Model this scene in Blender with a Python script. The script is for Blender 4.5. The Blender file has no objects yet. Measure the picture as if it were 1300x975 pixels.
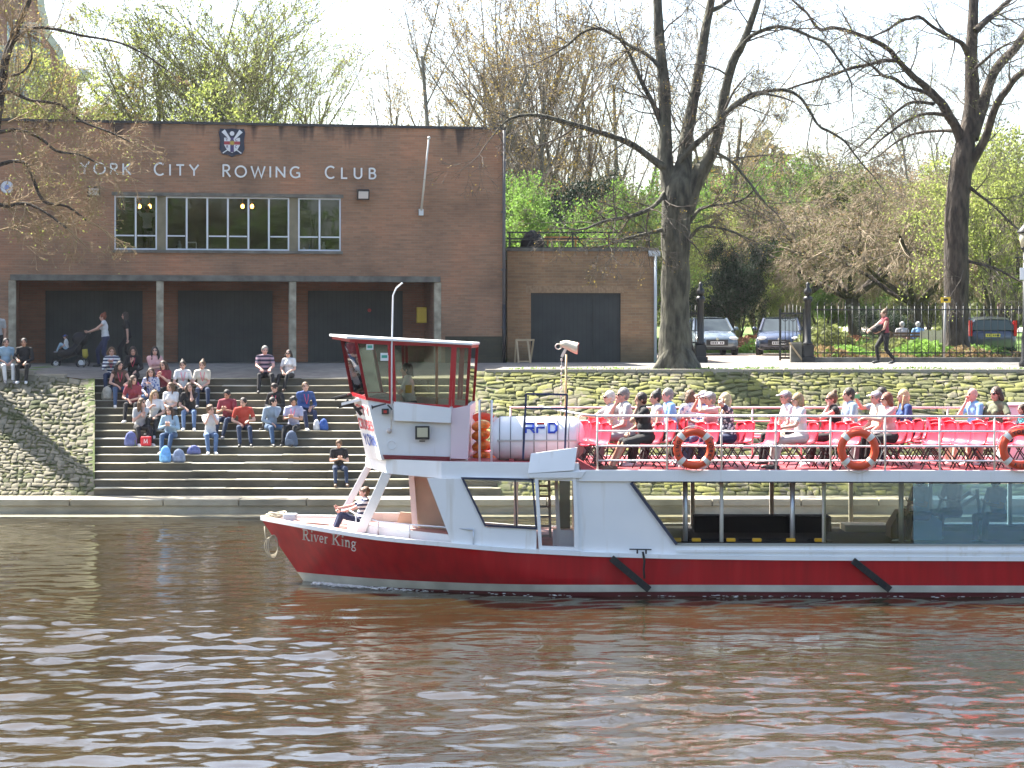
import bpy, math, random
import numpy as np
from mathutils import Vector, Matrix
R = math.radians
random.seed(7)
scene = bpy.context.scene
COL = scene.collection

# ------------------------------------------------------------------ camera, light, exposure
CAMZ, FPX, HY = 4.6, 2600.0, 425.0        # eye height above the water, focal length and horizon row in photo pixels
cam_d = bpy.data.cameras.new("camera"); cam = bpy.data.objects.new("camera", cam_d); COL.objects.link(cam)
cam.location = (0, 0, CAMZ); cam.rotation_euler = (R(90), 0, 0)
cam_d.sensor_width = 36.0; cam_d.lens = 36.0 * FPX / 1300.0
cam_d.shift_y = -(487.5 - HY) / 1300.0
cam_d.clip_end = 5000; cam_d.clip_start = 0.5
scene.camera = cam
SUN_EL, SUN_AZ = 53.0, 50.0               # azimuth: degrees left of the view axis, sun beyond the far bank
world = bpy.data.worlds.new("World"); scene.world = world; world.use_nodes = True
wn = world.node_tree.nodes; wl = world.node_tree.links
bg = wn.get('Background') or wn.new('ShaderNodeBackground')
sky = wn.new('ShaderNodeTexSky'); sky.sky_type = 'NISHITA'; sky.sun_disc = False
sky.sun_elevation = R(SUN_EL); sky.sun_rotation = R(-SUN_AZ)
sky.air_density = 1.0; sky.dust_density = 2.6; sky.ozone_density = .4
wl.new(sky.outputs[0], bg.inputs[0]); bg.inputs[1].default_value = 0.085
sun_d = bpy.data.lights.new("sun", 'SUN'); sun = bpy.data.objects.new("sun", sun_d); COL.objects.link(sun)
sun_d.energy = 4.8; sun_d.angle = R(0.5); sun_d.color = (1.0, 0.95, 0.86)
_L = Vector((math.sin(R(SUN_AZ))*math.cos(R(SUN_EL)), -math.cos(R(SUN_AZ))*math.cos(R(SUN_EL)), -math.sin(R(SUN_EL))))
sun.rotation_euler = _L.to_track_quat('-Z', 'Y').to_euler()
vs = scene.view_settings; vs.view_transform = 'Standard'; vs.look = 'None'; vs.gamma = 1.0; vs.exposure = 2.35
scene.cycles.max_bounces = 8; scene.cycles.transparent_max_bounces = 12
scene.cycles.caustics_reflective = False; scene.cycles.caustics_refractive = False

# ------------------------------------------------------------------ frames: a vertical plane frame and pixel tracing in it
class Frame:
    def __init__(s, ox, oy, deg, oz=0.0):
        s.ox, s.oy, s.oz, s.a = ox, oy, oz, R(deg); s.c, s.s = math.cos(s.a), math.sin(s.a)
    def uz(s, px, py, v=0.0):
        a = (px-650.0)/FPX
        u = (a*(s.oy+v*s.c) - s.ox + v*s.s)/(s.c - a*s.s)
        Y = s.oy + u*s.s + v*s.c
        return u, CAMZ-(py-HY)*Y/FPX - s.oz
    def u(s, px, v=0.0): return s.uz(px, 400, v)[0]
    def w(s, u, v, z): return Vector((s.ox+u*s.c-v*s.s, s.oy+u*s.s+v*s.c, z+s.oz))
    def root(s, name):
        o = bpy.data.objects.new(name, None); COL.objects.link(o)
        o.location = (s.ox, s.oy, s.oz); o.rotation_euler = (0, 0, s.a); o.empty_display_size = .3
        return o
def PX(px, py, d): return Vector(((px-650.0)*d/FPX, d, CAMZ-(py-HY)*d/FPX))

# ------------------------------------------------------------------ object helpers
def tag(o, label=None, cat=None, group=None, kind=None):
    if label: o['label'] = label
    if cat: o['category'] = cat
    if group: o['group'] = group
    if kind: o['kind'] = kind
    return o
def empty(name, loc=(0,0,0), rz=0.0, parent=None):
    o = bpy.data.objects.new(name, None); COL.objects.link(o); o.location = loc; o.rotation_euler = (0,0,rz)
    o.empty_display_size = .2
    if parent: o.parent = parent
    return o
def copy_tree(o, parent=None, over=None):
    c = o.copy(); COL.objects.link(c)
    if parent: c.parent = parent
    for ch in list(o.children): copy_tree(ch, c)
    return c
def arr_mesh(name, V, F, smooth=False, mi=None):
    """V (n,3) array, F (m,k) array, all faces with k corners"""
    V = np.asarray(V, dtype=np.float32); F = np.asarray(F, dtype=np.int32)
    me = bpy.data.meshes.new(name); k = F.shape[1]
    me.vertices.add(len(V)); me.vertices.foreach_set('co', V.ravel())
    me.loops.add(F.size); me.loops.foreach_set('vertex_index', F.ravel())
    me.polygons.add(len(F)); me.polygons.foreach_set('loop_start', np.arange(0, F.size, k, dtype=np.int32))
    me.polygons.foreach_set('loop_total', np.full(len(F), k, dtype=np.int32))
    if smooth: me.polygons.foreach_set('use_smooth', np.ones(len(F), dtype=bool))
    if mi is not None: me.polygons.foreach_set('material_index', np.asarray(mi, dtype=np.int32))
    me.update(calc_edges=True); me.validate()
    return me
def link(name, me, m, parent=None, loc=None):
    o = bpy.data.objects.new(name, me); COL.objects.link(o)
    for x in (m if isinstance(m, (list, tuple)) else [m]): me.materials.append(x)
    if parent: o.parent = parent
    if loc is not None: o.location = loc
    return o

class MB:
    def __init__(s): s.v = []; s.f = []; s.m = []; s.mi = 0; s.sm = []
    def add(s, vs, fs, smooth=False):
        b = len(s.v); s.v += [tuple(p) for p in vs]
        for f in fs: s.f.append([i+b for i in f]); s.m.append(s.mi); s.sm.append(smooth)
        return s
    def box(s, x0, x1, y0, y1, z0, z1, M=None):
        vs = [Vector(p) for p in ((x0,y0,z0),(x1,y0,z0),(x1,y1,z0),(x0,y1,z0),(x0,y0,z1),(x1,y0,z1),(x1,y1,z1),(x0,y1,z1))]
        if M: vs = [M @ p for p in vs]
        return s.add(vs, [(0,3,2,1),(4,5,6,7),(0,1,5,4),(1,2,6,5),(2,3,7,6),(3,0,4,7)])
    def bar(s, p, q, w, h=None, up=(0,0,1)):
        """box-section bar from p to q"""
        h = h or w; p, q = Vector(p), Vector(q); d = (q-p); L = d.length
        if L < 1e-6: return s
        d.normalize(); up = Vector(up)
        if abs(d.dot(up)) > .98: up = Vector((0,1,0))
        a = d.cross(up).normalized(); b = a.cross(d).normalized()
        vs = []
        for c in (p, q):
            for (i, j) in ((-1,-1),(1,-1),(1,1),(-1,1)): vs.append(c + a*(i*w/2) + b*(j*h/2))
        return s.add(vs, [(0,1,2,3),(7,6,5,4),(0,4,5,1),(1,5,6,2),(2,6,7,3),(3,7,4,0)])
    def tube(s, pts, r, n=8, caps=True, closed=False):
        pts = [Vector(p) for p in pts]; N = len(pts)
        rs = r if isinstance(r, (list, tuple)) else [r]*N
        rings = []; prev = None
        for i, p in enumerate(pts):
            if closed: t = pts[(i+1) % N]-pts[i-1]
            else: t = pts[min(i+1, N-1)]-pts[max(i-1, 0)]
            if t.length < 1e-9: t = Vector((0,0,1))
            t.normalize()
            if prev is None:
                ref = Vector((0,0,1)) if abs(t.z) < .9 else Vector((1,0,0))
                a = t.cross(ref).normalized()
            else:
                a = (prev - t*prev.dot(t))
                a = a.normalized() if a.length > 1e-6 else t.orthogonal().normalized()
            prev = a; b = t.cross(a)
            rings.append([p + (a*math.cos(2*math.pi*k/n)+b*math.sin(2*math.pi*k/n))*rs[i] for k in range(n)])
        vs = [v for g in rings for v in g]; fs = []
        for i in range(N if closed else N-1):
            j = (i+1) % N
            for k in range(n): fs.append((i*n+k, i*n+(k+1) % n, j*n+(k+1) % n, j*n+k))
        s.add(vs, fs, True)
        if caps and not closed:
            b = len(s.v)-N*n
            s.f.append([b+k for k in range(n)][::-1]); s.m.append(s.mi); s.sm.append(False)
            s.f.append([b+(N-1)*n+k for k in range(n)]); s.m.append(s.mi); s.sm.append(False)
        return s
    def cyl(s, p, q, r, n=16, r2=None): return s.tube([p, q], [r, r if r2 is None else r2], n)
    def prism(s, poly, a0, a1, axes='xz'):
        """poly in a plane, extruded along the third axis from a0 to a1"""
        n = len(poly); vs = []
        for a in (a0, a1):
            for (p, q) in poly:
                vs.append((p, a, q) if axes == 'xz' else ((p, q, a) if axes == 'xy' else (a, p, q)))
        fs = [tuple(range(n)), tuple(range(2*n-1, n-1, -1))]
        for i in range(n): j = (i+1) % n; fs.append((i, i+n, j+n, j))
        return s.add(vs, fs)
    def quad(s, a, b, c, d): return s.add([a, b, c, d], [(0,1,2,3)])
    def slab(s, pts, off):
        """polygon pts (3D) given thickness along vector off"""
        n = len(pts); off = Vector(off); vs = [Vector(p) for p in pts]+[Vector(p)+off for p in pts]
        fs = [tuple(range(n)), tuple(range(2*n-1, n-1, -1))]
        for i in range(n): j = (i+1) % n; fs.append((i, i+n, j+n, j))
        return s.add(vs, fs)
    def ell(s, c, r, n=12, m=8, M=None):
        vs = []; fs = []; c = Vector(c)
        for i in range(m+1):
            th = math.pi*i/m
            for k in range(n):
                ph = 2*math.pi*k/n
                p = Vector((r[0]*math.sin(th)*math.cos(ph), r[1]*math.sin(th)*math.sin(ph), r[2]*math.cos(th)))
                if M: p = M @ p
                vs.append(c+p)
        for i in range(m):
            for k in range(n): fs.append((i*n+k, (i+1)*n+k, (i+1)*n+(k+1) % n, i*n+(k+1) % n))
        return s.add(vs, fs, True)
    def loft(s, rings, close=True, caps=False, smooth=True):
        n = len(rings[0]); vs = [p for r in rings for p in r]; fs = []
        for i in range(len(rings)-1):
            for k in range(n if close else n-1):
                fs.append((i*n+k, i*n+(k+1) % n, (i+1)*n+(k+1) % n, (i+1)*n+k))
        if caps: fs += [tuple(range(n))[::-1], tuple(range((len(rings)-1)*n, len(rings)*n))]
        return s.add(vs, fs, smooth)
    def ribbon(s, pts, w, y0, y1, smooth=False):
        """2D stroke (x,z) given width w, extruded from y0 to y1"""
        pts = [Vector((p[0], p[1])) for p in pts]; N = len(pts); Lf = []; Rt = []
        closed = (pts[0]-pts[-1]).length < 1e-5 and N > 3
        for i in range(N):
            a = pts[i-1] if i > 0 else (pts[-2] if closed else pts[0]); b = pts[i+1] if i < N-1 else (pts[1] if closed else pts[-1])
            d1 = (pts[i]-a); d2 = (b-pts[i])
            if d1.length < 1e-9: d1 = d2
            if d2.length < 1e-9: d2 = d1
            d1 = d1.normalized(); d2 = d2.normalized()
            t = d1+d2; t = t.normalized() if t.length > 1e-6 else d1
            nrm = Vector((-t.y, t.x)); k = 1/max(.5, abs(nrm.dot(Vector((-d1.y, d1.x)))))
            ww = (w[i] if isinstance(w, (list, tuple)) else w)/2*k
            Lf.append(pts[i]+nrm*ww); Rt.append(pts[i]-nrm*ww)
        for i in range(N-1):
            q = [Lf[i], Lf[i+1], Rt[i+1], Rt[i]]
            vs = [(p.x, y0, p.y) for p in q]+[(p.x, y1, p.y) for p in q]
            s.add(vs, [(0,1,2,3),(7,6,5,4),(0,4,5,1),(1,5,6,2),(2,6,7,3),(3,7,4,0)])
        return s
    def build(s, name, m, parent=None, bevel=0.0, smooth=None, loc=None, fix=True):
        me = bpy.data.meshes.new(name); me.from_pydata(s.v, [], s.f)
        me.polygons.foreach_set('material_index', s.m)
        me.polygons.foreach_set('use_smooth', [bool(x) if smooth is None else smooth for x in s.sm])
        if fix:
            import bmesh
            bm = bmesh.new(); bm.from_mesh(me); bmesh.ops.recalc_face_normals(bm, faces=bm.faces); bm.to_mesh(me); bm.free()
        me.update()
        o = link(name, me, m, parent, loc)
        if bevel:
            b = o.modifiers.new('bevel', 'BEVEL'); b.width = bevel; b.segments = 2; b.limit_method = 'ANGLE'
        return o

def each(name, calls, m, parent, bevel=0.0):
    """one mesh per piece: calls is a list of functions that fill an MB"""
    out = []
    for f in calls: b = MB(); f(b); out.append(b.build(name, m, parent, bevel))
    return out
# ------------------------------------------------------------------ materials
MATS = {}
def mat(name, col, rough=.6, metal=0.0, var=0.0, vscale=3.0, bump=0.0, bscale=20.0, spec=None, trans=0.0, emit=None, estr=1.0, col2=None, coat=0.0, alpha=1.0, ior=None, sub=0.0):
    if name in MATS: return MATS[name]
    m = bpy.data.materials.new(name); m.use_nodes = True; nt = m.node_tree; b = nt.nodes['Principled BSDF']
    c = (*col, 1) if len(col) == 3 else col
    b.inputs['Base Color'].default_value = c; b.inputs['Roughness'].default_value = rough; b.inputs['Metallic'].default_value = metal
    if spec is not None: b.inputs['Specular IOR Level'].default_value = spec
    if trans: b.inputs['Transmission Weight'].default_value = trans
    if coat: b.inputs['Coat Weight'].default_value = coat; b.inputs['Coat Roughness'].default_value = .08
    if ior: b.inputs['IOR'].default_value = ior
    if alpha < 1: b.inputs['Alpha'].default_value = alpha
    if emit: b.inputs['Emission Color'].default_value = (*emit, 1); b.inputs['Emission Strength'].default_value = estr
    tc = None
    if var or col2:
        tc = nt.nodes.new('ShaderNodeTexCoord'); n = nt.nodes.new('ShaderNodeTexNoise'); n.inputs['Scale'].default_value = vscale; n.inputs['Detail'].default_value = 5
        nt.links.new(tc.outputs['Object'], n.inputs['Vector'])
        rp = nt.nodes.new('ShaderNodeValToRGB'); nt.links.new(n.outputs['Fac'], rp.inputs[0])
        c2 = col2 if col2 else tuple(min(1, x*(1+var)) for x in col[:3]); c1 = col if col2 else tuple(x*(1-var) for x in col[:3])
        rp.color_ramp.elements[0].position = .32; rp.color_ramp.elements[0].color = (*c1[:3], 1)
        rp.color_ramp.elements[1].position = .68; rp.color_ramp.elements[1].color = (*c2[:3], 1)
        nt.links.new(rp.outputs[0], b.inputs['Base Color'])
    if bump:
        tc = tc or nt.nodes.new('ShaderNodeTexCoord'); n = nt.nodes.new('ShaderNodeTexNoise'); n.inputs['Scale'].default_value = bscale; n.inputs['Detail'].default_value = 6
        nt.links.new(tc.outputs['Object'], n.inputs['Vector'])
        bp = nt.nodes.new('ShaderNodeBump'); bp.inputs['Strength'].default_value = bump; bp.inputs['Distance'].default_value = .02
        nt.links.new(n.outputs['Fac'], bp.inputs['Height']); nt.links.new(bp.outputs[0], b.inputs['Normal'])
    MATS[name] = m; return m
def nodes(name):
    m = bpy.data.materials.new(name); m.use_nodes = True; nt = m.node_tree
    return m, nt, nt.nodes['Principled BSDF']
def N(nt, typ, **kw):
    n = nt.nodes.new(typ)
    for k, v in kw.items():
        if k.startswith('i_'): n.inputs[k[2:].replace('_', ' ')].default_value = v
        else: setattr(n, k, v)
    return n
def mixc(nt, fac, a, b, mode='MIX'):
    n = nt.nodes.new('ShaderNodeMix'); n.data_type = 'RGBA'; n.blend_type = mode
    for s, x in ((0, fac), (6, a), (7, b)):
        if isinstance(x, (int, float)): n.inputs[s].default_value = x
        elif isinstance(x, tuple): n.inputs[s].default_value = (*x[:3], 1)
        else: nt.links.new(x, n.inputs[s])
    return n.outputs[2]
def ramp(nt, src, stops):
    n = nt.nodes.new('ShaderNodeValToRGB'); nt.links.new(src, n.inputs[0]); e = n.color_ramp.elements
    while len(e) < len(stops): e.new(.5)
    for i, (p, c) in enumerate(stops): e[i].position = p; e[i].color = (*c, 1) if isinstance(c, tuple) else (c, c, c, 1)
    return n.outputs[0]
def brick_mat(name, c1, c2, mortar, bw=.225, bh=.075, stain=None, green=False):
    m, nt, b = nodes(name); L = nt.links
    tc = N(nt, 'ShaderNodeTexCoord'); mp = N(nt, 'ShaderNodeMapping'); L.new(tc.outputs['Object'], mp.inputs[0])
    mp.inputs['Rotation'].default_value = (R(90), 0, 0)
    sx = N(nt, 'ShaderNodeSeparateXYZ'); L.new(tc.outputs['Object'], sx.inputs[0])
    ad = N(nt, 'ShaderNodeMath', operation='ADD'); L.new(sx.outputs[0], ad.inputs[0]); L.new(sx.outputs[1], ad.inputs[1])
    cx = N(nt, 'ShaderNodeCombineXYZ'); L.new(ad.outputs[0], cx.inputs[0]); L.new(sx.outputs[2], cx.inputs[1])
    br = N(nt, 'ShaderNodeTexBrick'); L.new(cx.outputs[0], br.inputs['Vector'])
    br.inputs['Scale'].default_value = 1; br.inputs['Brick Width'].default_value = bw; br.inputs['Row Height'].default_value = bh
    br.inputs['Mortar Size'].default_value = .006; br.inputs['Color1'].default_value = (*c1, 1); br.inputs['Color2'].default_value = (*c2, 1); br.inputs['Mortar'].default_value = (*mortar, 1)
    br.inputs['Bias'].default_value = .1
    n1 = N(nt, 'ShaderNodeTexNoise', i_Scale=.55, i_Detail=6.0); L.new(tc.outputs['Object'], n1.inputs['Vector'])
    c = mixc(nt, 1.0, br.outputs['Color'], ramp(nt, n1.outputs['Fac'], [(.28, (.60,.62,.62)), (.5, (.95,.95,.93)), (.72, (1.28,1.08,.98))]), 'MULTIPLY')
    # horizontal streaky courses
    mp2 = N(nt, 'ShaderNodeMapping'); mp2.inputs['Scale'].default_value = (.5, .5, 6); L.new(tc.outputs['Object'], mp2.inputs[0])
    n2 = N(nt, 'ShaderNodeTexNoise', i_Scale=2.2, i_Detail=5.0); L.new(mp2.outputs[0], n2.inputs['Vector'])
    c = mixc(nt, 1.0, c, ramp(nt, n2.outputs['Fac'], [(.3, (.86,.86,.86)), (.68, (1.1,1.07,1.04))]), 'MULTIPLY')
    if stain:      # (top z, length): soot runs below the coping
        mp3 = N(nt, 'ShaderNodeMapping'); mp3.inputs['Scale'].default_value = (1.0, 1.0, .05); L.new(tc.outputs['Object'], mp3.inputs[0])
        n3 = N(nt, 'ShaderNodeTexNoise', i_Scale=1.9, i_Detail=3.0); L.new(mp3.outputs[0], n3.inputs['Vector'])
        mr = N(nt, 'ShaderNodeMapRange'); L.new(sx.outputs[2], mr.inputs[0])
        mr.inputs[1].default_value = stain[0]-stain[1]; mr.inputs[2].default_value = stain[0]; mr.inputs[3].default_value = -.28; mr.inputs[4].default_value = .13
        s = N(nt, 'ShaderNodeMath', operation='ADD'); L.new(n3.outputs['Fac'], s.inputs[0]); L.new(mr.outputs[0], s.inputs[1])
        c = mixc(nt, ramp(nt, s.outputs[0], [(.60, 0.0), (.72, .85)]), c, (.035,.03,.03))
    if green:
        mr = N(nt, 'ShaderNodeMapRange'); L.new(sx.outputs[2], mr.inputs[0])
        mr.inputs[1].default_value = green[0]; mr.inputs[2].default_value = green[1]; mr.inputs[3].default_value = .35; mr.inputs[4].default_value = -.2
        s = N(nt, 'ShaderNodeMath', operation='ADD'); L.new(n1.outputs['Fac'], s.inputs[0]); L.new(mr.outputs[0], s.inputs[1])
        c = mixc(nt, ramp(nt, s.outputs[0], [(.5, 0.0), (.75, .7)]), c, (.045,.05,.03))
    L.new(c, b.inputs['Base Color']); b.inputs['Roughness'].default_value = .9
    bp = N(nt, 'ShaderNodeBump', i_Strength=.6, i_Distance=.01); L.new(br.outputs['Fac'], bp.inputs['Height']); bp.invert = True
    L.new(bp.outputs[0], b.inputs['Normal'])
    return m
WHITE2 = mat('white_gloss', (.78,.79,.8), .3)
def hull_mat():
    m, nt, b = nodes('hull_red_paint'); L = nt.links; tc = N(nt, 'ShaderNodeTexCoord')
    mp = N(nt, 'ShaderNodeMapping'); mp.inputs['Scale'].default_value = (2.2, 2.2, .22); L.new(tc.outputs['Object'], mp.inputs[0])
    n = N(nt, 'ShaderNodeTexNoise', i_Scale=2.6, i_Detail=6.0); L.new(mp.outputs[0], n.inputs['Vector'])
    n2 = N(nt, 'ShaderNodeTexNoise', i_Scale=1.1, i_Detail=4.0); L.new(tc.outputs['Object'], n2.inputs['Vector'])
    c = ramp(nt, n.outputs['Fac'], [(.3, (.31,.004,.010)), (.55, (.42,.005,.012)), (.75, (.45,.015,.02))])
    c = mixc(nt, ramp(nt, n2.outputs['Fac'], [(.62, 0.0), (.75, .35)]), c, (.18,.03,.03))
    L.new(c, b.inputs['Base Color']); L.new(ramp(nt, n2.outputs['Fac'], [(.3, .28), (.7, .5)]), b.inputs['Roughness']); b.inputs['Specular IOR Level'].default_value = .2
    wv = N(nt, 'ShaderNodeTexNoise', i_Scale=1.6, i_Detail=2.0); L.new(tc.outputs['Object'], wv.inputs['Vector'])
    bp = N(nt, 'ShaderNodeBump', i_Strength=.25, i_Distance=.04); L.new(wv.outputs['Fac'], bp.inputs['Height']); L.new(bp.outputs[0], b.inputs['Normal']); return m
def white_mat():
    m, nt, b = nodes('white_boat_paint'); L = nt.links; tc = N(nt, 'ShaderNodeTexCoord')
    mp = N(nt, 'ShaderNodeMapping'); mp.inputs['Scale'].default_value = (3.2, 3.2, .3); L.new(tc.outputs['Object'], mp.inputs[0])
    n = N(nt, 'ShaderNodeTexNoise', i_Scale=2.2, i_Detail=7.0); L.new(mp.outputs[0], n.inputs['Vector'])
    n2 = N(nt, 'ShaderNodeTexNoise', i_Scale=1.4, i_Detail=4.0); L.new(tc.outputs['Object'], n2.inputs['Vector'])
    c = ramp(nt, n2.outputs['Fac'], [(.3, (.76,.78,.79)), (.7, (.83,.84,.84))])
    c = mixc(nt, ramp(nt, n.outputs['Fac'], [(.60, 0.0), (.80, .5)]), c, (.52,.46,.36))
    L.new(c, b.inputs['Base Color']); b.inputs['Roughness'].default_value = .4
    wv = N(nt, 'ShaderNodeTexNoise', i_Scale=1.8, i_Detail=2.0); L.new(tc.outputs['Object'], wv.inputs['Vector'])
    bp = N(nt, 'ShaderNodeBump', i_Strength=.15, i_Distance=.03); L.new(wv.outputs['Fac'], bp.inputs['Height']); L.new(bp.outputs[0], b.inputs['Normal']); return m
RED = mat('red_paint', (.42,.012,.02), .25, var=.08, vscale=1.5)
REDHULL = hull_mat(); WHITE = white_mat()
DECK = mat('red_deck_paint', (.36,.05,.06), .5, var=.15, vscale=4)
SEATR = mat('red_plastic', (.62,.03,.06), .35, sub=0)
BLACK = mat('black_paint', (.015,.015,.017), .4)
RUB = mat('black_rubber', (.012,.012,.013), .75, bump=.3, bscale=30)
STEEL = mat('rail_steel', (.55,.57,.6), .35, .6)
NAVY = mat('navy_frame', (.02,.03,.07), .4)
CONC = mat('concrete', (.30,.29,.25), .9, var=.3, vscale=2.5, bump=.3, bscale=30)
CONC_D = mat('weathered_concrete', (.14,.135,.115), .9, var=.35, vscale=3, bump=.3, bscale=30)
def glass_mat(name, tint, alpha, rough=.02, sky_film=None):
    m, nt, b = nodes(name); L = nt.links
    out = nt.nodes['Material Output']
    tr = N(nt, 'ShaderNodeBsdfTransparent'); tr.inputs[0].default_value = (*tint, 1)
    gl = N(nt, 'ShaderNodeBsdfGlossy'); gl.inputs['Roughness'].default_value = rough; gl.inputs['Color'].default_value = (1,1,1,1)
    fr = N(nt, 'ShaderNodeFresnel', i_IOR=1.5)
    ad = N(nt, 'ShaderNodeMath', operation='ADD', use_clamp=True); L.new(fr.outputs[0], ad.inputs[0]); ad.inputs[1].default_value = alpha
    mx = N(nt, 'ShaderNodeMixShader'); L.new(ad.outputs[0], mx.inputs[0]); L.new(tr.outputs[0], mx.inputs[1]); L.new(gl.outputs[0], mx.inputs[2])
    if sky_film:
        df = N(nt, 'ShaderNodeBsdfDiffuse'); df.inputs[0].default_value = (*sky_film[:3], 1); m2 = N(nt, 'ShaderNodeMixShader'); m2.inputs[0].default_value = sky_film[3]
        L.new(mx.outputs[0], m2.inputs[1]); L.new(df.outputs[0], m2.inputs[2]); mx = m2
    L.new(mx.outputs[0], out.inputs['Surface'])
    return m
GLASS = glass_mat('clear_glass', (.92,.93,.92), .0)
GLASSB = glass_mat('tinted_glass_sky_film', (.6,.82,.92), .06, sky_film=(.32,.62,.78,.17))  # tinted pane; its diffuse blue layer stands in for the reflected sky
GLASSY = glass_mat('perspex_glass', (.84,.85,.78), .0)

# ------------------------------------------------------------------ lettering from strokes (unit height glyphs)
def arc(cx, cy, rx, ry, a0, a1, n=14): return [(cx+rx*math.cos(R(a0+(a1-a0)*i/n)), cy+ry*math.sin(R(a0+(a1-a0)*i/n))) for i in range(n+1)]
GL = {
 'Y': (.72, [[(0,1),(.36,.48)], [(.72,1),(.36,.48)], [(.36,.5),(.36,0)]]),
 'O': (.95, [arc(.475,.5,.43,.48,0,360,24)]),
 'R': (.62, [[(.06,0),(.06,1)], [(.06,.96),(.3,.96)]+arc(.3,.73,.24,.23,90,-90)+[(.06,.5)], [(.28,.5),(.62,0)]]),
 'K': (.66, [[(.06,0),(.06,1)], [(.6,1),(.08,.45)], [(.2,.56),(.66,0)]]),
 'C': (.78, [arc(.47,.5,.42,.48,48,312,20)]),
 'I': (.12, [[(.06,0),(.06,1)]]),
 'T': (.62, [[(0,.95),(.62,.95)], [(.31,.95),(.31,0)]]),
 'W': (1.1, [[(0,1),(.28,0),(.55,.9),(.82,0),(1.1,1)]]),
 'N': (.78, [[(.06,0),(.06,1)], [(.06,.95),(.72,.05)], [(.72,0),(.72,1)]]),
 'G': (.84, [arc(.47,.5,.42,.48,48,310,20)+[(.78,.12),(.78,.44)], [(.52,.44),(.8,.44)]]),
 'L': (.5, [[(.06,1),(.06,.04),(.5,.04)]]),
 'U': (.7, [[(.06,1),(.06,.36)]+arc(.35,.36,.29,.32,180,360,12)+[(.64,1)]]),
 'B': (.58, [[(.06,0),(.06,1)], [(.06,.96),(.3,.96)]+arc(.3,.75,.2,.21,90,-90)+[(.06,.54)], [(.3,.54)]+arc(.3,.29,.25,.25,90,-90)+[(.06,.04)]]),
 'F': (.52, [[(.06,0),(.06,1)], [(.06,.95),(.52,.95)], [(.06,.52),(.44,.52)]]),
 'D': (.7, [[(.06,0),(.06,1)], [(.06,.95),(.3,.95)]+arc(.3,.5,.36,.45,90,-90)+[(.06,.05)]]),
 'E': (.5, [[(.5,.95),(.06,.95),(.06,.05),(.5,.05)], [(.06,.5),(.42,.5)]]),
 'S': (.5, [arc(.26,.74,.2,.22,30,270,10)+arc(.26,.27,.22,.24,90,-150,10)]),
 'A': (.7, [[(0,0),(.35,1),(.7,0)], [(.14,.35),(.56,.35)]]),
 'M': (.86, [[(.04,0),(.08,1),(.43,.15),(.78,1),(.82,0)]]),
 '1': (.2, [[(0,.8),(.16,1),(.16,0)]]), '0': (.55, [arc(.27,.5,.24,.46,0,360,16)]), '7': (.5, [[(0,.96),(.5,.96),(.16,0)]]),
 '5': (.5, [[(.46,.95),(.1,.95),(.08,.55)]+arc(.24,.32,.24,.28,110,-140,10)]), 'V': (.7, [[(0,1),(.35,0),(.7,1)]]),
}
def text_width(s, h, gap): return sum((GL[c][0]*h+gap*h) if c != ' ' else .5*h for c in s)-gap*h
# ------------------------------------------------------------------ THE SETTING: ground, water, quay, steps, revetments
QY, QZ = 52.3, 0.40                       # quay edge distance and height above the water
SX0, SX1 = -12.0, -1.15                  # steps between these
TOPY, TOPZ, NR = 58.5, 3.36, 15           # head of the steps
RISE = (TOPZ-QZ)/NR; TREAD = (TOPY-53.5)/(NR-1)
WY, WZ = 57.4, 3.60                       # head of the cobbled revetments
def gz(x, y):
    if y > 400: return 8.0
    if y > 150: return 6.0+2.0*(y-150)/250
    if y > 86: return 3.84+2.16*((y-86)/64)**1.3
    if y > 62: return 3.71+.13*(y-62)/24
    side = WZ + (3.71-WZ)*max(0, (y-WY))/(62-WY)
    mid = TOPZ + (3.71-TOPZ)*max(0, (y-TOPY))/(62-TOPY)
    k = 1.0
    if SX0-2.2 < x < SX1+.9:
        k = max(0, (SX0-x)/2.2) if x < SX0 else (max(0, (x-SX1)/.9) if x > SX1 else 0)
    return mid+(side-mid)*k
def noise_mat(name, stops, scale, rough=.95, bump=.4, bscale=25, stretch=(1,1,1), stops2=None, scale2=1.0, bdist=.03):
    m, nt, b = nodes(name); L = nt.links; tc = N(nt, 'ShaderNodeTexCoord')
    mp = N(nt, 'ShaderNodeMapping'); mp.inputs['Scale'].default_value = stretch; L.new(tc.outputs['Object'], mp.inputs[0])
    n = N(nt, 'ShaderNodeTexNoise', i_Scale=scale, i_Detail=8.0); L.new(mp.outputs[0], n.inputs['Vector'])
    c = ramp(nt, n.outputs['Fac'], stops)
    if stops2:
        n2 = N(nt, 'ShaderNodeTexNoise', i_Scale=scale2, i_Detail=4.0); L.new(mp.outputs[0], n2.inputs['Vector'])
        c = mixc(nt, 1.0, c, ramp(nt, n2.outputs['Fac'], stops2), 'MULTIPLY')
    L.new(c, b.inputs['Base Color']); b.inputs['Roughness'].default_value = rough
    n3 = N(nt, 'ShaderNodeTexNoise', i_Scale=bscale, i_Detail=8.0); L.new(mp.outputs[0], n3.inputs['Vector'])
    bp = N(nt, 'ShaderNodeBump', i_Strength=bump, i_Distance=bdist); L.new(n3.outputs['Fac'], bp.inputs['Height']); L.new(bp.outputs[0], b.inputs['Normal'])
    return m
GRASS = noise_mat('grass_ground', [(.3, (.06,.11,.02)), (.6, (.11,.19,.035)), (.8, (.15,.2,.05))], .8, bump=1.0, bscale=12)
PAVE = noise_mat('pavement_asphalt', [(.3, (.15,.14,.125)), (.7, (.22,.205,.18))], 3.0, bump=.3, bscale=60, stops2=[(.35, .75), (.65, 1.1)], scale2=.5)
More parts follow.
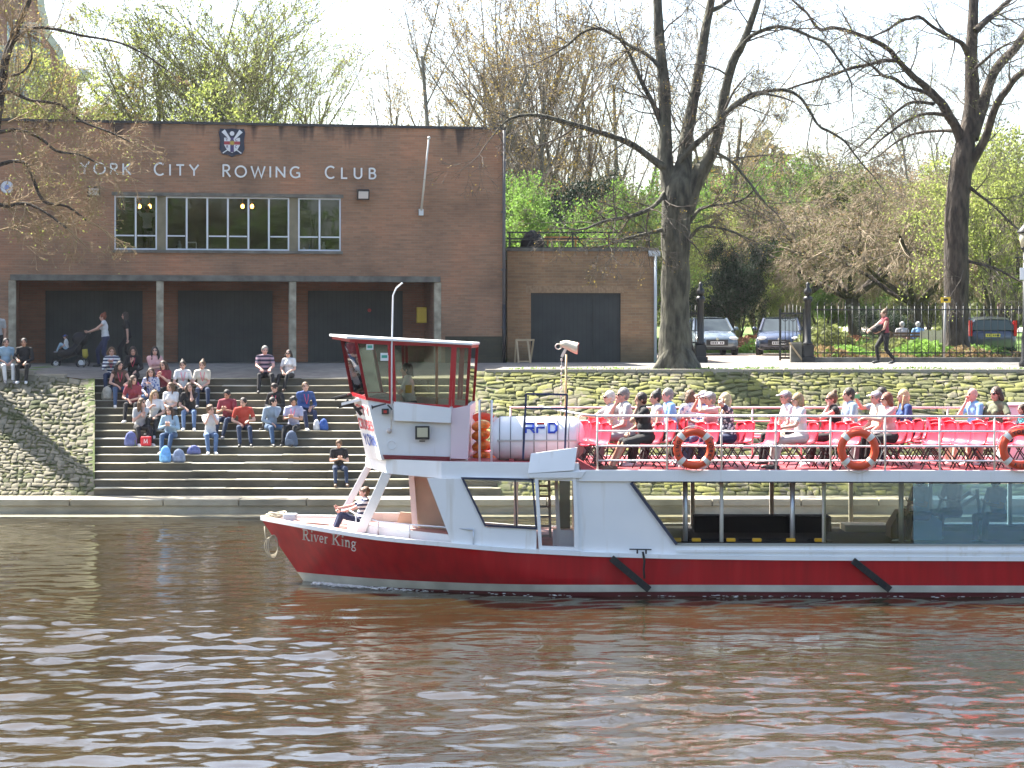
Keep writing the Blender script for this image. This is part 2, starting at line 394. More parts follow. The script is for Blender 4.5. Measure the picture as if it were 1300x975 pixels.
DRIVE = noise_mat('drive_gravel', [(.3, (.19,.15,.12)), (.7, (.26,.21,.17))], 5.0, bump=.5, bscale=60)
PATH = mat('pale_path', (.5,.46,.4), .9, var=.1)

def ground_sheet():
    xs = [-1500,-400,-150,-80,-50,-30,-20,-16,-14.5,SX0-2.2,SX0-1.1,SX0,-8,-5,SX1,SX1+.45,SX1+.9,3,8,14,20,30,50,80,150,400,1500]
    ysW = [WY,58.0,TOPY,59.5,61,62,66,72,80,86,95,110,130,150,200,300,400,800,3000]
    V = []; idx = {}
    def v(i, j):
        if (i, j) not in idx: idx[(i, j)] = len(V); V.append((xs[i], ysW[j], gz(xs[i], ysW[j])))
        return idx[(i, j)]
    F = []
    for i in range(len(xs)-1):
        for j in range(len(ysW)-1):
            if SX0-1e-6 <= xs[i] and xs[i+1] <= SX1+1e-6 and ysW[j+1] <= TOPY+1e-6: continue
            F.append((v(i,j), v(i+1,j), v(i+1,j+1), v(i,j+1)))
    o = link('ground', arr_mesh('ground', V, F), GRASS); tag(o, kind='structure')
ground_sheet()
def sheet(name, m, x0, x1, ys, lift, nx=40, xf=None):
    xs = sorted(set(list(np.linspace(x0, x1, nx))+[x for x in (SX0-2.2, SX0-1.1, SX0, SX1, SX1+.45, SX1+.9) if x0 < x < x1])); V = []; F = []
    for j, y in enumerate(ys):
        for x in xs: V.append((x, y, gz(x, y)+lift))
    n = len(xs)
    for j in range(len(ys)-1):
        for i in range(n-1):
            if ys[j+1] <= TOPY+1e-6 and xs[i] >= SX0-1e-6 and xs[i+1] <= SX1+1e-6: continue
            F.append((j*n+i, j*n+i+1, (j+1)*n+i+1, (j+1)*n+i))
    return tag(link(name, arr_mesh(name, V, F), m), kind='structure')
sheet('pavement', PAVE, -60, 90, [WY,58.0,TOPY,59.5,61,62,64.9], .004)
sheet('driveway', DRIVE, 4.75, 15.6, [64.9,66,72,80,84.5], .006, 8)
sheet('park_path', PATH, 17, 60, [118,121,124,127], .03, 10)

# water with real ripples
def make_water():
    rng = np.random.RandomState(3)
    xs = np.concatenate([[-1200,-300,-80,-40], np.arange(-19, 19.01, .09), [40,80,300,1200]])
    ys = np.concatenate([[-60,-10,8,14], np.arange(17.0, 52.9, .05), [53.2]])
    X, Y = np.meshgrid(xs, ys); Z = np.zeros_like(X)
    for i in range(90):
        lam = .17*(8.0**rng.rand()); k = 2*math.pi/lam
        th = rng.randn()*(.85 if lam < .55 else .5) + (0.1 if i % 2 else -.1)
        a = .0152*(lam/.6)**.1/k
        Z += a*np.sin(k*(math.sin(th)*X+math.cos(th)*Y)+rng.rand()*6.28)
    # calm and ruffled patches
    P = .8+.25*np.sin(.21*X+1.1)*np.sin(.13*Y+.4)+.18*np.sin(.5*Y+.3*X)
    P *= np.clip(1.5-(Y-19)/21.0, .6, 1.5)
    P *= 1+.22*np.clip(-X/7, 0, 1)
    Z *= P
    # the boat's own wash: short waves running off the side of the hull
    hw = np.clip((X+4.5)/1.5, 0, 1)*np.exp(-((Y-35.0)/1.5)**2)*(Y < 36.5)
    Z += hw*(.012*np.sin(6.5*Y+1.6*X+.8*np.sin(1.7*X))+.007*np.sin(13*Y-3*X+np.sin(2.9*X)))
    Z = np.sign(Z)*np.abs(Z)*(1+6*np.clip(Z, 0, .05))
    fade = np.clip((19-np.abs(X))/2, 0, 1)*np.clip((Y-17)/1.0, 0, 1)
    Z *= fade
    V = np.stack([X, Y, Z], -1).reshape(-1, 3); nx = len(xs); ny = len(ys)
    i = np.arange(ny-1)[:, None]*nx+np.arange(nx-1)[None, :]
    F = np.stack([i, i+1, i+1+nx, i+nx], -1).reshape(-1, 4)
    m, nt, b = nodes('river_water'); L = nt.links; tc = N(nt, 'ShaderNodeTexCoord')
    n0 = N(nt, 'ShaderNodeTexNoise', i_Scale=.25, i_Detail=3.0); L.new(tc.outputs['Object'], n0.inputs['Vector'])
    L.new(ramp(nt, n0.outputs['Fac'], [(.35, (.021,.0155,.0065)), (.65, (.030,.022,.010))]), b.inputs['Base Color'])
    b.inputs['Roughness'].default_value = .02; b.inputs['IOR'].default_value = 1.55
    mp = N(nt, 'ShaderNodeMapping'); mp.inputs['Scale'].default_value = (.55, 1.3, 1); L.new(tc.outputs['Object'], mp.inputs[0])
    n1 = N(nt, 'ShaderNodeTexNoise', i_Scale=9.0, i_Detail=4.0); L.new(mp.outputs[0], n1.inputs['Vector'])
    bp = N(nt, 'ShaderNodeBump', i_Strength=.14, i_Distance=.02); L.new(n1.outputs['Fac'], bp.inputs['Height']); L.new(bp.outputs[0], b.inputs['Normal'])
    tag(link('water', arr_mesh('water', V, F, True), m), kind='structure')
make_water()

# quay shelf along the water
STONE_Q = noise_mat('quay_stone', [(.3, (.30,.27,.20)), (.7, (.42,.38,.29))], 2.0, bump=.4, bscale=14, stops2=[(.35, .6), (.6, 1.1)], scale2=.6, stretch=(.6,1,1))
mb = MB(); x = -60.0
while x < 60:
    w = random.uniform(1.6, 2.4); g = .012
    mb.box(x+g, x+w-g, QY-.03, QY+.62, QZ-.17, QZ+random.uniform(-.01, .008)); x += w
mb.box(-60, 60, QY+.02, QY+.6, -1.2, QZ-.16); mb.box(-60, 60, QY+.61, 54.6, -1.2, QZ-.006)
quay = mb.build('quay', STONE_Q, bevel=.02); tag(quay, kind='structure')
mb = MB(); mb.box(-13.4, 60, QY-.75, QY-.0, -.8, .02)
tag(mb.build('submerged_ledge', mat('wet_stone', (.2,.18,.12), .4, var=.3, bump=.4), bevel=.01), kind='structure')

# river steps
STEP = noise_mat('step_stone', [(.3, (.075,.068,.05)), (.7, (.12,.108,.08))], 2.5, bump=.4, bscale=25, stops2=[(.3, .55), (.6, 1.05)], scale2=.9, stretch=(.7,1,1.5))  # risers darker than the treads: their shade is put into the colour
steps = empty('river_steps', ((SX0+SX1)/2, 53.5, QZ)); tag(steps, 'wide flight of long stone steps with shade-dark risers running down from the promenade to the river', 'steps')
sx = (SX0+SX1)/2
mb = MB(); NOSE = MB()
for k in range(NR):
    y0 = k*TREAD; z1 = (k+1)*RISE
    xl_ = -10.9-.205*k*TREAD-.03
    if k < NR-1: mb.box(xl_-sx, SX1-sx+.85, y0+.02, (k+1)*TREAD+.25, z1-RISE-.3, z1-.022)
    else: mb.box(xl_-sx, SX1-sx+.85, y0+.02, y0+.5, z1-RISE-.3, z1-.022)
    x = xl_-sx
    xe = SX1-sx+.85-k*.05 if k < NR-1 else SX1-sx
    while x < xe:
        w = min(random.uniform(.9, 1.5), xe-x+.001); dz = random.uniform(-.012, .006)
        NOSE.box(x+.004, x+w-.004, y0-.005+random.uniform(-.02,.014), y0+TREAD+.015, z1-.026, z1+dz); x += w; NOSE.mi = random.choice((0,0,1,2))
mb.build('riser', STEP, steps); NOSE.build('tread', [noise_mat('tread_stone', [(.3, (.33,.30,.22)), (.7, (.52,.48,.38))], 2.5, bump=.4, bscale=25, stretch=(.7,1,1.5)), noise_mat('tread_stone_dark', [(.3, (.20,.18,.13)), (.7, (.40,.37,.28))], 2.5, bump=.4, bscale=25), noise_mat('tread_stone_pale', [(.3, (.42,.40,.33)), (.7, (.56,.53,.45))], 2.5, bump=.4, bscale=25)], steps, bevel=.01)  # treads paler than risers: wear, plus sunlight put into the colour

# cobbled revetments: every stone modelled on the slope
def cobbles(name, x0f, x1f, topz, sw, sh, seed, mats, label):
    rng = random.Random(seed); root = empty(name, ((x0f(0)+x1f(0))/2, 53.5, QZ)); tag(root, label, 'wall')
    cx = root.location.x
    base = MB(); mb = MB()
    def P(x, t, out=0.0):       # t 0 bottom..1 top
        zt = topz(x); y = 53.5+(WY-53.5)*t; z = QZ+(zt-QZ)*t
        n = Vector((0, -(zt-QZ), (WY-53.5))).normalized()
        return Vector((x-cx, y-53.5+n.y*out, z-QZ+n.z*out))
    nx = 24
    for i in range(nx):
        for j in range(6):
            a, b = i/nx, (i+1)/nx; t0, t1 = j/6, (j+1)/6
            f = lambda s, t: P(x0f(t)+(x1f(t)-x0f(t))*s, t, -.05)
            base.quad(f(a,t0), f(b,t0), f(b,t1), f(a,t1))
    L = math.hypot(WY-53.5, 3.2); t = 0.0
    while t < .985:
        h = sh*rng.uniform(.8, 1.25)/L
        if t+h > .96: h = 1.0-t
        xa, xb = x0f(t+h/2), x1f(t+h/2); x = xa
        ph = rng.uniform(0, 6)
        while x < xb-.04:
            w = sw*rng.choice((.55,.7,.9,1.0,1.2,1.5))*rng.uniform(.9,1.1)
            if x+w > xb-.08: w = xb-x
            jt = rng.uniform(-.022,.022); g = .011; out = .008*rng.uniform(.2, 2.2)
            wv = lambda xx, tt: tt + (.022*math.sin(xx*.9+tt*7)+.014*math.sin(xx*2.3+tt*11+1.3)+.008*math.sin(xx*5.1+tt*23))*min(1, 6*tt)*min(1, 6*(1-tt))
            c = [[x+g+rng.uniform(-.3,.6)*g, t+g/L], [x+w-g-rng.uniform(-.3,.6)*g, t+g/L], [x+w-g-rng.uniform(-.3,.9)*g, t+h-g/L], [x+g+rng.uniform(-.3,.9)*g, t+h-g/L]]
            grid = []
            for j in range(4):
                for i in range(4):
                    a = (0,.14,.86,1)[i]; b = (0,.16,.84,1)[j]
                    if (i,j) == (0,0): sk = [rng.uniform(-.012,.012) for _ in range(4)]; c = [[c[q][0]+rng.uniform(-.03,.03)*(sw*2), c[q][1]+sk[q]] for q in range(4)]
                    xx = (c[0][0]*(1-a)+c[1][0]*a)*(1-b)+(c[3][0]*(1-a)+c[2][0]*a)*b
                    tt = (c[0][1]*(1-a)+c[1][1]*a)*(1-b)+(c[3][1]*(1-a)+c[2][1]*a)*b
                    edge = (i in (0,3)) or (j in (0,3)); cor = (i in (0,3)) and (j in (0,3))
                    if cor: xx += (.3 if i == 0 else -.3)*g; tt += (.3 if j == 0 else -.3)*g/L
                    grid.append(P(xx, min(1, max(0, wv(xx, tt))), -.01 if edge else out*rng.uniform(.85, 1.15)))
            mb.mi = rng.choices(range(len(mats)), weights=[4,3,2,2][:len(mats)])[0]
            mb.add(grid, [(j*4+i, j*4+i+1, j*4+i+5, j*4+i+4) for j in range(3) for i in range(3)], True)
            x += w
        t += h
    base.build('mortar_bed', noise_mat(name+'_bed', [(.35, (.10,.10,.045)), (.65, (.15,.155,.055))], 4), root, fix=False)
    mb.build('cobble_facing', mats, root, fix=False)
    return root
def moss(name, stone, green, th):
    m, nt, b = nodes(name); L = nt.links; tc = N(nt, 'ShaderNodeTexCoord')
    n = N(nt, 'ShaderNodeTexNoise', i_Scale=5.0, i_Detail=7.0); L.new(tc.outputs['Object'], n.inputs['Vector'])
    n2 = N(nt, 'ShaderNodeTexNoise', i_Scale=.7, i_Detail=3.0); L.new(tc.outputs['Object'], n2.inputs['Vector'])
    ad = N(nt, 'ShaderNodeMath', operation='ADD'); L.new(n.outputs['Fac'], ad.inputs[0]); L.new(n2.outputs['Fac'], ad.inputs[1])
    n3 = N(nt, 'ShaderNodeTexNoise', i_Scale=14.0, i_Detail=5.0); L.new(tc.outputs['Object'], n3.inputs['Vector'])
    s = mixc(nt, n3.outputs['Fac'], tuple(x*.7 for x in stone), tuple(x*1.25 for x in stone))
    L.new(mixc(nt, ramp(nt, ad.outputs[0], [(th-.08, 0.0), (th+.22, .9)]), s, green), b.inputs['Base Color']); b.inputs['Roughness'].default_value = .95
    bp = N(nt, 'ShaderNodeBump', i_Strength=.5, i_Distance=.03); L.new(n3.outputs['Fac'], bp.inputs['Height']); L.new(bp.outputs[0], b.inputs['Normal'])
    return m
GR = (.12,.125,.045); GR2 = (.19,.19,.045)
sm = [moss('cobble_a', (.18,.16,.10), GR, .92), moss('cobble_b', (.21,.19,.12), GR2, .95), moss('cobble_c', (.15,.135,.085), GR, .9), moss('cobble_d', (.19,.165,.11), GR2, 1.0)]
cobbles('cobbled_river_wall', lambda t: SX1+.85*(1-t), lambda t: 60.0, lambda x: WZ, .34, .165, 5, sm, 'long sloping cobbled embankment with yellow green moss behind the boat, right of the steps')
sl = [moss('cobble_e', (.16,.145,.10), (.07,.08,.025), 1.1), moss('cobble_f', (.21,.19,.135), (.08,.09,.03), 1.14), moss('cobble_g', (.12,.11,.075), (.05,.06,.02), 1.06)]  # darker than the right wall: tree shade put into the stone colour
cobbles('cobbled_river_wall', lambda t: -50.0, lambda t: -10.9-.8*t, lambda x: max(TOPZ, gz(x, WY+.01)) if x > SX0-2.2 else WZ, .21, .15, 6, sl, 'sloping wall of small rounded cobbles at the left end of the steps')
# cheek walls where the revetments stand forward of the steps
ckm = moss('cheek_moss', (.2,.18,.12), (.07,.1,.02), 1.0)
for (sg, bx, wx, tx) in ((1, -10.9, -11.7, -11.93), (-1, SX1+.85, SX1, SX1)):
    ox = tx-.08 if sg == 1 else tx+.9
    zt = TOPZ+.004 if sg == 1 else WZ-.03
    V_ = [(bx,53.5,QZ),(wx,WY,zt),(tx,TOPY+.02,TOPZ+.003 if sg == 1 else gz(SX1+.3, TOPY)-.05),(ox,TOPY+.02,TOPZ+.003 if sg == 1 else gz(SX1+.9, TOPY)-.05),(ox,WY,zt),(bx-.1*sg,53.5,QZ)]
    mb = MB(); n_ = len(V_); mb.add([Vector(p) for p in V_]+[Vector((p[0],p[1],-.3)) for p in V_], [(0,1,4,5),(1,2,3,4)]+[(i,i+n_,(i+1)%n_+n_,(i+1)%n_) for i in range(n_)])
    tag(mb.build('step_cheek', ckm), 'rough stone side wall closing the %s end of the river steps' % ('left' if sg == 1 else 'right'), 'wall')
# coping kerb along the top of the revetments and kerb at the head of the steps
mb = MB(); x = -60.0
while x < 90:
    w = random.uniform(.8, 1.2)
    if not (x+w > -11.7 and x < SX1+.1): mb.box(x+.006, x+w-.006, WY-.06, WY+.28, gz(x+w/2, WY+.1)-.12, gz(x+w/2, WY+.1)+.035)
    x += w
tag(mb.build('kerb', noise_mat('kerb_stone', [(.3, (.24,.22,.17)), (.7, (.36,.33,.27))], 2.0), bevel=.012), kind='structure')
# ------------------------------------------------------------------ THE CLUB BUILDING
BF = Frame(-.246, 64.0, 10.2, 3.60)
BRK = brick_mat('club_brick', (.36,.205,.13), (.29,.168,.108), (.28,.215,.155), stain=(7.45, 1.6))
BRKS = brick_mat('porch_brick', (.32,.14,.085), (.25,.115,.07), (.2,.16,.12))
DOORM, _nt, _b = nodes('dark_boarded_door')
_tc = N(_nt, 'ShaderNodeTexCoord'); _sx = N(_nt, 'ShaderNodeSeparateXYZ'); _nt.links.new(_tc.outputs['Object'], _sx.inputs[0])
_w = N(_nt, 'ShaderNodeMath', operation='MULTIPLY'); _w.inputs[1].default_value = 1/.14; _nt.links.new(_sx.outputs[0], _w.inputs[0])
_f = N(_nt, 'ShaderNodeMath', operation='FRACT'); _nt.links.new(_w.outputs[0], _f.inputs[0])
_nn = N(_nt, 'ShaderNodeTexNoise', i_Scale=2.0, i_Detail=6.0); _nt.links.new(_tc.outputs['Object'], _nn.inputs['Vector'])
_c = mixc(_nt, ramp(_nt, _f.outputs[0], [(.0, 0.0), (.1, 1.0)]), (.004,.005,.005), ramp(_nt, _nn.outputs['Fac'], [(.3, (.018,.024,.026)), (.75, (.035,.042,.042))]))
_nt.links.new(_c, _b.inputs['Base Color']); _b.inputs['Roughness'].default_value = .65
club = BF.root('club_building'); tag(club, 'flat roofed brown brick rowing club with white lettering above a porch of dark doors', 'building')
U = BF.u
def ZB(py, px=300, v=0): return BF.uz(px, py, v)[1]
UL = -24.0; DEP = 11.0; ROOF = ZB(153, 640)+.03
ROOF = 7.48
uo0, uo1 = U(19), U(551)                       # porch opening
zo = ZB(356, 300)
uw0, uw1 = U(145), U(433); zw0, zw1 = ZB(318, 300), ZB(250, 300)
# front wall with openings, 0.3 thick
T = .3; mb = MB()
mb.box(UL, uo0, 0, T, -.4, zo); mb.box(uo1, 0, 0, T, -.4, zo)
mb.box(UL, 0, 0, T, zo, zw0); mb.box(UL, uw0, 0, T, zw0, zw1); mb.box(uw1, 0, 0, T, zw0, zw1); mb.box(UL, 0, 0, T, zw1, ROOF-.08)
mb.box(UL, 0, DEP-T, DEP, -.4, ROOF-.08); mb.box(-T, 0, T, DEP-T, -.4, ROOF-.08); mb.box(UL, UL+T, T, DEP-T, -.4, ROOF-.08)
mb.build('wall', BRK, club)
PV = 2.3                                        # porch back wall depth
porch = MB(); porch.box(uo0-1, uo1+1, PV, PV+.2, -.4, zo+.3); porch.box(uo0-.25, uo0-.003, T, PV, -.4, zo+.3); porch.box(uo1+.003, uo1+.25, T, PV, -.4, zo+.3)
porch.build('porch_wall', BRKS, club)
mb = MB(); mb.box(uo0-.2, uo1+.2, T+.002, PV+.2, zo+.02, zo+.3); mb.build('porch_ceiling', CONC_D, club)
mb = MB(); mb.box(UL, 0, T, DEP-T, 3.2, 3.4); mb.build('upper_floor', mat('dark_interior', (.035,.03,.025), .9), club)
mb = MB(); mb.box(UL+.05, -.05, .05, DEP-.05, ROOF-.5, ROOF-.1); mb.build('roof', CONC_D, club)
mb = MB(); mb.box(UL-.04, .05, -.05, T+.1, ROOF-.08, ROOF); mb.build('coping', mat('lead_coping', (.04,.04,.042), .7), club)
# lintel and columns
mb = MB(); mb.box(uo0-.14, uo1+.2, -.06, T+.05, zo-.03, zo+.15); mb.build('lintel', CONC_D, club, bevel=.01)
for px in (15.5, 203, 371.5, 555.5):
    u = U(px); mb = MB()
    mb.box(u-.11, u+.11, -.03, .24, -.3, zo-.03); mb.build('column', mat('column_concrete', (.32,.29,.22), .9, var=.35, vscale=4, bump=.3), club, bevel=.015)
# porch doors on back wall
for (a, b) in ((58, 181), (226, 346), (391, 511)):
    u0, u1 = BF.u(a, PV), BF.u(b, PV); zt = BF.uz(a, 369, PV)[1]
    d = MB(); d.box(u0, u1, PV-.06, PV-.003, -.3, zt); D = d.build('door', DOORM, club)
    um = (u0+u1)/2; h = MB(); h.box(um-.012, um+.012, PV-.075, PV-.06, 0, zt); h.bar((um-.9, PV-.07, .9), (um+.9, PV-.07, .9), .03, .02); h.build('door_seam', BLACK, D)
# sign on the third door and the red sticker
mb = MB(); c = BF.uz(469, 394, PV-.08); mb.cyl((c[0], PV-.08, c[1]), (c[0], PV-.062, c[1]), .06, 8); mb.build('door_badge', mat('badge_red', (.35,.03,.03)), club)
# windows
FR = mat('window_frame_white', (.62,.66,.72), .4)
PIL = mat('olive_render', (.2,.18,.12), .9, var=.15)
WG = glass_mat('window_glass', (.7,.72,.7), .0)
surround = MB()
surround.box(uw0-.07, uw1+.07, -.05, .18, zw1, zw1+.1); surround.box(uw0-.05, uw1+.05, -.07, .18, zw0-.09, zw0)
surround.build('window_surround', CONC_D, club)
for (a, b) in ((199.5, 210.5), (367.5, 378.5)):
    mb = MB(); mb.box(U(a), U(b), .03, .2, zw0+.002, zw1-.002); mb.build('window_pier', PIL, club)
def window(a, b, lights):
    u0, u1 = U(a)+.004, U(b)-.004; f = MB(); w = .045
    za, zb = zw0+.004, zw1-.004; zt = zw0+(318-300)/68.0*(zw1-zw0)
    f.box(u0, u1, .04, .1, za, za+w); f.box(u0, u1, .04, .1, zb-w, zb)
    n = len(lights); us = [u0+(u1-u0)*i/n for i in range(n+1)]
    for i, u in enumerate(us):
        lo = u if i == 0 else (u-w if i == n else u-w*.6); hi = u+w if i == 0 else (u if i == n else u+w*.6)
        f.box(lo, hi, .035, .105, za+w, zb-w)
    for i, t in enumerate(lights):
        if t: f.box(us[i]+w, us[i+1]-w, .042, .098, zt-.02, zt+.02)
    F = f.build('window', FR, club)
    g = MB(); g.box(u0+w, u1-w, .066, .074, za+w, zb-w); g.build('pane', WG, F)
window(145, 199.5, [1,1]); window(210.5, 367.5, [1,0,1,1,0,1]); window(378.5, 433, [1,1])
# room behind the windows
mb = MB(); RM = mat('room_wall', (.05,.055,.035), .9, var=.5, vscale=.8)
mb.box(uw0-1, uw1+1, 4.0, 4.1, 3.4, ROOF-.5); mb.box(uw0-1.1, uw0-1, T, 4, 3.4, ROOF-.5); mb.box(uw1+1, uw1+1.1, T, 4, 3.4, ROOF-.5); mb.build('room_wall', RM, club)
mb = MB(); c0, c1 = U(380, 1.5), U(395, 1.5)
mb.box(c0, c1, 1.6, 1.7, zw0-.3, zw1-.3); mb.build('curtain', mat('curtain_cloth', (.3,.28,.2), .9), club)
BULB = mat('lit_bulb', (1,.5,.1), .4, emit=(1,.38,.06), estr=9)
lampg = MB()
for px in (177, 190, 308, 320):
    u, z = BF.uz(px, 262, 1.6)
    lamp = MB(); lamp.ell((0,0,0), (.055,.055,.07), 10, 6); L_ = lamp.build('pendant_lamp', BULB)
    w_ = BF.w(u, 1.6, z); L_.location = w_
    st = MB(); st.cyl((0,0,.06), (0,0,ROOF-.5-z), .008, 6); st.build('flex', BLACK, L_)
    tag(L_, 'glowing orange bulb, %s of the pair seen inside the %s club window' % ('left' if px in (177, 308) else 'right', 'left' if px < 200 else 'wide'), 'lamp', 'glowing bulbs in the club room')
# small white things on the sill
SH = mat('white_china', (.7,.72,.75), .3)
for i, (px, w, h, tx) in enumerate([(228, .12, .3, 'white bar tap on the club window sill'), (243, .3, .25, 'white stool back behind the club window'), (386, .1, .12, 'white cup on the sill of the right club window'), (393, .06, .22, 'blue bottle on the sill of the right club window'), (411, .12, .3, 'white jug on the sill of the right club window')]):
    u, z = BF.uz(px, 315, .3); p = BF.w(u, .34, zw0); o_ = MB()
    if i == 1:
        o_.bar((-w/2,0,0), (-w/2,0,h), .03); o_.bar((w/2,0,0), (w/2,0,h), .03); o_.bar((-w/2,0,h), (w/2,0,h), .04)
    else: o_.tube([(0,0,0),(0,0,h*.6),(0,0,h*.8),(0,0,h)], [w/2, w/2, w*.25, w*.3], 10)
    oo = o_.build(['bar_tap','stool_back','cup','bottle','jug'][i], SH if i != 3 else mat('blue_glass', (.1,.2,.35), .2)); oo.location = p; tag(oo, tx, ['tap','stool','cup','bottle','jug'][i])
# lettering
LET = mat('white_letter', (.72,.74,.74), .4)
def facade_word(word, pxa, pxb, py, hpx):
    (ua, za), (ub, _) = BF.uz(pxa, py), BF.uz(pxb, py)
    h = hpx/41.5; gapn = len(word)-1
    tw = sum(GL[c][0]*h for c in word); gap = ((ub-ua)-tw)/gapn; u = ua
    for i, c in enumerate(word):
        hh = h*(1.0 if i == 0 else .9); wd = GL[c][0]*h
        mb = MB()
        for st in GL[c][1]: mb.ribbon([(u+p[0]*h, za+p[1]*hh) for p in st], .05, -.05, -.012)
        mb.build('letter', LET, club); u += wd+gap
facade_word('YORK', 101.5, 166, 221, 15.5); facade_word('CITY', 195.5, 252, 222.5, 15.5); facade_word('ROWING', 282.5, 381, 224.5, 15.5); facade_word('CLUB', 412.5, 477, 226.5, 15.5)
# crest
cu, cz = BF.uz(294.5, 181)
sh = [(-.36,.42),(-.2,.40),(0,.43),(.2,.40),(.36,.42),(.40,.3),(.36,.05),(.38,-.2),(.3,-.36),(.12,-.38),(0,-.45),(-.12,-.38),(-.3,-.36),(-.38,-.2),(-.36,.05),(-.40,.3)]
mb = MB(); mb.prism([(cu+x, cz+z) for x, z in sh], -.06, -.003); crest = mb.build('crest', mat('crest_navy', (.012,.016,.04), .4), club)
CW = mat('crest_white', (.68,.7,.72), .5); CR = mat('crest_red', (.35,.05,.06), .5); CY = mat('crest_gold', (.5,.35,.06), .4); CP = mat('crest_purple', (.06,.04,.13), .5)
mb = MB(); sh2 = [(-.24,.14),(.24,.14),(.24,-.08),(.15,-.24),(0,-.32),(-.15,-.24),(-.24,-.08)]
mb.prism([(cu+x, cz+z) for x, z in sh2], -.072, -.061); mb.build('shield', CW, crest)
mb = MB(); mb.box(cu-.24, cu+.24, -.078, -.073, cz-.07, cz+.03); mb.build('cross_bar', CR, crest)
mb = MB(); mb.box(cu-.055, cu+.055, -.084, -.079, cz-.3, cz+.15); mb.build('cross_post', CP, crest)
mb = MB()
for s_ in (-1, 1):
    mb = MB(); mb.ribbon([(cu-s_*.28, cz-.33), (cu-s_*.04, cz-.16)], .03, -.08, -.062)
    mb.ribbon([(cu+s_*.05, cz+.08), (cu+s_*.27, cz+.35)], [.04, .13], -.09, -.079); mb.build('oar', CW, crest)
mb = MB(); mb.cyl((cu, -.08, cz+.27), (cu, -.06, cz+.27), .07, 14); mb.build('roundel', CW, crest)
mb = MB()
for c, x, z in (('Y', -.19, .045), ('C', .10, .045), ('R', -.17, -.17), ('C', .09, -.17)):
    mb = MB()
    for st in GL[c][1]: mb.ribbon([(cu+x+p[0]*.08, cz+z+p[1]*.08) for p in st], .015, -.078, -.0725)
    mb.build('crest_letter', CP, crest)
mb = MB()
for i in range(8):
    a = i*math.pi/4; mb.ribbon([(cu, cz-.02), (cu+.07*math.cos(a), cz-.02+.07*math.sin(a))], [.02,.035], -.090, -.085)
mb.build('star', CY, crest)
# alarm box, floodlights, yellow box, angled flagpole, downpipe
u, z = BF.uz(9, 238); mb = MB(); mb.cyl((u, -.12, z), (u, 0, z), .17, 12, .2); al = mb.build('alarm_box', mat('alarm_white', (.6,.65,.72), .4), club)
mb = MB(); mb.cyl((u, -.135, z), (u, -.121, z), .07, 12); mb.build('alarm_lens', mat('alarm_blue', (.2,.3,.6), .2), al)
for px, py in ((119, 243), (461, 247)):
    u, z = BF.uz(px, py, -.25); o_ = empty('floodlight', BF.w(u, -.25, z), BF.a)
    mb = MB(); mb.box(-.19, .19, -.08, .08, -.16, .16, Matrix.Rotation(R(12), 4, 'X')); mb.build('housing', BLACK, o_, bevel=.02)
    mb = MB(); mb.box(-.15, .15, -.094, -.082, -.11, .11, Matrix.Rotation(R(12), 4, 'X')); mb.build('lens', mat('flood_lens', (.5,.5,.48), .15), o_)
    mb = MB(); mb.bar((-.1,.07,0), (-.1,.247,0), .03); mb.bar((.1,.07,0), (.1,.247,0), .03); mb.bar((-.1,.2,0), (.1,.2,0), .03); mb.build('bracket', BLACK, o_)
    tag(o_, 'black floodlight with pale lens fixed on the brick wall %s the club windows' % ('left of' if px < 200 else 'right of'), 'floodlight', 'floodlights on the club wall')
u0, z0 = BF.uz(537, 391, PV*.55); u1, z1 = BF.uz(550, 411, PV*.55)
mb = MB(); mb.box(-.16, .16, -.09, .09, -.25, .25); yb = mb.build('first_aid_box', mat('yellow_box', (.55,.38,.02), .45), bevel=.02)
yb.location = BF.w(uo1-.1-.12, PV*.55, BF.uz(544, 400, PV*.55)[1]); yb.rotation_euler.z = BF.a+R(90)*0
mb = MB(); mb.box(-.13, .13, -.1, -.091, -.2, .2); mb.build('box_lid', mat('yellow_box2', (.6,.42,.03), .4), yb)
tag(yb, 'yellow emergency box on the inner right side of the club porch', 'box')
a = BF.uz(534, 268); b = BF.uz(544.5, 175, -.9)
fp = empty('wall_flagpole', BF.w(a[0], -.1, a[1]), BF.a)
mb = MB(); q = (b[0]-a[0], -.8, b[1]-a[1]); mb.tube([(0,0,-.05), q], [.035,.025], 8); mb.ell(q, (.05,.05,.05), 8, 6); mb.build('pole', mat('pole_white', (.6,.6,.58), .4), fp)
mb = MB(); mb.box(-.07, .07, -.05, .097, -.14, .06); mb.build('wall_socket', STEEL, fp); tag(fp, 'bare white flagpole slanting out of the brick wall above the porch corner', 'flagpole')
mb = MB(); mb.cyl((-.02, -.09, -.1), (-.02, -.09, ROOF-.1), .05, 10)
for z in (1.2, 3, 4.8, 6.6): mb.box(-.09, .05, -.12, 0, z, z+.06)
mb.build('downpipe', mat('grey_pipe', (.09,.085,.085), .5), club)
mb = MB(); mb.cyl((-.02, -.09, -.12), (-.02, -.09, 1.95), .056, 10); mb.build('downpipe_foot', BLACK, club)
# dark plinth at the right end
mb = MB(); mb.box(uo1+.35, -.001, -.012, .01, -.4, .95); mb.build('plinth', brick_mat('plinth_brick', (.07,.065,.04), (.05,.05,.035), (.05,.05,.04)), club)
# doorway person inside the window: arm and white shirt added with the people

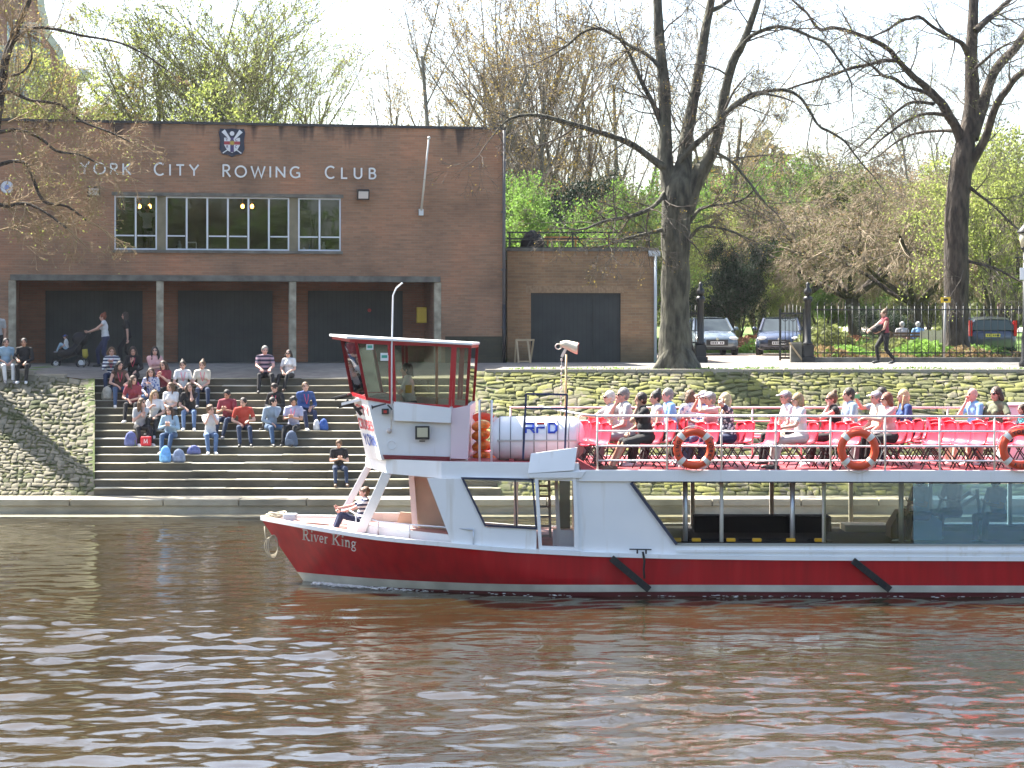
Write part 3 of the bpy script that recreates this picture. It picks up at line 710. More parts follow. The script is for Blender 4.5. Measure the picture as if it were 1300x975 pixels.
# ------------------------------------------------------------------ brick annex
AF = Frame(-.15, 65.0, 2.0, 3.60)
ann = AF.root('brick_annex'); tag(ann, 'single storey brick boat shed with wide black doors beside the club', 'building')
A = AF.u; az = lambda py, px=740: AF.uz(px, py)[1]
u1 = A(833); zt = az(319); d0, d1 = A(674), A(788); zd = az(372)
BRK2 = brick_mat('annex_brick', (.39,.245,.135), (.31,.19,.11), (.33,.26,.17), bw=.24, bh=.085, green=(0,1.3))
mb = MB(); mb.box(.0, d0, 0, .25, -.4, zt); mb.box(d1, u1, 0, .25, -.4, zt); mb.box(d0, d1, 0, .25, zd, zt)
mb.box(u1-.25, u1, .25, 8, -.4, zt); mb.box(0, u1-.25, 7.75, 8, -.4, zt); mb.build('wall', BRK2, ann)
mb = MB(); mb.box(d0, d1, .08, .14, -.4, zd); D = mb.build('door', DOORM, ann)
mb = MB(); um = d0+(d1-d0)*.69; mb.box(um-.01, um+.01, .066, .08, 0, zd-.02); mb.box(d0, d1, .05, .08, zd-.05, zd); mb.build('door_seam', BLACK, D)
mb = MB(); x = d0-.15
while x < d1+.1: mb.box(x, x+.07, -.008, .02, zd+.003, zd+.22); x += .082
mb.build('soldier_course', mat('soldier_brick', (.33,.22,.13), .9, var=.25, vscale=12), ann)
mb = MB(); mb.box(-.05, u1+.08, -.07, 8.1, zt, zt+.1); mb.build('roof', CONC_D, ann)
mb = MB(); mb.cyl((u1-.03, -.06, -.2), (u1-.03, -.06, zt-.0), .05, 10); mb.box(u1-.25, u1+.12, -.12, -.02, zt-.16, zt+.02); mb.build('downpipe', mat('pale_pipe', (.5,.54,.56), .45), ann)
# roof railing
rail = MB(); zr = az(294.5)
y0, y1 = .3, 7
for z in (zt+.12, (zt+zr)/2+.1, zr): rail.bar((0, y0, z), (A(825), y0, z), .045, .05)
for px, dg in ((647, 0), (680, 1), (727, 1), (773, 0), (824, 0)):
    u = A(px, .3); rail.bar((u, y0, zt+.05), (u, y0, zr), .06)
    if dg: rail.bar((u, y0+.02, zr), (u+.42, y0+.02, zt+.1), .04); rail.bar((u, y0+.02, zr), (u-.3, y0+.02, zt+.1), .04)
for z in (zt+.12, zr): rail.bar((A(825), y0, z), (A(825), y1, z), .045, .05); rail.bar((0, y1, z), (A(825), y1, z), .045)
rail.build('roof_railing', BLACK, ann)
def ontop(name, px, py0, py1, v, m, label, cat, shape):
    u, z = AF.uz(px, py1, v); o_ = shape.build(name, m); o_.location = AF.w(u, v, zt+.1); tag(o_, label, cat); return o_
mb = MB(); mb.box(-.55, .55, -.2, .2, .3, .42); mb.bar((-.45,0,0), (-.45,0,.3), .05); mb.bar((.45,0,0), (.45,0,.3), .05)
ontop('roof_bench', 713, 300, 316, 1.2, mat('orange_wood', (.45,.2,.06), .6), 'orange wooden bench on the flat roof of the annex behind the railing', 'bench', mb)
mb = MB(); mb.tube([(0,0,0),(0,0,.25),(0,0,.5),(0,0,.62)], [.42,.40,.25,.05], 10)
ontop('roof_planter', 676, 298, 317, 1.0, mat('dark_cover', (.015,.015,.017), .8, bump=.5), 'dark covered bundle standing on the annex roof at its left end', 'planter', mb)
# far gabled building at top left
GF = Frame(-28.5, 104.0, 28.0, 4.5)
gab = GF.root('gabled_brick_building'); tag(gab, 'tall red brick building with curved stone edged gable behind the trees at top left', 'building')
BR3 = brick_mat('far_brick', (.42,.2,.16), (.36,.17,.14), (.4,.3,.26))
STN = mat('pale_stone', (.55,.52,.46), .9)
g = GF.uz
prof = [(-60,152),(-60,-60),(25,-60),(50,-25),(52,10),(56,25),(60,45),(75,65),(80,82),(92,95),(98,105),(98,152)]
poly = [GF.uz(px, py) for px, py in prof]; poly = [(p[0], p[1] if i not in (0, len(prof)-1) else 0) for i, p in enumerate(poly)]
mb = MB(); mb.prism(poly, 0, 9); mb.build('wall', BR3, gab)
cop = MB(); cop.ribbon(poly[2:11], .35, -.12, .3); cop.ell((poly[10][0]+.3, .05, poly[10][1]+.45), (.4,.3,.4)); cop.build('gable_coping', STN, gab)
for pw, y_ in ((8,110),(30,112),(52,115),(8,80),(30,80),(52,85),(20,45),(40,48)):
    u, z = GF.uz(pw, y_); w_ = MB(); w_.box(u-.45, u+.45, -.06, .02, z-.8, z+.8); W_ = w_.build('window', mat('far_window', (.5,.55,.6), .3), gab)
    p_ = MB(); p_.box(u-.36, u-.03, -.07, -.061, z-.7, z+.7); p_.box(u+.03, u+.36, -.07, -.061, z-.7, z+.7); p_.build('pane', mat('far_pane', (.1,.13,.17), .1), W_)
for y_ in (98, 62): u, z = GF.uz(20, y_); mb = MB(); mb.box(poly[0][0], GF.uz(60 if y_ < 70 else 84, y_)[0], -.08, .02, z-.12, z+.12); mb.build('stone_band', STN, gab)
# ------------------------------------------------------------------ THE BOAT
B = Frame(0.0, 36.0, -1.2)
boat = B.root('tour_boat'); tag(boat, 'long white passenger boat with dark red hull, open top deck and raised wheelhouse', 'boat')
BW = 4.4                                        # beam; v=0 near side, v=BW far side
CV = BW/2
def bz(py, px=900, v=0): return B.uz(px, py, v)[1]
def bu(px, v=0): return B.u(px, v)
STERN = 17.0
ub, zb = B.uz(331, 659, CV)                     # bow tip on the centre line
us_, zs_ = B.uz(404, 748, CV)                   # stem at the water
def sheer(u):
    pts = [(331,658,CV),(360,664,1.6),(400,672,.95),(480,684,.3),(560,691,.06),(650,699,0),(750,704,0),(850,707,0),(1000,709,0),(1300,710,0)]
    us = [(lambda q: (q[0], q[1]))(B.uz(px, py, v)) for px, py, v in pts]
    if u <= us[0][0]: return us[0][1]
    for (a, za), (b, zb_) in zip(us, us[1:]):
        if u <= b: return za+(zb_-za)*(u-a)/(b-a)
    return us[-1][1]
def half(u, t):
    """half breadth at length u and height fraction t (0 keel, 1 sheer)"""
    u0 = stem_u(t)
    L = 4.3 + 3.2*(1-t)
    x = (u-u0)/L
    if x <= 0: return 0.0
    b = CV*(1-(1-min(1, x))**2.3)
    b *= (.90+.10*min(1, t*1.6)) if t < .65 else 1
    if u > STERN-3: b *= 1-.18*((u-STERN+3)/3)**2
    return b
ZK = -.55
def hull_z(u, t): return ZK+(sheer(u)-ZK)*t
def boot(u): # upper edge of the white boot stripe
    lo = B.uz(390, 726, CV)[1]; k = min(1, max(0, (u-us_)/7.0)); return lo+(bz(742.5)-lo)*(1-(1-k)**1.6)
def boot2(u):
    lo = B.uz(400, 738, CV)[1]; k = min(1, max(0, (u-us_)/7.0)); return lo+(bz(751.5)-lo)*(1-(1-k)**1.6)
def hull_v(u, z):
    t = (z-ZK)/(sheer(u)-ZK); return half(u, t)
def stem_u(t): return us_+(ub-us_)*(t-.1)/.9 if t > .1 else us_+(.1-t)*4
def hull_strip(name, m, zlo, zhi, n=6, out=0.0):
    S = list(np.linspace(0, 1, 46)**1.5*7.5)+list(np.linspace(7.8, STERN-ub, 26))
    mb = MB()
    for sd in (-1, 1):
        rings = []
        for s_ in S:
            r = []
            for i in range(n+1):
                u = ub+s_
                for _ in range(6):
                    z = zlo(u)+(zhi(u)-zlo(u))*i/n; t = (z-ZK)/(sheer(u)-ZK); su = stem_u(t)
                    u = su+s_*(STERN-su)/(STERN-ub)
                h = half(u, t)
                r.append((u, CV+sd*(h+(out if h > .02 else 0)), z))
            rings.append(r)
        mb.loft(rings, close=False)
    a, b_ = zlo(STERN), zhi(STERN)
    mb.add([(STERN, CV-hull_v(STERN, a), a), (STERN, CV+hull_v(STERN, a), a), (STERN, CV+hull_v(STERN, b_), b_), (STERN, CV-hull_v(STERN, b_), b_)], [(0,1,2,3)])
    return mb.build(name, m, boat, fix=False)
hull = hull_strip('hull', REDHULL, lambda u: boot(u), lambda u: sheer(u), 8)
hull_strip('boot_stripe', mat('boot_white', (.62,.6,.52), .5, var=.18, vscale=2.0), boot2, boot, 2, .004)
hull_strip('keel', mat('antifouling', (.10,.008,.012), .5, var=.2), lambda u: ZK, boot2, 5)
# gunwale and deck edge
mb = MB(); gus = list(np.linspace(ub, ub+7.5, 40))+list(np.linspace(ub+7.8, STERN, 20))
for sd in (-1, 1):
    rings = []
    for u in gus:
        h = half(u, 1.0); z = sheer(u); v = CV+sd*h; o_ = sd*.045
        rings.append([(u, v+o_, z-.03), (u, v+o_, z+.045), (u, v-sd*.09 if h > .1 else CV, z+.045), (u, v-sd*.09 if h > .1 else CV, z-.03)])
    mb.loft(rings, True, True, smooth=False)
mb.build('gunwale', WHITE, boat)
mb = MB(); rings = []
for u in gus: h = max(.0, half(u, 1.0)-.05); rings.append([(u, CV-h, sheer(u)+.0), (u, CV, sheer(u)+.02), (u, CV+h, sheer(u)+.0)])
mb.loft(rings, False, smooth=False); mb.build('main_deck', mat('pink_deck', (.34,.20,.18), .6, var=.15), boat)

# ---- cabin side with window openings (near and far side)
zD = bz(597.5)                                 # top deck level
DECKZ = zD
zFb = bz(611.5); zS = bz(692)                   # underside of fascia, sill
def panel(name, poly_px, v0, v1, m, parent=boat, bevel=0):
    pts = [B.uz(px, py, v0) for px, py in poly_px]; mb = MB(); mb.prism(pts, v0, v1)
    return mb.build(name, m, parent, bevel)
def both(poly_px, mb, v0=.05, th=.05):
    pts = [B.uz(px, py, v0) for px, py in poly_px]
    mb.prism(pts, v0, v0+th); mb.prism(pts, BW-v0-th, BW-v0)
def side_piece(poly, far=True):
    sp = MB(); sp.prism([B.uz(px, py, .05) for px, py in poly], .05, .1); sp.build('cabin_side', WHITE, boat)
    if far: sp = MB(); sp.prism([B.uz(px, py, .05) for px, py in poly], BW-.1, BW-.05); sp.build('cabin_side', WHITE, boat)
side_piece([(542,607),(587,608),(617,669),(681,672),(681,703),(576,696)], False)
a_, b__ = B.uz(560, 685, BW-.1), B.uz(729, 668, BW-.1); fw_ = MB(); fw_.box(a_[0], b__[0], BW-.1, BW-.05, sheer(a_[0])-.1, b__[1]); fw_.build('far_sill', mat('grey_inside', (.35,.37,.4), .6), boat)
for px in (575, 655): q_ = B.uz(px, 650, BW-.1); fw_ = MB(); fw_.box(q_[0]-.04, q_[0]+.04, BW-.11, BW-.06, sheer(q_[0]), zFb+.05); fw_.build('far_post', WHITE, boat)
side_piece([(586,606),(680,606),(680,612.5),(586,609)])
side_piece([(729,600),(800,600),(800,611),(858,692),(858,709),(729,705)])
side_piece([(680,697),(729,697),(729,705),(680,703)])
mb = MB()
pts = [B.uz(px, py, .05) for px, py in [(858,692.5),(1900,692.5),(1900,711),(858,710)]]
for v0 in (.05, BW-.1): mb.prism([(a[0], a[1]) for a in pts], v0, v0+.05)
mb.box(pts[0][0], pts[1][0], .0, .06, bz(701), bz(698)); mb.build('side_sill', WHITE, boat)
mb = MB(); z_ = bz(692.5); mb.box(bu(858), STERN-1.3, .03, .12, z_-.002, z_+.03); mb.build('sill_strip', mat('grey_trim', (.3,.32,.3), .6), boat)
# deck fascia and top deck
UD0 = bu(757); UDE = STERN-1.2
mb = MB(); mb.box(bu(735), UDE, .0, .05, zFb, zD+.01); mb.box(bu(735), UDE, BW-.05, BW, zFb, zD+.01); mb.box(UDE-.05, UDE, .05, BW-.05, zFb, zD+.01)
mb.build('deck_fascia', WHITE, boat, bevel=.008)
mb = MB(); mb.box(bu(735), UDE-.05, .052, BW-.052, zFb+.07, zD-.004); mb.build('top_deck', DECK, boat)
mb = MB(); mb.box(bu(802), UDE, .04, .1, zFb-.022, zFb-.002); mb.build('window_header', NAVY, boat)
# forward coach roof, a little lower than the deck edge: runs forward under wheelhouse and raft
zR = bz(590, 600); zR0 = B.uz(489, 583, .6)[1]
uA = B.u(490, .62); uF = B.u(464, CV)            # front corner, centre front
vN = .62
def coach(u): return zR0+(bz(588, 740)-zR0)*(u-uA)/(bu(740)-uA)
fas = MB()
# near and far side fascia following the edge, then the V front
for sgn in (0, 1):
    f = (lambda v: v) if sgn == 0 else (lambda v: BW-v)
    P0 = (uF, CV); P1 = (uA, f(vN)); P2 = (bu(560), f(.12)); P3 = (bu(735), f(.03))
    zt = [B.uz(464,581,CV)[1], zR0, coach(bu(560)), coach(bu(735))]; zb_ = [B.uz(464,592,CV)[1], B.uz(490,601,vN)[1], bz(608,560), bz(611,735)]
    for (p, q, i) in ((P0,P1,0),(P1,P2,1),(P2,P3,2)):
        inn = .05 if sgn == 0 else -.05
        vs = [(p[0],p[1],zb_[i]),(q[0],q[1],zb_[i+1]),(q[0],q[1],zt[i+1]),(p[0],p[1],zt[i]),
              (p[0]+.02,p[1]+inn,zb_[i]),(q[0]+.02,q[1]+inn,zb_[i+1]),(q[0]+.02,q[1]+inn,zt[i+1]),(p[0]+.02,p[1]+inn,zt[i])]
        fas.add(vs, [(0,1,2,3),(7,6,5,4),(0,4,5,1),(1,5,6,2),(2,6,7,3),(3,7,4,0)])
fas.build('coach_fascia', WHITE, boat)
mb = MB(); poly = [(uF,CV),(uA,vN),(bu(560),.12),(bu(735),.03),(bu(735)-.002,BW-.03),(bu(560),BW-.12),(uA,BW-vN)]
rf = [(p[0]+.03 if p[0] < bu(700) else p[0], p[1]+(.03 if p[1] < CV else (-.03 if p[1] > CV else 0)), coach(p[0])-.012 if abs(p[1]-CV) > .01 else B.uz(464,583,CV)[1]) for p in poly]
mb.slab(rf, (0,0,-.07)); mb.build('coach_roof', DECK, boat)
# front posts of the open fore cabin and its side frames
mb = MB()
base_n = B.uz(460, 672, .75); base_c = B.uz(442, 640, CV); 
topn = (uA+.02, vN+.03, B.uz(490,600,vN)[1]); botn = (B.u(457, .95), .95, sheer(B.u(457, .95))+.0)
mb.bar(topn, botn, .17, .09, (0,1,0)); mb.build('front_post', WHITE, boat, bevel=.01)
mb = MB(); mb.bar((uF+.06, CV, B.uz(464,592,CV)[1]), (B.u(428, CV), CV, sheer(B.u(428, CV))), .12, .1, (0,1,0)); mb.build('front_post', WHITE, boat, bevel=.01)
# low coaming round the foredeck well
for sgn in (0, 1):
    mb = MB(); f = (lambda v: v) if sgn == 0 else (lambda v: BW-v)
    pts = [(B.u(440,1.2), f(1.3)), (B.u(470,.75), f(.85)), (B.u(520,.3), f(.42)), (B.u(583,.1), f(.13))]
    for (p, q) in zip(pts, pts[1:]):
        z0, z1 = sheer(p[0]), sheer(q[0]); inn = .05 if sgn == 0 else -.05; h0 = .17
        vs = [(p[0],p[1],z0),(q[0],q[1],z1),(q[0],q[1],z1+h0),(p[0],p[1],z0+h0),(p[0],p[1]+inn,z0),(q[0],q[1]+inn,z1),(q[0],q[1]+inn,z1+h0),(p[0],p[1]+inn,z0+h0)]
        mb.add(vs, [(0,1,2,3),(7,6,5,4),(0,4,5,1),(1,5,6,2),(2,6,7,3),(3,7,4,0)])
    mb.build('coaming', WHITE, boat)
# white pillar between fore cabin and first window, slanting, with beige door panel inside
def spost(px_t, px_b, wpx, v, m, name='cabin_pillar', yt=604, yb=692, par=boat):
    pts = [B.uz(px_t-wpx/2, yt, v), B.uz(px_t+wpx/2, yt, v), B.uz(px_b+wpx/2, yb, v), B.uz(px_b-wpx/2, yb, v)]
    mb = MB(); mb.prism(pts, v, v+.05); return mb.build(name, m, par)
BEI = mat('beige_bulkhead', (.5,.42,.32), .7, var=.08)
# bulkhead leaf seen through the opening
panel('bulkhead', [(520,603),(548,603),(556,628),(566,645),(574,668),(574,677),(530,673)], 2.6, 2.66, BEI)
panel('bulkhead', [(508,650),(575,655),(577,678),(500,676)], 3.2, 3.26, BEI)
spost(522, 527, 7, 2.5, WHITE, 'bulkhead_edge', 603, 672)
# far side pillars seen through openings
# first window: glazing with rubber frame
def glazed(poly_px, v, gm, name='window', th=.012, fw=.035, par=boat, fm=NAVY):
    pts = [B.uz(px, py, v) for px, py in poly_px]
    fr = MB(); fr.ribbon(pts+[pts[0]], fw, v-.012, v+.03); F = fr.build(name, fm, par)
    g = MB(); g.prism(pts, v+.006, v+.006+th); g.build('pane', gm, F)
    return F
w1 = [(587,607),(676,609),(681,671),(616,667)]
glazed(w1, .035, GLASSB if False else GLASS); glazed(w1, BW-.06, GLASS)
mb = MB(); a, b_ = B.uz(654, 608, .06), B.uz(656, 670, .06); mb.bar((a[0], .06, a[1]), (b_[0], .06, b_[1]), .025); mb.build('window_bar', NAVY, boat)
# door opening with inner door, ladder-like fittings
fr = MB(); pts = [B.uz(px, py, .03) for px, py in ((681,607),(686,695),(733,697),(729,605))]
fr.ribbon(pts+[pts[0]], .06, .0, .1); fr.build('door_frame', WHITE, boat)
dr = MB(); pts = [B.uz(px, py, .9) for px, py in ((706,608),(730,608),(731,697),(710,697))]
dr.ribbon(pts+[pts[0]], .07, .88, .93); dr.prism([B.uz(px, py, .9) for px, py in ((709,672),(731,674),(731,697),(711,697))], .885, .925)
D = dr.build('cabin_door', WHITE, boat); mb = MB(); mb.prism([B.uz(px, py, .9) for px, py in ((708,611),(728,611),(729,671),(711,672))], .9, .91); mb.build('pane', GLASSY, D)
mb = MB()
for py in (617, 630, 643, 656, 668, 680): a = B.uz(682, py, 2.5); b_ = B.uz(698, py, 2.5); mb.bar((a[0], 2.5, a[1]), (b_[0], 2.5, b_[1]), .04)
for px in (683, 697): a = B.uz(px, 606, 2.5); b_ = B.uz(px+2, 700, 2.5); mb.bar((a[0], 2.5, a[1]), (b_[0], 2.5, b_[1]), .05)
mb.build('inner_ladder', mat('grey_ladder', (.3,.3,.28), .6), boat)
mb = MB(); a = B.uz(693, 625, 2.3); b_ = B.uz(724, 690, 2.3); mb.box(a[0]+.25, b_[0], 2.9, 3.0, b_[1]-.2, a[1]+.2); mb.build('locker', mat('grey_locker', (.16,.15,.14), .8), boat)
mb = MB(); a = B.uz(713, 672, 1.2); mb.box(a[0]-.16, a[0]+.2, 1.1, 1.4, a[1]-.4, a[1]); mb.build('notice_box', WHITE2, boat)
# tilted hatch cover above the door
pts = [B.uz(px, py, .02) for px, py in ((670,601),(674,576),(733,568),(729,597))]
mb = MB(); mb.slab([(p[0], -.03+(.1 if i in (1,2) else 0), p[1]) for i, p in enumerate(pts)], (0, .03, .0)); mb.build('hatch_cover', WHITE, boat, bevel=.006)
mb = MB(); mb.prism([B.uz(px, py, 0) for px, py in ((670,601),(744,598),(738,607),(672,607))], -.02, .06); mb.build('door_head', WHITE, boat, bevel=.01)
# red stair notch by the rail start
mb = MB(); mb.prism([B.uz(px, py, .02) for px, py in ((733,583),(757,596),(754,606),(738,596))], .02, .5); mb.build('deck_step', DECK, boat)
# long window glazing: front raked corner frame then blue panes at the right
fm = MB(); p = [B.uz(px, py, .04) for px, py in ((801,613),(859,691))]
fm.ribbon(p, .05, .0, .1); fm.build('raked_frame', NAVY, boat)
mb = MB(); mb.prism([B.uz(px, py, .05) for px, py in ((803,614),(866,614),(866,690),(861,690))], .052, .06); mb.build('corner_pane', GLASSY, boat)
xs_ = [1158, 1330, 1500, 1680, 1850]
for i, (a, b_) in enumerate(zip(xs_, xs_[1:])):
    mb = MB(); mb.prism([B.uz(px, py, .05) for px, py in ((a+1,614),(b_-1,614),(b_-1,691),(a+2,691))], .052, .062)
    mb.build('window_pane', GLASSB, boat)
mb = MB(); mb.prism([B.uz(px, py, .07) for px, py in ((1046,614),(1157,614),(1158,691),(1046,691))], .07, .078); mb.build('window_pane', GLASSY, boat)
LEA = mat('black_leather', (.010,.010,.012), .9, spec=.05)
# far side sill wall + posts
mb = MB(); mb.box(bu(800), STERN-1.3, BW-.09, BW-.04, sheer(0)-.1, bz(668, 900, BW)); mb.build('far_side', LEA, boat)
# deck posts (near row and far row)
PST = mat('post_cream', (.6,.57,.5), .4)
for px, v in ((870,.5),(916,.35),(1006,.5),(1046,.35),(1144,.45),(1330,.4),(1420,.4),(1510,.4),(1600,.4)):
    u, _ = B.uz(px, 600, v); mb = MB(); mb.cyl((u, v, sheer(0)-.1), (u, v, zFb+.07), .035 if px in (916,1046) else .045, 10); mb.build('deck_post', PST if px in (916,1046) else STEEL, boat)
for i in range(9):
    u = bu(900)+i*1.55; mb = MB(); mb.box(u-.04, u+.04, BW-.14, BW-.09, sheer(0)-.1, zFb+.07); mb.build('far_post', PST, boat)
# bulkhead, stair and counters inside the saloon (right)
mb = MB(); mb.prism([B.uz(px, py, 2.0) for px, py in ((1131,695),(1131,668),(1143,650),(1158,648),(1158,695))], 2.0, 2.6); mb.build('counter_end', mat('brown_panel', (.12,.045,.03), .6), boat)
mb = MB(); mb.prism([B.uz(px, py, 1.6) for px, py in ((1159,695),(1159,648),(1176,648),(1196,662),(1196,695))], 1.6, 2.6); mb.build('bar_counter', mat('pale_counter', (.55,.6,.6), .5), boat)
mb = MB(); mb.box(B.u(1075, 3), B.u(1131, 3), 3.2, 3.9, sheer(0)-.1, B.uz(1100,667,3.2)[1]); mb.build('cream_locker', mat('cream_panel', (.42,.37,.29), .6), boat)
mb = MB()
a, b_ = B.uz(1195, 658, 2.8), B.uz(1240, 628, 2.8)
for v in (2.7, 3.4): mb.bar((a[0], v, a[1]), (b_[0], v, b_[1]), .04, .07)
c_ = B.uz(1247, 665, 2.8); mb.bar((b_[0], 2.8, b_[1]+.1), (c_[0], 2.8, c_[1]-.4), .06); mb.build('stair_rail', WHITE2, boat)
# saloon benches: dark backs
zb66 = B.uz(900, 666, 3.55)[1]
mb = MB(); mb.box(bu(896), bu(1085), 3.45, 3.6, sheer(0), zb66); mb.box(bu(896), bu(1085), 3.0, 3.45, sheer(0), sheer(0)+.35); mb.build('long_bench', LEA, boat, bevel=.03)
mb = MB(); mb.box(bu(1190), bu(1900), 3.45, 3.6, sheer(0), zb66); mb.build('long_bench', LEA, boat, bevel=.03)
for px in (888, 912, 952, 986, 1040, 1250, 1310, 1380, 1450):
    u = B.u(px, 1.2); zt_ = B.uz(px, 686, 1.2)[1]; mb = MB()
    mb.tube([(u-.24,1.2,zt_-.35),(u-.24,1.2,zt_-.05),(u-.19,1.2,zt_),(u+.19,1.2,zt_),(u+.24,1.2,zt_-.05),(u+.24,1.2,zt_-.35)], .03, 8); mb.box(u-.23, u+.23, 1.18, 1.22, zt_-.4, zt_-.02)
    mb.build('bench_seat', LEA, boat)
mb = MB(); mb.box(bu(735), STERN-1.3, .12, BW-.12, sheer(0)-.05, sheer(0)+.035); mb.build('saloon_floor', mat('dark_floor', (.012,.011,.011), .9, spec=.1), boat)
YEL = mat('yellow_vest', (.8,.42,.01), .6)
for i, px in enumerate((859, 884, 928, 961, 1004, 1040)):
    u = B.u(px, .4); mb = MB(); mb.box(-.08, .08, -.05, .05, 0, .06); o_ = mb.build('life_vest_roll', YEL, bevel=.015); o_.location = B.w(u, .42, bz(690.5)); o_.rotation_euler.z = B.a
    tag(o_, 'small yellow pack on the saloon window ledge, %s from the front' % ['first','second','third','fourth','fifth','sixth'][i], 'life vest', 'yellow packs on the saloon ledge')
mb = MB(); mb.box(B.u(858,.38), B.u(1560,.38), .16, .6, bz(694), bz(690.6)); mb.build('window_ledge', LEA, boat)

# ---- wheelhouse
WN, WFv = .55, BW-.55
def wz(px, py, v=WN): return B.uz(px, py, v)
rk = lambda pt, v: (pt[0], v, pt[1])
# near corner, front centre: at window top, window sill, base
NT, NS, NBt = wz(452,434), wz(466,506), wz(484,584)
CT, CS, CB = B.uz(434,431,CV), B.uz(447,500,CV), B.uz(465,581,CV)
RT, RS, RB = wz(597,439), wz(592,517), wz(590,590)
MT, MS = wz(494,436), wz(496,511)
def mir(p): return (p[0], BW-p[1], p[2])
nt_, ns_, nb_ = rk(NT,WN), rk(NS,WN+.02), rk(NBt,WN+.05); ct, cs, cb = (CT[0],CV,CT[1]), (CS[0],CV,CS[1]), (CB[0],CV,CB[1])
rt, rs, rb = rk(RT,WN), rk(RS,WN+.02), rk(RB,WN+.05)
def quad_solid(mb, a, b, c, d, th):
    a, b, c, d = map(Vector, (a,b,c,d)); n = (b-a).cross(d-a).normalized()*th; mb.slab([a,b,c,d], n)
mb = MB()
for S in (lambda p: p, mir):
    sg = 1 if S((0,0,0))[1] == 0 else -1
    quad_solid(mb, S(nb_), S(rb), S(rs), S(ns_), -.04*sg)
    quad_solid(mb, S(cb), S(nb_), S(ns_), S(cs), -.04*sg)
quad_solid(mb, rb, mir(rb), mir(rs), rs, .04); mb.build('wheelhouse', WHITE, boat)
wheel = boat.children[-1]
for o_ in boat.children:
    if o_.name.startswith('wheelhouse'): wheel = o_
# white coachbox lip and panel on near side
def nearpanel(name, poly, v0, v1, m): return panel(name, poly, v0, v1, m, wheel)
nearpanel('side_locker', [(500,510),(573,518),(572,537),(500,534)], WN-.09, WN-.002+.02, WHITE)
nearpanel('base_strip', [(486,577.5),(571,580),(571,584.5),(488,583)], WN-.0, WN+.05, mat('maroon_paint', (.16,.01,.02), .4))
nearpanel('base_strip', [(572,576),(593,576.5),(591,584),(572,584)], WN-.0, WN+.05, MATS['maroon_paint'])
nearpanel('rear_panel', [(573,519),(597,514),(594,583),(572,582)], WN-.012, WN+.02, mat('pinkish_white', (.72,.6,.63), .45))
# red window frames
FRD = mat('frame_red', (.42,.012,.02), .35)
def frame3(mb, loop, w):
    n = len(loop)
    for i in range(n): mb.bar(loop[i], loop[(i+1) % n], w, w*.8, (0,1,0))
def wpane(loop, m=GLASSY):
    mb = MB(); a, b, c, d = map(Vector, loop); n = (b-a).cross(d-a).normalized()*.008; mb.slab([a,b,c,d], n); return mb
mt, ms = rk(MT, WN), rk(MS, WN+.02); qt, qs = rk(wz(575,438),WN), rk(wz(571,516),WN+.02)
k2t, k2s = rk(wz(499,436.5),WN), rk(wz(501,512),WN+.02); q2t, q2s = rk(wz(578,438.5),WN), rk(wz(575,516),WN+.02)
for S in (lambda p: p, mir):
    for loop in ((ct,nt_,ns_,cs), (nt_,mt,ms,ns_), (k2t,qt,qs,k2s), (q2t,rt,rs,q2s)):
        L_ = [S(p) for p in loop]; mb = MB(); frame3(mb, L_, .05); F = mb.build('window_frame', FRD, wheel); wpane(L_).build('pane', GLASSY, F)
L_ = [rt, mir(rt), mir(rs), rs]; mb = MB(); frame3(mb, L_, .05); F = mb.build('window_frame', FRD, wheel); wpane(L_).build('pane', GLASSY, F)
# roof
r0 = B.uz(418,427,CV); r1 = wz(600,438.5, WN-.06)
zc = r0[1]
plan = [(r0[0], CV, zc), (B.u(440,WN-.1), WN-.1, wz(440,430)[1]), (r1[0], WN-.1, r1[1]+.0), (r1[0], BW-WN+.1, r1[1]+.0), (B.u(440,WN-.1), BW-WN+.1, wz(440,430)[1])]
mb = MB(); mb.slab(plan, (0,0,.045)); mb.build('wheelhouse_roof', WHITE, wheel, bevel=.01)
mb = MB(); t = [(p[0]+.05 if i < 1 or i == 1 or i == 4 else p[0]-.02, p[1]+(.06 if p[1] < CV-.1 else (-.06 if p[1] > CV+.1 else 0)), p[2]-.05) for i, p in enumerate(plan)]
mb.slab(t, (0,0,.048)); mb.build('roof_trim', FRD, wheel)
# stickers, radar mast, horn, lamps
def sticker(px0, py0, px1, py1):
    a = B.uz(px0, py0, WN-.02); b_ = B.uz(px1, py1, WN-.02); mb = MB(); mb.box(a[0], b_[0], WN-.016, WN-.010, b_[1], a[1]); S_ = mb.build('sticker', WHITE2, wheel)
    mb = MB(); zz = (a[1]+b_[1])/2; mb.box(a[0]+.02, b_[0]-.02, WN-.02, WN-.017, zz-.02, zz+.03); mb.build('sticker_print', mat('sticker_green', (.05,.35,.25), .5), S_)
sticker(465,437,474,444); sticker(483,448,493,458)
mb = MB(); pole = [rk(wz(497,545,WN-.05),WN-.06), rk(wz(497.5,440,WN-.05),WN-.06), rk(wz(499,375,WN-.05),WN-.06), rk(wz(503,366,WN-.05),WN-.06), rk(wz(511,359,WN-.05),WN-.06)]
mb.tube(pole, .014, 8); mb.build('antenna', WHITE2, wheel)
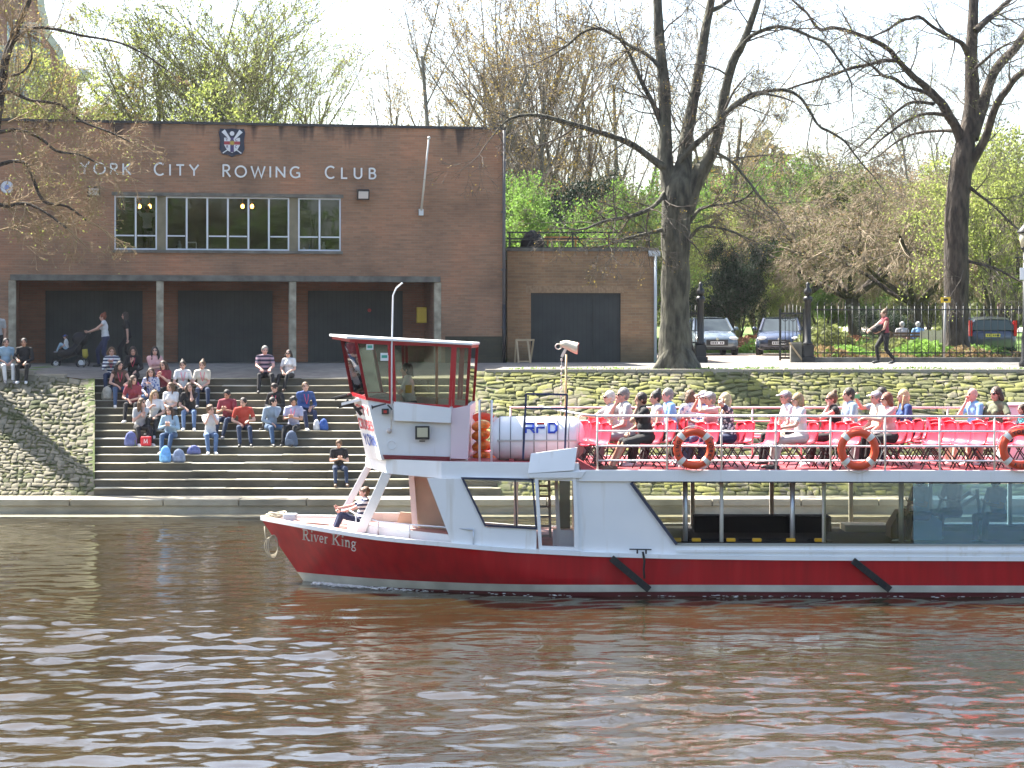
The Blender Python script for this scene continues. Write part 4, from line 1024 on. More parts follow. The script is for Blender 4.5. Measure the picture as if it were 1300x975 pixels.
# chamfer lettering (red and blue), on the near front face
def on_quad(a, b, c, d):
    a, b, c, d = map(Vector, (a,b,c,d)); return lambda s, t: (a*(1-s)+b*s)*(1-t)+(d*(1-s)+c*s)*t
Q = on_quad(cb, nb_, ns_, cs); nrm = (Vector(nb_)-Vector(cb)).cross(Vector(cs)-Vector(cb)).normalized()
def quadtext(word, s0, s1, t0, h, m, lw=.03):
    tw = sum(GL[c][0] for c in word)+.25*(len(word)-1); k = (s1-s0)/tw; x = s0
    for c in word:
        mb = MB()
        for st in GL[c][1]:
            P_ = [Q(x+p[0]*k, t0+p[1]*h)+nrm*.012 for p in st]
            for p, q in zip(P_, P_[1:]): mb.bar(p, q, lw, .006, nrm)
        x += (GL[c][0]+.25)*k; mb.build('painted_letter', m, wheel)
RL = mat('letter_red', (.6,.03,.05), .4); BL = mat('letter_blue', (.02,.08,.4), .4)
quadtext('CITY', .1, .93, .70, .15, RL); quadtext('CRUISES', .06, .97, .47, .16, RL); quadtext('YORK', .2, .93, .22, .17, BL)
# floodlight on wheelhouse side
def child_box(name, px0, py0, px1, py1, v0, v1, m, bevel=.006, par=None):
    a = B.uz(px0, py0, v0); b_ = B.uz(px1, py1, v0); mb = MB(); mb.box(a[0], b_[0], v0, v1, b_[1], a[1]); return mb.build(name, m, par or wheel, bevel)
F = child_box('deck_floodlight', 527, 541, 545, 558, WN-.13, WN-.02, BLACK); child_box('lens', 529.5, 543, 543, 555, WN-.137, WN-.131, mat('flood_lens2', (.5,.47,.33), .15), .0, F)
mb = MB(); c_ = B.uz(536, 560, WN-.05); mb.bar((c_[0]-.05, WN-.05, c_[1]), (c_[0]+.05, WN-.05, c_[1]), .02); mb.build('floodlight_bracket', BLACK, wheel)
F = child_box('side_lamp', 484.5, 519, 493, 526, WN-.12, WN+.01, BLACK); child_box('lens', 487, 521, 491, 524.5, WN-.127, WN-.121, mat('lamp_red', (.5,.02,.02), .2), 0, F)
mb = MB(); a = B.uz(472, 517, WN-.06); b_ = B.uz(490, 512.5, WN-.06); mb.tube([(a[0],WN-.07,a[1]),(a[0]+.03,WN-.07,a[1]+.005),(b_[0],WN-.07,b_[1])], [.045,.018,.012], 10); mb.build('horn', BLACK, wheel)
mb = MB(); a = B.uz(492, 514, WN-.06); b_ = B.uz(498, 520, WN-.06); mb.bar((a[0],WN-.07,a[1]),(b_[0],WN-.07,b_[1]),.025); mb.build('horn_bracket', BLACK, wheel)
mb = MB(); c_ = B.uz(494, 547, WN-.06); mb.ell((c_[0],WN-.03,c_[1]), (.05,.05,.05)); mb.build('fitting', mat('pale_fitting', (.5,.45,.42), .5), wheel)
mb = MB(); c_ = B.uz(497, 565, WN); mb.tube([(c_[0]+.075*math.cos(t), WN+.03, c_[1]+.075*math.sin(t)) for t in np.linspace(.3, 6.0, 16)], .006, 6); mb.build('cable_loop', WHITE2, wheel)
# black brackets with search lamps at the front
for (a, b_, w, v) in (((425,506.5),(447,501.5),.05,CV-.35),((440,508),(452,518),.05,CV-.6),((452,518),(459,527),.06,CV-.8),((452,520),(464,516),.05,CV-.9),((430,517),(446,514),.04,CV-.2)):
    p, q = B.uz(*a, v), B.uz(*b_, v); mb = MB(); mb.bar((p[0],v,p[1]),(q[0],v,q[1]),w); mb.build('lamp_bracket', BLACK, wheel)
mb = MB(); p, q = B.uz(424, 506, CV), B.uz(446, 500.5, CV); mb.slab([(p[0],CV-.5,p[1]),(q[0],CV-.75,q[1]),(q[0],CV+.75,q[1]),(p[0],CV+.5,p[1])], (0,0,.03)); mb.build('visor', BLACK, wheel)
mb = MB(); p = B.uz(441, 518, CV-.5); mb.slab([(p[0]-.1,CV-.6,p[1]+.1),(p[0]+.3,CV-.9,p[1]+.2),(p[0]+.3,CV+.9,p[1]+.2),(p[0]-.1,CV+.6,p[1]+.1)], (0,0,-.05)); mb.build('front_shelf', WHITE, wheel)
# interior console
mb = MB(); a = B.uz(470, 503, 1.4); b_ = B.uz(500, 520, 1.4); mb.box(a[0], b_[0], 1.2, 3.0, b_[1]-.3, a[1]); mb.build('console', mat('console_grey', (.2,.22,.24), .6), wheel)
child_box('yellow_case', 514.5, 489, 522, 499, 1.0, 1.2, mat('case_yellow', (.7,.42,.01), .5))
mb = MB(); u = B.u(552, 2.9); mb.box(u-.025, u+.025, 3.5, 3.55, RS[1]-.1, RT[1]); mb.build('inner_post', mat('orange_post', (.5,.2,.06), .6), wheel)
mb = MB(); mb.slab([Vector(x) for x in ((NBt[0]+.05, WN+.1, RS[1]-.75), (RB[0]-.02, WN+.1, RS[1]-.75), (RB[0]-.02, BW-WN-.1, RS[1]-.75), (NBt[0]+.05, BW-WN-.1, RS[1]-.75))], (0,0,-.04)); mb.build('cockpit_floor', DECK, wheel)

# ---- name on the bow: serif letters laid on the hull skin
def hull_pt(px, py, out=.008):
    v = .3
    for _ in range(12):
        u, z = B.uz(px, py, v); v = CV-hull_v(u, z)
    u, z = B.uz(px, py, v); return Vector((u, v-out, z))
SER = {  # strokes (points, width) in glyph units
 'R': (.68, [([(.16,0),(.16,.7)],.11),([(.02,.02),(.30,.02)],.035),([(.02,.68),(.3,.68)],.035),([(.16,.68),(.34,.67)]+arc(.34,.52,.15,.155,80,-90)+[(.16,.36)],.07),([(.32,.36),(.52,.03),(.66,.02)],.10)]),
 'i': (.26, [([(.13,0),(.13,.45)],.10),([(.03,.02),(.23,.02)],.03),([(.04,.44),(.13,.44)],.035),([(.13,.6),(.13,.70)],.10)]),
 'v': (.44, [([(.07,.44),(.22,.02)],.09),([(.22,.02),(.38,.44)],.045),([(.0,.45),(.16,.45)],.03),([(.3,.45),(.45,.45)],.03)]),
 'e': (.40, [([(.06,.25),(.34,.25)]+arc(.2,.24,.14,.2,10,310,14),.065)]),
 'r': (.34, [([(.11,0),(.11,.45)],.10),([(.02,.02),(.22,.02)],.03),([(.02,.44),(.11,.44)],.035),([(.12,.3),(.2,.42),(.31,.42)],.07)]),
 'K': (.74, [([(.16,0),(.16,.7)],.11),([(.02,.02),(.30,.02)],.035),([(.02,.68),(.3,.68)],.035),([(.17,.3),(.56,.68)],.05),([(.30,.42),(.6,.03)],.10),([(.46,.02),(.73,.02)],.035),([(.45,.68),(.68,.68)],.035)]),
 'n': (.50, [([(.11,0),(.11,.45)],.10),([(.02,.02),(.21,.02)],.03),([(.02,.44),(.11,.44)],.035),([(.12,.34),(.22,.43),(.33,.42),(.38,.32),(.38,.0)],.09),([(.28,.02),(.48,.02)],.03)]),
 'g': (.44, [(arc(.2,.3,.13,.13,0,360,14),.065),([(.3,.4),(.42,.44)],.05),([(.12,.18),(.09,.1),(.3,.05),(.37,-.04)]+arc(.21,-.08,.16,.1,10,-190,10)+[(.14,.06)],.06)]),
}
def bowword(word, x0, y0, x1, y1, hpx):
    tw = sum(SER[c][0] for c in word)+.03*(len(word)-1); x = 0
    for c in word:
        mb = MB()
        for pts, w in SER[c][1]:
            P_ = []
            for p in pts:
                s = (x+p[0])/tw; P_.append(hull_pt(x0+(x1-x0)*s, y0+(y1-y0)*s-p[1]*hpx))
            for k_, (p, q) in enumerate(zip(P_, P_[1:])):
                d = (q-p).normalized()*w*hpx/72/2*.6 if len(P_) > 3 else Vector((0,0,0))
                mb.bar(p-d, q+d, .006, w*hpx/72, (0,0,1) if abs((q-p).normalized().z) < .6 else (1,0,0)) if abs((q-p).normalized().z) < .6 else mb.bar(p-d, q+d, .006, w*hpx/72, (1,0,0))
        mb.build('name_letter', WHITE2, boat); x += SER[c][0]+.03
bowword('River', 383.5, 685, 416.5, 690.5, 19); bowword('King', 421, 691, 452.5, 696.5, 19)

# ---- foredeck rail, bow fittings
mb = MB(); pr = []
for px, py, v in ((444,648,1.5),(452,653,1.2),(480,662,.7),(520,666,.35),(560,669,.12),(601,672.5,.02)): u, z = B.uz(px, py, v); pr.append((u, v, z))
mb.tube(pr, .015, 8)
for i in (1, 2, 3, 5): mb.cyl(pr[i], (pr[i][0], pr[i][1]+.02, sheer(pr[i][0])), .013, 8)
mb.build('bow_rail', STEEL, boat)
mb = MB(); a = B.uz(366, 657, 1.9)
mb.box(a[0]-.1, a[0]+.14, 1.9, 2.2, a[1]-.1, a[1]+.06); mb.build('bow_fitting', mat('galvanised', (.4,.45,.5), .4), boat, bevel=.02)
mb = MB(); a, b_ = B.uz(372, 663, 1.7), B.uz(416, 668, 1.6); mb.tube([(a[0],1.75,a[1]-.02),(b_[0],1.75,b_[1]-.03)], [.05,.05], 8); mb.build('anchor_stock', mat('brown_iron', (.12,.05,.04), .6), boat)
mb = MB(); a, b_ = B.uz(346, 655.5, CV), B.uz(362, 660, CV)
for k in range(3): mb.tube([(a[0]+.05*k+.16*math.cos(t), CV+.16*math.sin(t), a[1]+.02*math.sin(2*t)+.03*k) for t in np.linspace(0, 6.28, 14)], .018, 6)
rp = mb.build('mooring_rope', mat('pale_rope', (.45,.4,.3), .9)); rp.matrix_world = boat.matrix_basis.copy(); tag(rp, 'pale coil of rope lying on the tip of the bow', 'rope')
mb = MB(); pts = []
top = B.uz(336, 668, CV-.1)
mb.tube([(top[0]+.0,CV-.12,top[1]), (top[0]+.02,CV-.14,top[1]-.2), (top[0]+.05,CV-.13,top[1]-.3)], .012, 6)
c_ = B.uz(345, 693, CV-.1)
for k in range(3): mb.tube([(c_[0]+(.13-.02*k)*math.cos(t)+.02*k, CV-.14-.02*k, c_[1]+(.17+.02*k)*math.sin(t)) for t in np.linspace(0, 6.28, 18)], .011, 6)
rp = mb.build('bow_rope', MATS['pale_rope']); rp.matrix_world = boat.matrix_basis.copy(); tag(rp, 'thin beige rope looped and hanging down off the bow stem', 'rope')
# ---- fenders: black rubber strips slung diagonally, T bar and short line
for px0, py0, px1, py1, lb in ((776,708,824,748,'black rubber fender strip slanting on the hull below the blank white panel'), (1082,711,1129,748,'black rubber fender strip slanting on the hull under the saloon window')):
    a, b_ = B.uz(px0, py0), B.uz(px1, py1); mb = MB(); mb.bar((0,0,0), (b_[0]-a[0],0,b_[1]-a[1]), .075, .12, (0,0,1))
    for k in range(1, 9):
        f = k/9; mb.bar(((b_[0]-a[0])*f-.02,-.045,(b_[1]-a[1])*f-.05), ((b_[0]-a[0])*f+.03,-.045,(b_[1]-a[1])*f+.05), .014)
    o_ = mb.build('rubber_fender', RUB, bevel=.015); o_.location = B.w(a[0], -.075, a[1]); o_.rotation_euler.z = B.a; tag(o_, lb, 'fender', 'fenders on the boat side')
mb = MB(); a, b_ = B.uz(799, 697), B.uz(827, 697.5); mb.bar((a[0],-.03,a[1]), (b_[0],-.03,b_[1]), .03, .02)
for px in (809, 820): c_ = B.uz(px, 697); mb.bar((c_[0],-.03,c_[1]), (c_[0],-.03,c_[1]-.09), .03, .02)
mb.build('mooring_cleat', BLACK, boat)
mb = MB(); mb.tube([(p_[0], -.06, p_[1]) for p_ in (B.uz(816,700), B.uz(818,712), B.uz(817,722), B.uz(818,734))], .022, 6)
rp = mb.build('short_line', RUB); rp.matrix_world = boat.matrix_basis.copy(); tag(rp, 'short dark line hanging from the cleat over the red hull', 'rope')

# ---- top deck railings
HR = [bz(528.5)-zD, bz(547.7)-zD, bz(566.6)-zD, bz(585)-zD]
for v, nm in ((.06, 'near'), (BW-.06, 'far')):
    mb = MB(); ua = UD0 if nm == 'near' else bu(640)
    for i, h in enumerate(HR): mb.tube([(ua, v, zD+h), (UDE-.1, v, zD+h)], .017 if i else .02, 8)
    if nm == 'near': mb.tube([(ua, v, zD+HR[0]), (ua-.25, v+.25, zD+HR[0]+.02), (ua-1.0, v+.9, zD+HR[0]+.14)], .016, 8)
    Rl = mb.build('railing', STEEL if nm == 'near' else mat('pink_rail', (.6,.42,.44), .4), boat)
    k = 0
    while True:
        u = UD0+.02+k*.95 if k else ua+.02
        if nm == 'near' and k == 1: u = bu(847)
        if k > 1: u = bu(847)+(k-1)*.955
        if u > UDE: break
        mb = MB(); mb.cyl((u, v, zD), (u, v, zD+HR[0]), .019, 8); mb.build('stanchion', PST if nm == 'near' else MATS['pink_rail'], Rl); k += 1
# raft area rails: white hoop and navy frame
zc_ = coach(bu(650))
mb = MB()
for loop in (((609,590),(609,508),(624,508),(624,590)),):
    P_ = [(B.u(px, .35), .35, B.uz(px, py, .35)[1]) for px, py in loop]; mb.tube(P_, .022, 8)
mb.build('boarding_hoop', WHITE2, boat)
mb = MB(); P_ = [(B.u(px, .18), .18, B.uz(px, py, .18)[1]) for px, py in ((664,583),(668,500),(720,501),(717,575))]
for a, b_ in zip(P_, P_[1:]): mb.bar(a, b_, .035)
mb.bar(tuple(B.uz(667,518.5,.18)[i] if i != 1 else .18 for i in (0,1,1))[:1]+(.18, B.uz(667,518.5,.18)[1]), (B.u(719,.18), .18, B.uz(719,519,.18)[1]), .035)
mb.build('raft_frame', mat('navy_paint', (.02,.03,.09), .4), boat)
# mast with twin horn speakers and chain
mb = MB(); a, b_ = B.uz(711, 570, 2.2), B.uz(713, 452, 2.2)
a2, b2 = B.uz(717, 570, 2.3), B.uz(719, 450, 2.3)
mb.cyl((a2[0],2.3,a2[1]), (b2[0],2.3,b2[1]), .02, 8); M_ = mb.build('mast', mat('bamboo', (.4,.3,.15), .5), boat)
mb = MB()
n = 26
for k in range(n):
    f = k/n; c_ = Vector((a[0]+(b_[0]-a[0])*f, 2.2, a[1]+(b_[1]-a[1])*f)); e = (.02,.006,.034) if k % 2 else (.006,.02,.034); mb.ell(c_, e, 6, 4)
mb.build('chain', mat('chain_pale', (.6,.58,.5), .4), M_)
mb = MB(); c0_, c1_ = B.uz(711, 437, 2.2), B.uz(733, 442, 2.2)
mb.tube([(c0_[0],2.2,c0_[1]), (c0_[0]+.1,2.2,c0_[1]), (c1_[0]-.02,2.2,c1_[1]), (c1_[0],2.2,c1_[1])], [.05,.08,.11,.12], 14); C_ = mb.build('camera_housing', mat('cream_metal', (.55,.5,.38), .35, .3), M_)
mb = MB(); mb.cyl((c1_[0]+.001,2.2,c1_[1]), (c1_[0]+.02,2.2,c1_[1]-.003), .105, 14); mb.build('housing_cap', mat('cap_red', (.3,.08,.05), .5), C_)
mb = MB(); t0 = B.uz(709, 440, 2.2); mb.tube([(t0[0]+.06*math.cos(t), 2.2, t0[1]+.05*math.sin(t)) for t in np.linspace(0, 6.0, 12)], .012, 6); mb.bar((b_[0],2.2,b_[1]-.02), (c0_[0]+.12,2.2,c0_[1]-.06), .05); mb.build('shackle', MATS['chain_pale'], M_)
# ------------------------------------------------------------------ things on the boat
# life raft canister
u0, u1 = B.u(622, .9), B.u(742, .9); zc = B.uz(680, 557, .9)[1]; RR = .40; Lr = u1-u0
raft = empty('life_raft_canister', B.w(u0, .95, zc), B.a); tag(raft, 'big white ribbed life raft canister lettered in blue on the red roof behind the wheelhouse', 'life raft')
mb = MB(); mb.tube([(0,0,0),(.03,0,0),(.12,0,0),(.2,0,0)]+[(.2+(Lr-.4)*i/6,0,0) for i in range(1,7)]+[(Lr-.12,0,0),(Lr-.03,0,0),(Lr,0,0)], [.12,.26,.36,RR]+[RR]*6+[.36,.26,.12], 28)
mb.build('canister', mat('raft_white', (.76,.78,.8), .35, var=.04), raft)
mb = MB(); mb.tube([(.18,0,.0),(Lr-.18,0,.0)], .01, 6); mb.box(.14, Lr-.14, -RR-.012, RR+.012, -.03, .0); mb.build('seam', mat('seam_grey', (.45,.45,.43), .5), raft)
for px in (634, 648, 664, 678, 694, 708, 722, 735):
    u = B.u(px, .55)-u0; 
    if .15 < u < Lr-.1:
        mb = MB(); rr = RR+.006; mb.tube([(u, rr*math.cos(t), rr*math.sin(t)) for t in np.linspace(0, 2*math.pi, 25)[:-1]], .008, 6, closed=True); mb.build('strap', mat('strap_grey', (.16,.17,.19), .6), raft)
for c, px0 in (('R',667.5),('F',682),('D',697)):
    mb = MB(); a = B.uz(px0, 549, .95-RR); h = .155; x0 = a[0]-u0; z0 = a[1]-zc
    st = {'R': [[(0,0),(0,.5)],[(0,1),(.85,1),(.85,.5),(0,.5)],[(.5,.5),(.95,0)]], 'F': [[(0,0),(0,.55),(.8,.55)]], 'D': [[(0,0),(0,1),(.6,1),(.85,.75),(.85,.25),(.6,0),(0,0)]]}[c]
    for s_ in st:
        Pz = [(x0+p[0]*h, z0+p[1]*h) for p in s_]; P3 = [Vector((x, -math.sqrt(max(.01, (RR+.012)**2-z*z)), z)) for x, z in Pz]
        for p, q in zip(P3, P3[1:]): mb.bar(p-(q-p).normalized()*.012, q+(q-p).normalized()*.012, .008, .036, (0,0,1) if abs((q-p).normalized().z) < .6 else (1,0,0))
    L_ = mb.build('letter', mat('raft_blue', (.01,.05,.42), .4), raft)
    if c == 'F':
        mb = MB(); mb.bar((x0-.01, -math.sqrt((RR+.012)**2-(z0+h)**2), z0+h), (x0+.13, -math.sqrt((RR+.012)**2-(z0+h)**2), z0+h), .008, .034); mb.build('letter_bar', mat('raft_red', (.6,.04,.03), .4), L_)
mb = MB(); 
for u in (.35, Lr-.4): mb.box(u, u+.09, -.35, .35, -RR-.12, -RR*.86)
mb.box(.2, Lr-.2, -.36, -.3, -RR-.12, -RR-.06); mb.build('cradle', DECK, raft)
# orange ring + orange life jackets stacked beside the raft
RING = mat('ring_orange', (.62,.07,.02), .5, var=.06, vscale=6); BAND = mat('ring_band', (.68,.68,.62), .5)
def ring_parts(root, Rm=.295, r=.072):
    mb = MB(); n = 40; mb.tube([(Rm*math.cos(2*math.pi*k/n), 0, Rm*math.sin(2*math.pi*k/n)) for k in range(n)], r, 14, closed=True); mb.build('ring', RING, root)
    for a in (45, 135, 225, 315):
        mb = MB(); mb.tube([(Rm*math.cos(R(t)), 0, Rm*math.sin(R(t))) for t in np.linspace(a-8, a+8, 5)], r+.004, 14, caps=False); mb.build('band', BAND, root)
    mb = MB(); pts = []
    for k in range(33):
        t = 2*math.pi*k/32; sag = .075*abs(math.sin(2*t-math.pi/2)); pts.append(((Rm+r+.012+sag*.35)*math.cos(t), -.02, (Rm+r+.012+sag*.35)*math.sin(t)-sag*.1))
    mb.tube(pts, .008, 6); mb.build('grab_line', mat('grab_line', (.6,.56,.45), .8), root)
def lifebuoy(px, py, v, label, text=None, vframe=-.09):
    u, z = B.uz(px, py, v); rt = empty('lifebuoy', B.w(u, v, z), B.a); ring_parts(rt); tag(rt, label, 'lifebuoy', 'orange lifebuoys on the boat')
    if text:
        for word, ac, sgn in text:
            n = len(word); rm = .295
            for i, c in enumerate(word):
                mb = MB(); a = R(ac+sgn*(i-(n-1)/2)*15); h = .062
                for st in GL[c][1]:
                    P_ = []
                    for p in st:
                        lx = (p[0]-GL[c][0]/2)*h; lz = (p[1]-.5)*h
                        rr_ = rm+lz*(1 if sgn < 0 else -1); aa = a-(lx/rm)*(1 if sgn < 0 else -1)
                        P_.append(Vector((rr_*math.cos(aa), -math.sqrt(max(1e-5, .0765**2-(rr_-rm)**2)), rr_*math.sin(aa))))
                    for p, q in zip(P_, P_[1:]): mb.bar(p, q, .012, .006, (0,1,0))
                mb.build('letter', BLACK, rt)
    return rt
lifebuoy(881, 569.5, -.03, 'orange lifebuoy with dark lettering hanging on the rail beside the man in black', [('KING', 180, -1), ('YORK', 0, -1)])
lifebuoy(1089.5, 570.5, -.03, 'plain orange lifebuoy without lettering in the middle of the near rail')
lifebuoy(1295, 569.5, -.03, 'orange lifebuoy hanging on the near rail at the right edge of the photo', [('YORK', 90, -1), ('KING', 275, 1)])
lifebuoy(613, 548, 2.6, 'orange lifebuoy standing behind the wheelhouse, half hidden by orange life jackets')
OJ = mat('jacket_orange', (.85,.20,.01), .55, var=.25, vscale=14)
for i, (px, py) in enumerate(((611,580),(611,566),(610,553),(610,541),(618,586))):
    u, z = B.uz(px, py, 1.7); mb = MB(); mb.ell((0,0,0), (.17,.3,.1), 14, 8); mb.ell((.03,-.1,.02), (.16,.18,.085), 12, 6)
    o_ = mb.build('life_jacket', OJ); o_.location = B.w(u, 1.7, z); o_.rotation_euler = (R(random.uniform(-8,8)), R(random.uniform(-10,10)), B.a+R(random.uniform(-10,10)))
    mb = MB(); mb.tube([(.175*math.cos(t), -.31*abs(math.sin(t))*.9, .105*math.sin(t)*.2) for t in np.linspace(-1.2,1.2,8)], .012, 5); mb.build('belt', mat('jacket_belt', (.5,.3,.1), .7), o_)
    tag(o_, 'orange life jacket, %s of the pile between wheelhouse and white raft' % ['lowest layer','second layer from the bottom','third layer from the bottom','top layer','fallen one to the right'][i], 'life jacket', 'pile of orange life jackets')

# seats
BOATP = [  # px, v of everyone on the top deck (used to seat them on chairs of their own)
 (779,2.1),(797,1.55),(822,.62),(838,1.5),(853,2.5),(879,2.6),(899,2.0),(908,1.3),(926,.75),(1003,2.1),(1018,.75),(1064,1.5),(1083,2.3),(1124,2.6),(1118,1.9),(1131,1.0),(1152,2.2),(1240,2.6),(1263,2.3),(1302,1.0)]
SEATED = [(B.u(px, v), v) for px, v in BOATP]
def make_chair():
    root = empty('deck_chair', (0,0,0)); tag(root, 'x', 'chair', 'red plastic chairs on the top deck')
    W = .47; prof = [(-.22,.43),(-.2,.455),(-.1,.44),(.06,.435),(.15,.46),(.19,.52),(.215,.65),(.235,.78),(.232,.81),(.215,.815)]
    # x forward is -x: front edge at x=-.22, back at +.2
    mb = MB(); rings = []
    for i, (x, z) in enumerate(prof):
        r = []
        for k in range(7):
            s = -1+2*k/6; dish = .035*(1-s*s); ww = W/2*(1 if i < 7 else (1-.08*(i-6)))
            back = i >= 4
            r.append((x-(0 if not back else -.0)+(dish*.9 if back else 0), s*ww, z-(0 if back else dish*.6)+(0 if not back else (.0 if i < 8 else -.03*s*s))))
        rings.append(r)
    mb.loft(rings, False); o_ = mb.build('shell', SEATR, root, fix=False); so = o_.modifiers.new('solid', 'SOLIDIFY'); so.thickness = .014; so.offset = 0
    for (x0, x1, sy) in ((-.17,-.02,-1),(-.17,-.02,1),(.14,.26,-1),(.14,.26,1)):
        pass
    for (xt, xb, y) in ((.05,-.22,-.19),(.05,-.22,.19),(-.12,.24,-.17),(-.12,.24,.17)):
        mb = MB(); mb.cyl((xt,y,.435), (xb,y,.0), .012, 6); mb.build('leg', BLACK, root)
    return root
proto = make_chair(); first = True
chair_no = 0
CHAIRS = []
def place_chair(u, v, rot, label):
    global first
    c = proto if first else copy_tree(proto); first = False
    c.location = B.w(u, v, DECKZ); c.rotation_euler.z = B.a+R(rot); c['label'] = label; CHAIRS.append((c, u, v)); return c
ordn = ['first','second','third','fourth','fifth','sixth','seventh']
rows = [(772,1),(836,1),(908,1),(985,1),(1088,1),(1191,1),(1247,1),(1304,1)]
rown = ['the front row','the second row','the row by the lettered lifebuoy','the fourth row','the row by the plain lifebuoy','the sixth row','the seventh row','the rearmost row']
EX = []
for ri, (px, _) in enumerate(rows):
    ue = B.u(px, .5)-.24
    for k in range(7):
        if k == 4: continue
        v = .42+.47*k+(0.12 if k > 4 else 0); u = ue-.18*k
        if v > BW-.35: continue
        if any(abs(u-pu) < .40 and abs(v-pv) < .34 for pu, pv in SEATED): continue
        place_chair(u, v, 24, 'red plastic chair, %s from the near rail in %s' % (ordn[k if k < 4 else k-1], rown[ri]))
for i, (u, v) in enumerate(SEATED):
    place_chair(u, v, 18, 'red plastic chair under the passenger who sits %s from the bow' % ['first','second','third','fourth','fifth','sixth','seventh','eighth','ninth','tenth','eleventh','twelfth','thirteenth','fourteenth','fifteenth','sixteenth','seventeenth','eighteenth','nineteenth','last'][i])
# small red stool up front
o_ = empty('red_stool', B.w(B.u(777, 1.3), 1.3, DECKZ), 0); mb = MB(); mb.cyl((0,0,.36),(0,0,.40),.17,16); mb.build('seat', SEATR, o_)
for k in range(4): mb = MB(); a = k*math.pi/2+.7; mb.cyl((.1*math.cos(a),.1*math.sin(a),.36),(.17*math.cos(a),.17*math.sin(a),0),.012,6); mb.build('leg', BLACK, o_)
tag(o_, 'small round red stool on the deck between the man and the front rail', 'stool')
# white box at the right end of the deck
u, z = B.uz(1262, 598, 3.4); o_ = empty('deck_box', B.w(B.u(1262, 3.4), 3.4, DECKZ), B.a); mb = MB(); mb.box(.1,1.6,-.3,.3,0,1.02); mb.build('cabinet', WHITE, o_, bevel=.03); mb = MB(); mb.box(.06,1.64,-.34,.34,1.025,1.07); mb.build('lid', WHITE2, o_, bevel=.01)
tag(o_, 'white box like cabinet on the top deck at the right, behind the woman in olive', 'cabinet')
# foam along the waterline
mb = MB(); rng = random.Random(4)
FO = mat('foam', (.7,.72,.72), .6)
for k in range(600):
    u = us_-.05+abs(rng.gauss(0, .9)) if k < 430 else rng.uniform(us_, STERN-1); h = half(max(u, us_+.02), .45)
    v = CV-h-.04-abs(rng.gauss(0, .13)) ; sz = rng.uniform(.005,.019)
    mb.ell((u, v, .015+rng.uniform(0,.02)), (sz*2.2, sz, sz*.35), 6, 4)
o_ = mb.build('foam', FO); o_.matrix_world = boat.matrix_basis.copy(); tag(o_, 'thin white foam along the waterline of the boat', 'foam', kind='stuff')
# ------------------------------------------------------------------ TREES
def polys_mesh(polys, rmin=0.0):
    """polys: list of (points Nx3, radii N, sides) -> one mesh; vectorised by (N, sides)"""
    groups = {}
    for P_, r, n in polys: groups.setdefault((len(P_), n), []).append((P_, r))
    VV = []; FF = []; base = 0
    for (K, n), L_ in groups.items():
        P_ = np.array([p for p, _ in L_], dtype=np.float32); r = np.array([q for _, q in L_], dtype=np.float32); M = len(L_)
        T_ = np.empty_like(P_); T_[:, 1:-1] = P_[:, 2:]-P_[:, :-2]; T_[:, 0] = P_[:, 1]-P_[:, 0]; T_[:, -1] = P_[:, -1]-P_[:, -2]
        T_ /= np.linalg.norm(T_, axis=2, keepdims=True)+1e-9
        D = P_[:, -1]-P_[:, 0]; ref = np.zeros((M, 3), np.float32); ax = np.argmin(np.abs(D), axis=1); ref[np.arange(M), ax] = 1
        a = np.cross(T_, ref[:, None, :]); a /= np.linalg.norm(a, axis=2, keepdims=True)+1e-9; b = np.cross(T_, a)
        ang = np.arange(n)*2*np.pi/n
        V = P_[:, :, None, :]+r[:, :, None, None]*(a[:, :, None, :]*np.cos(ang)[None, None, :, None]+b[:, :, None, :]*np.sin(ang)[None, None, :, None])
        VV.append(V.reshape(-1, 3))
        i = np.arange(M)[:, None, None]*K*n+np.arange(K-1)[None, :, None]*n; k = np.arange(n)[None, None, :]; k2 = (k+1) % n
        F = np.stack([i+k, i+k2, i+n+k2, i+n+k], -1).reshape(-1, 4)+base; FF.append(F); base += M*K*n
    return np.concatenate(VV), np.concatenate(FF)
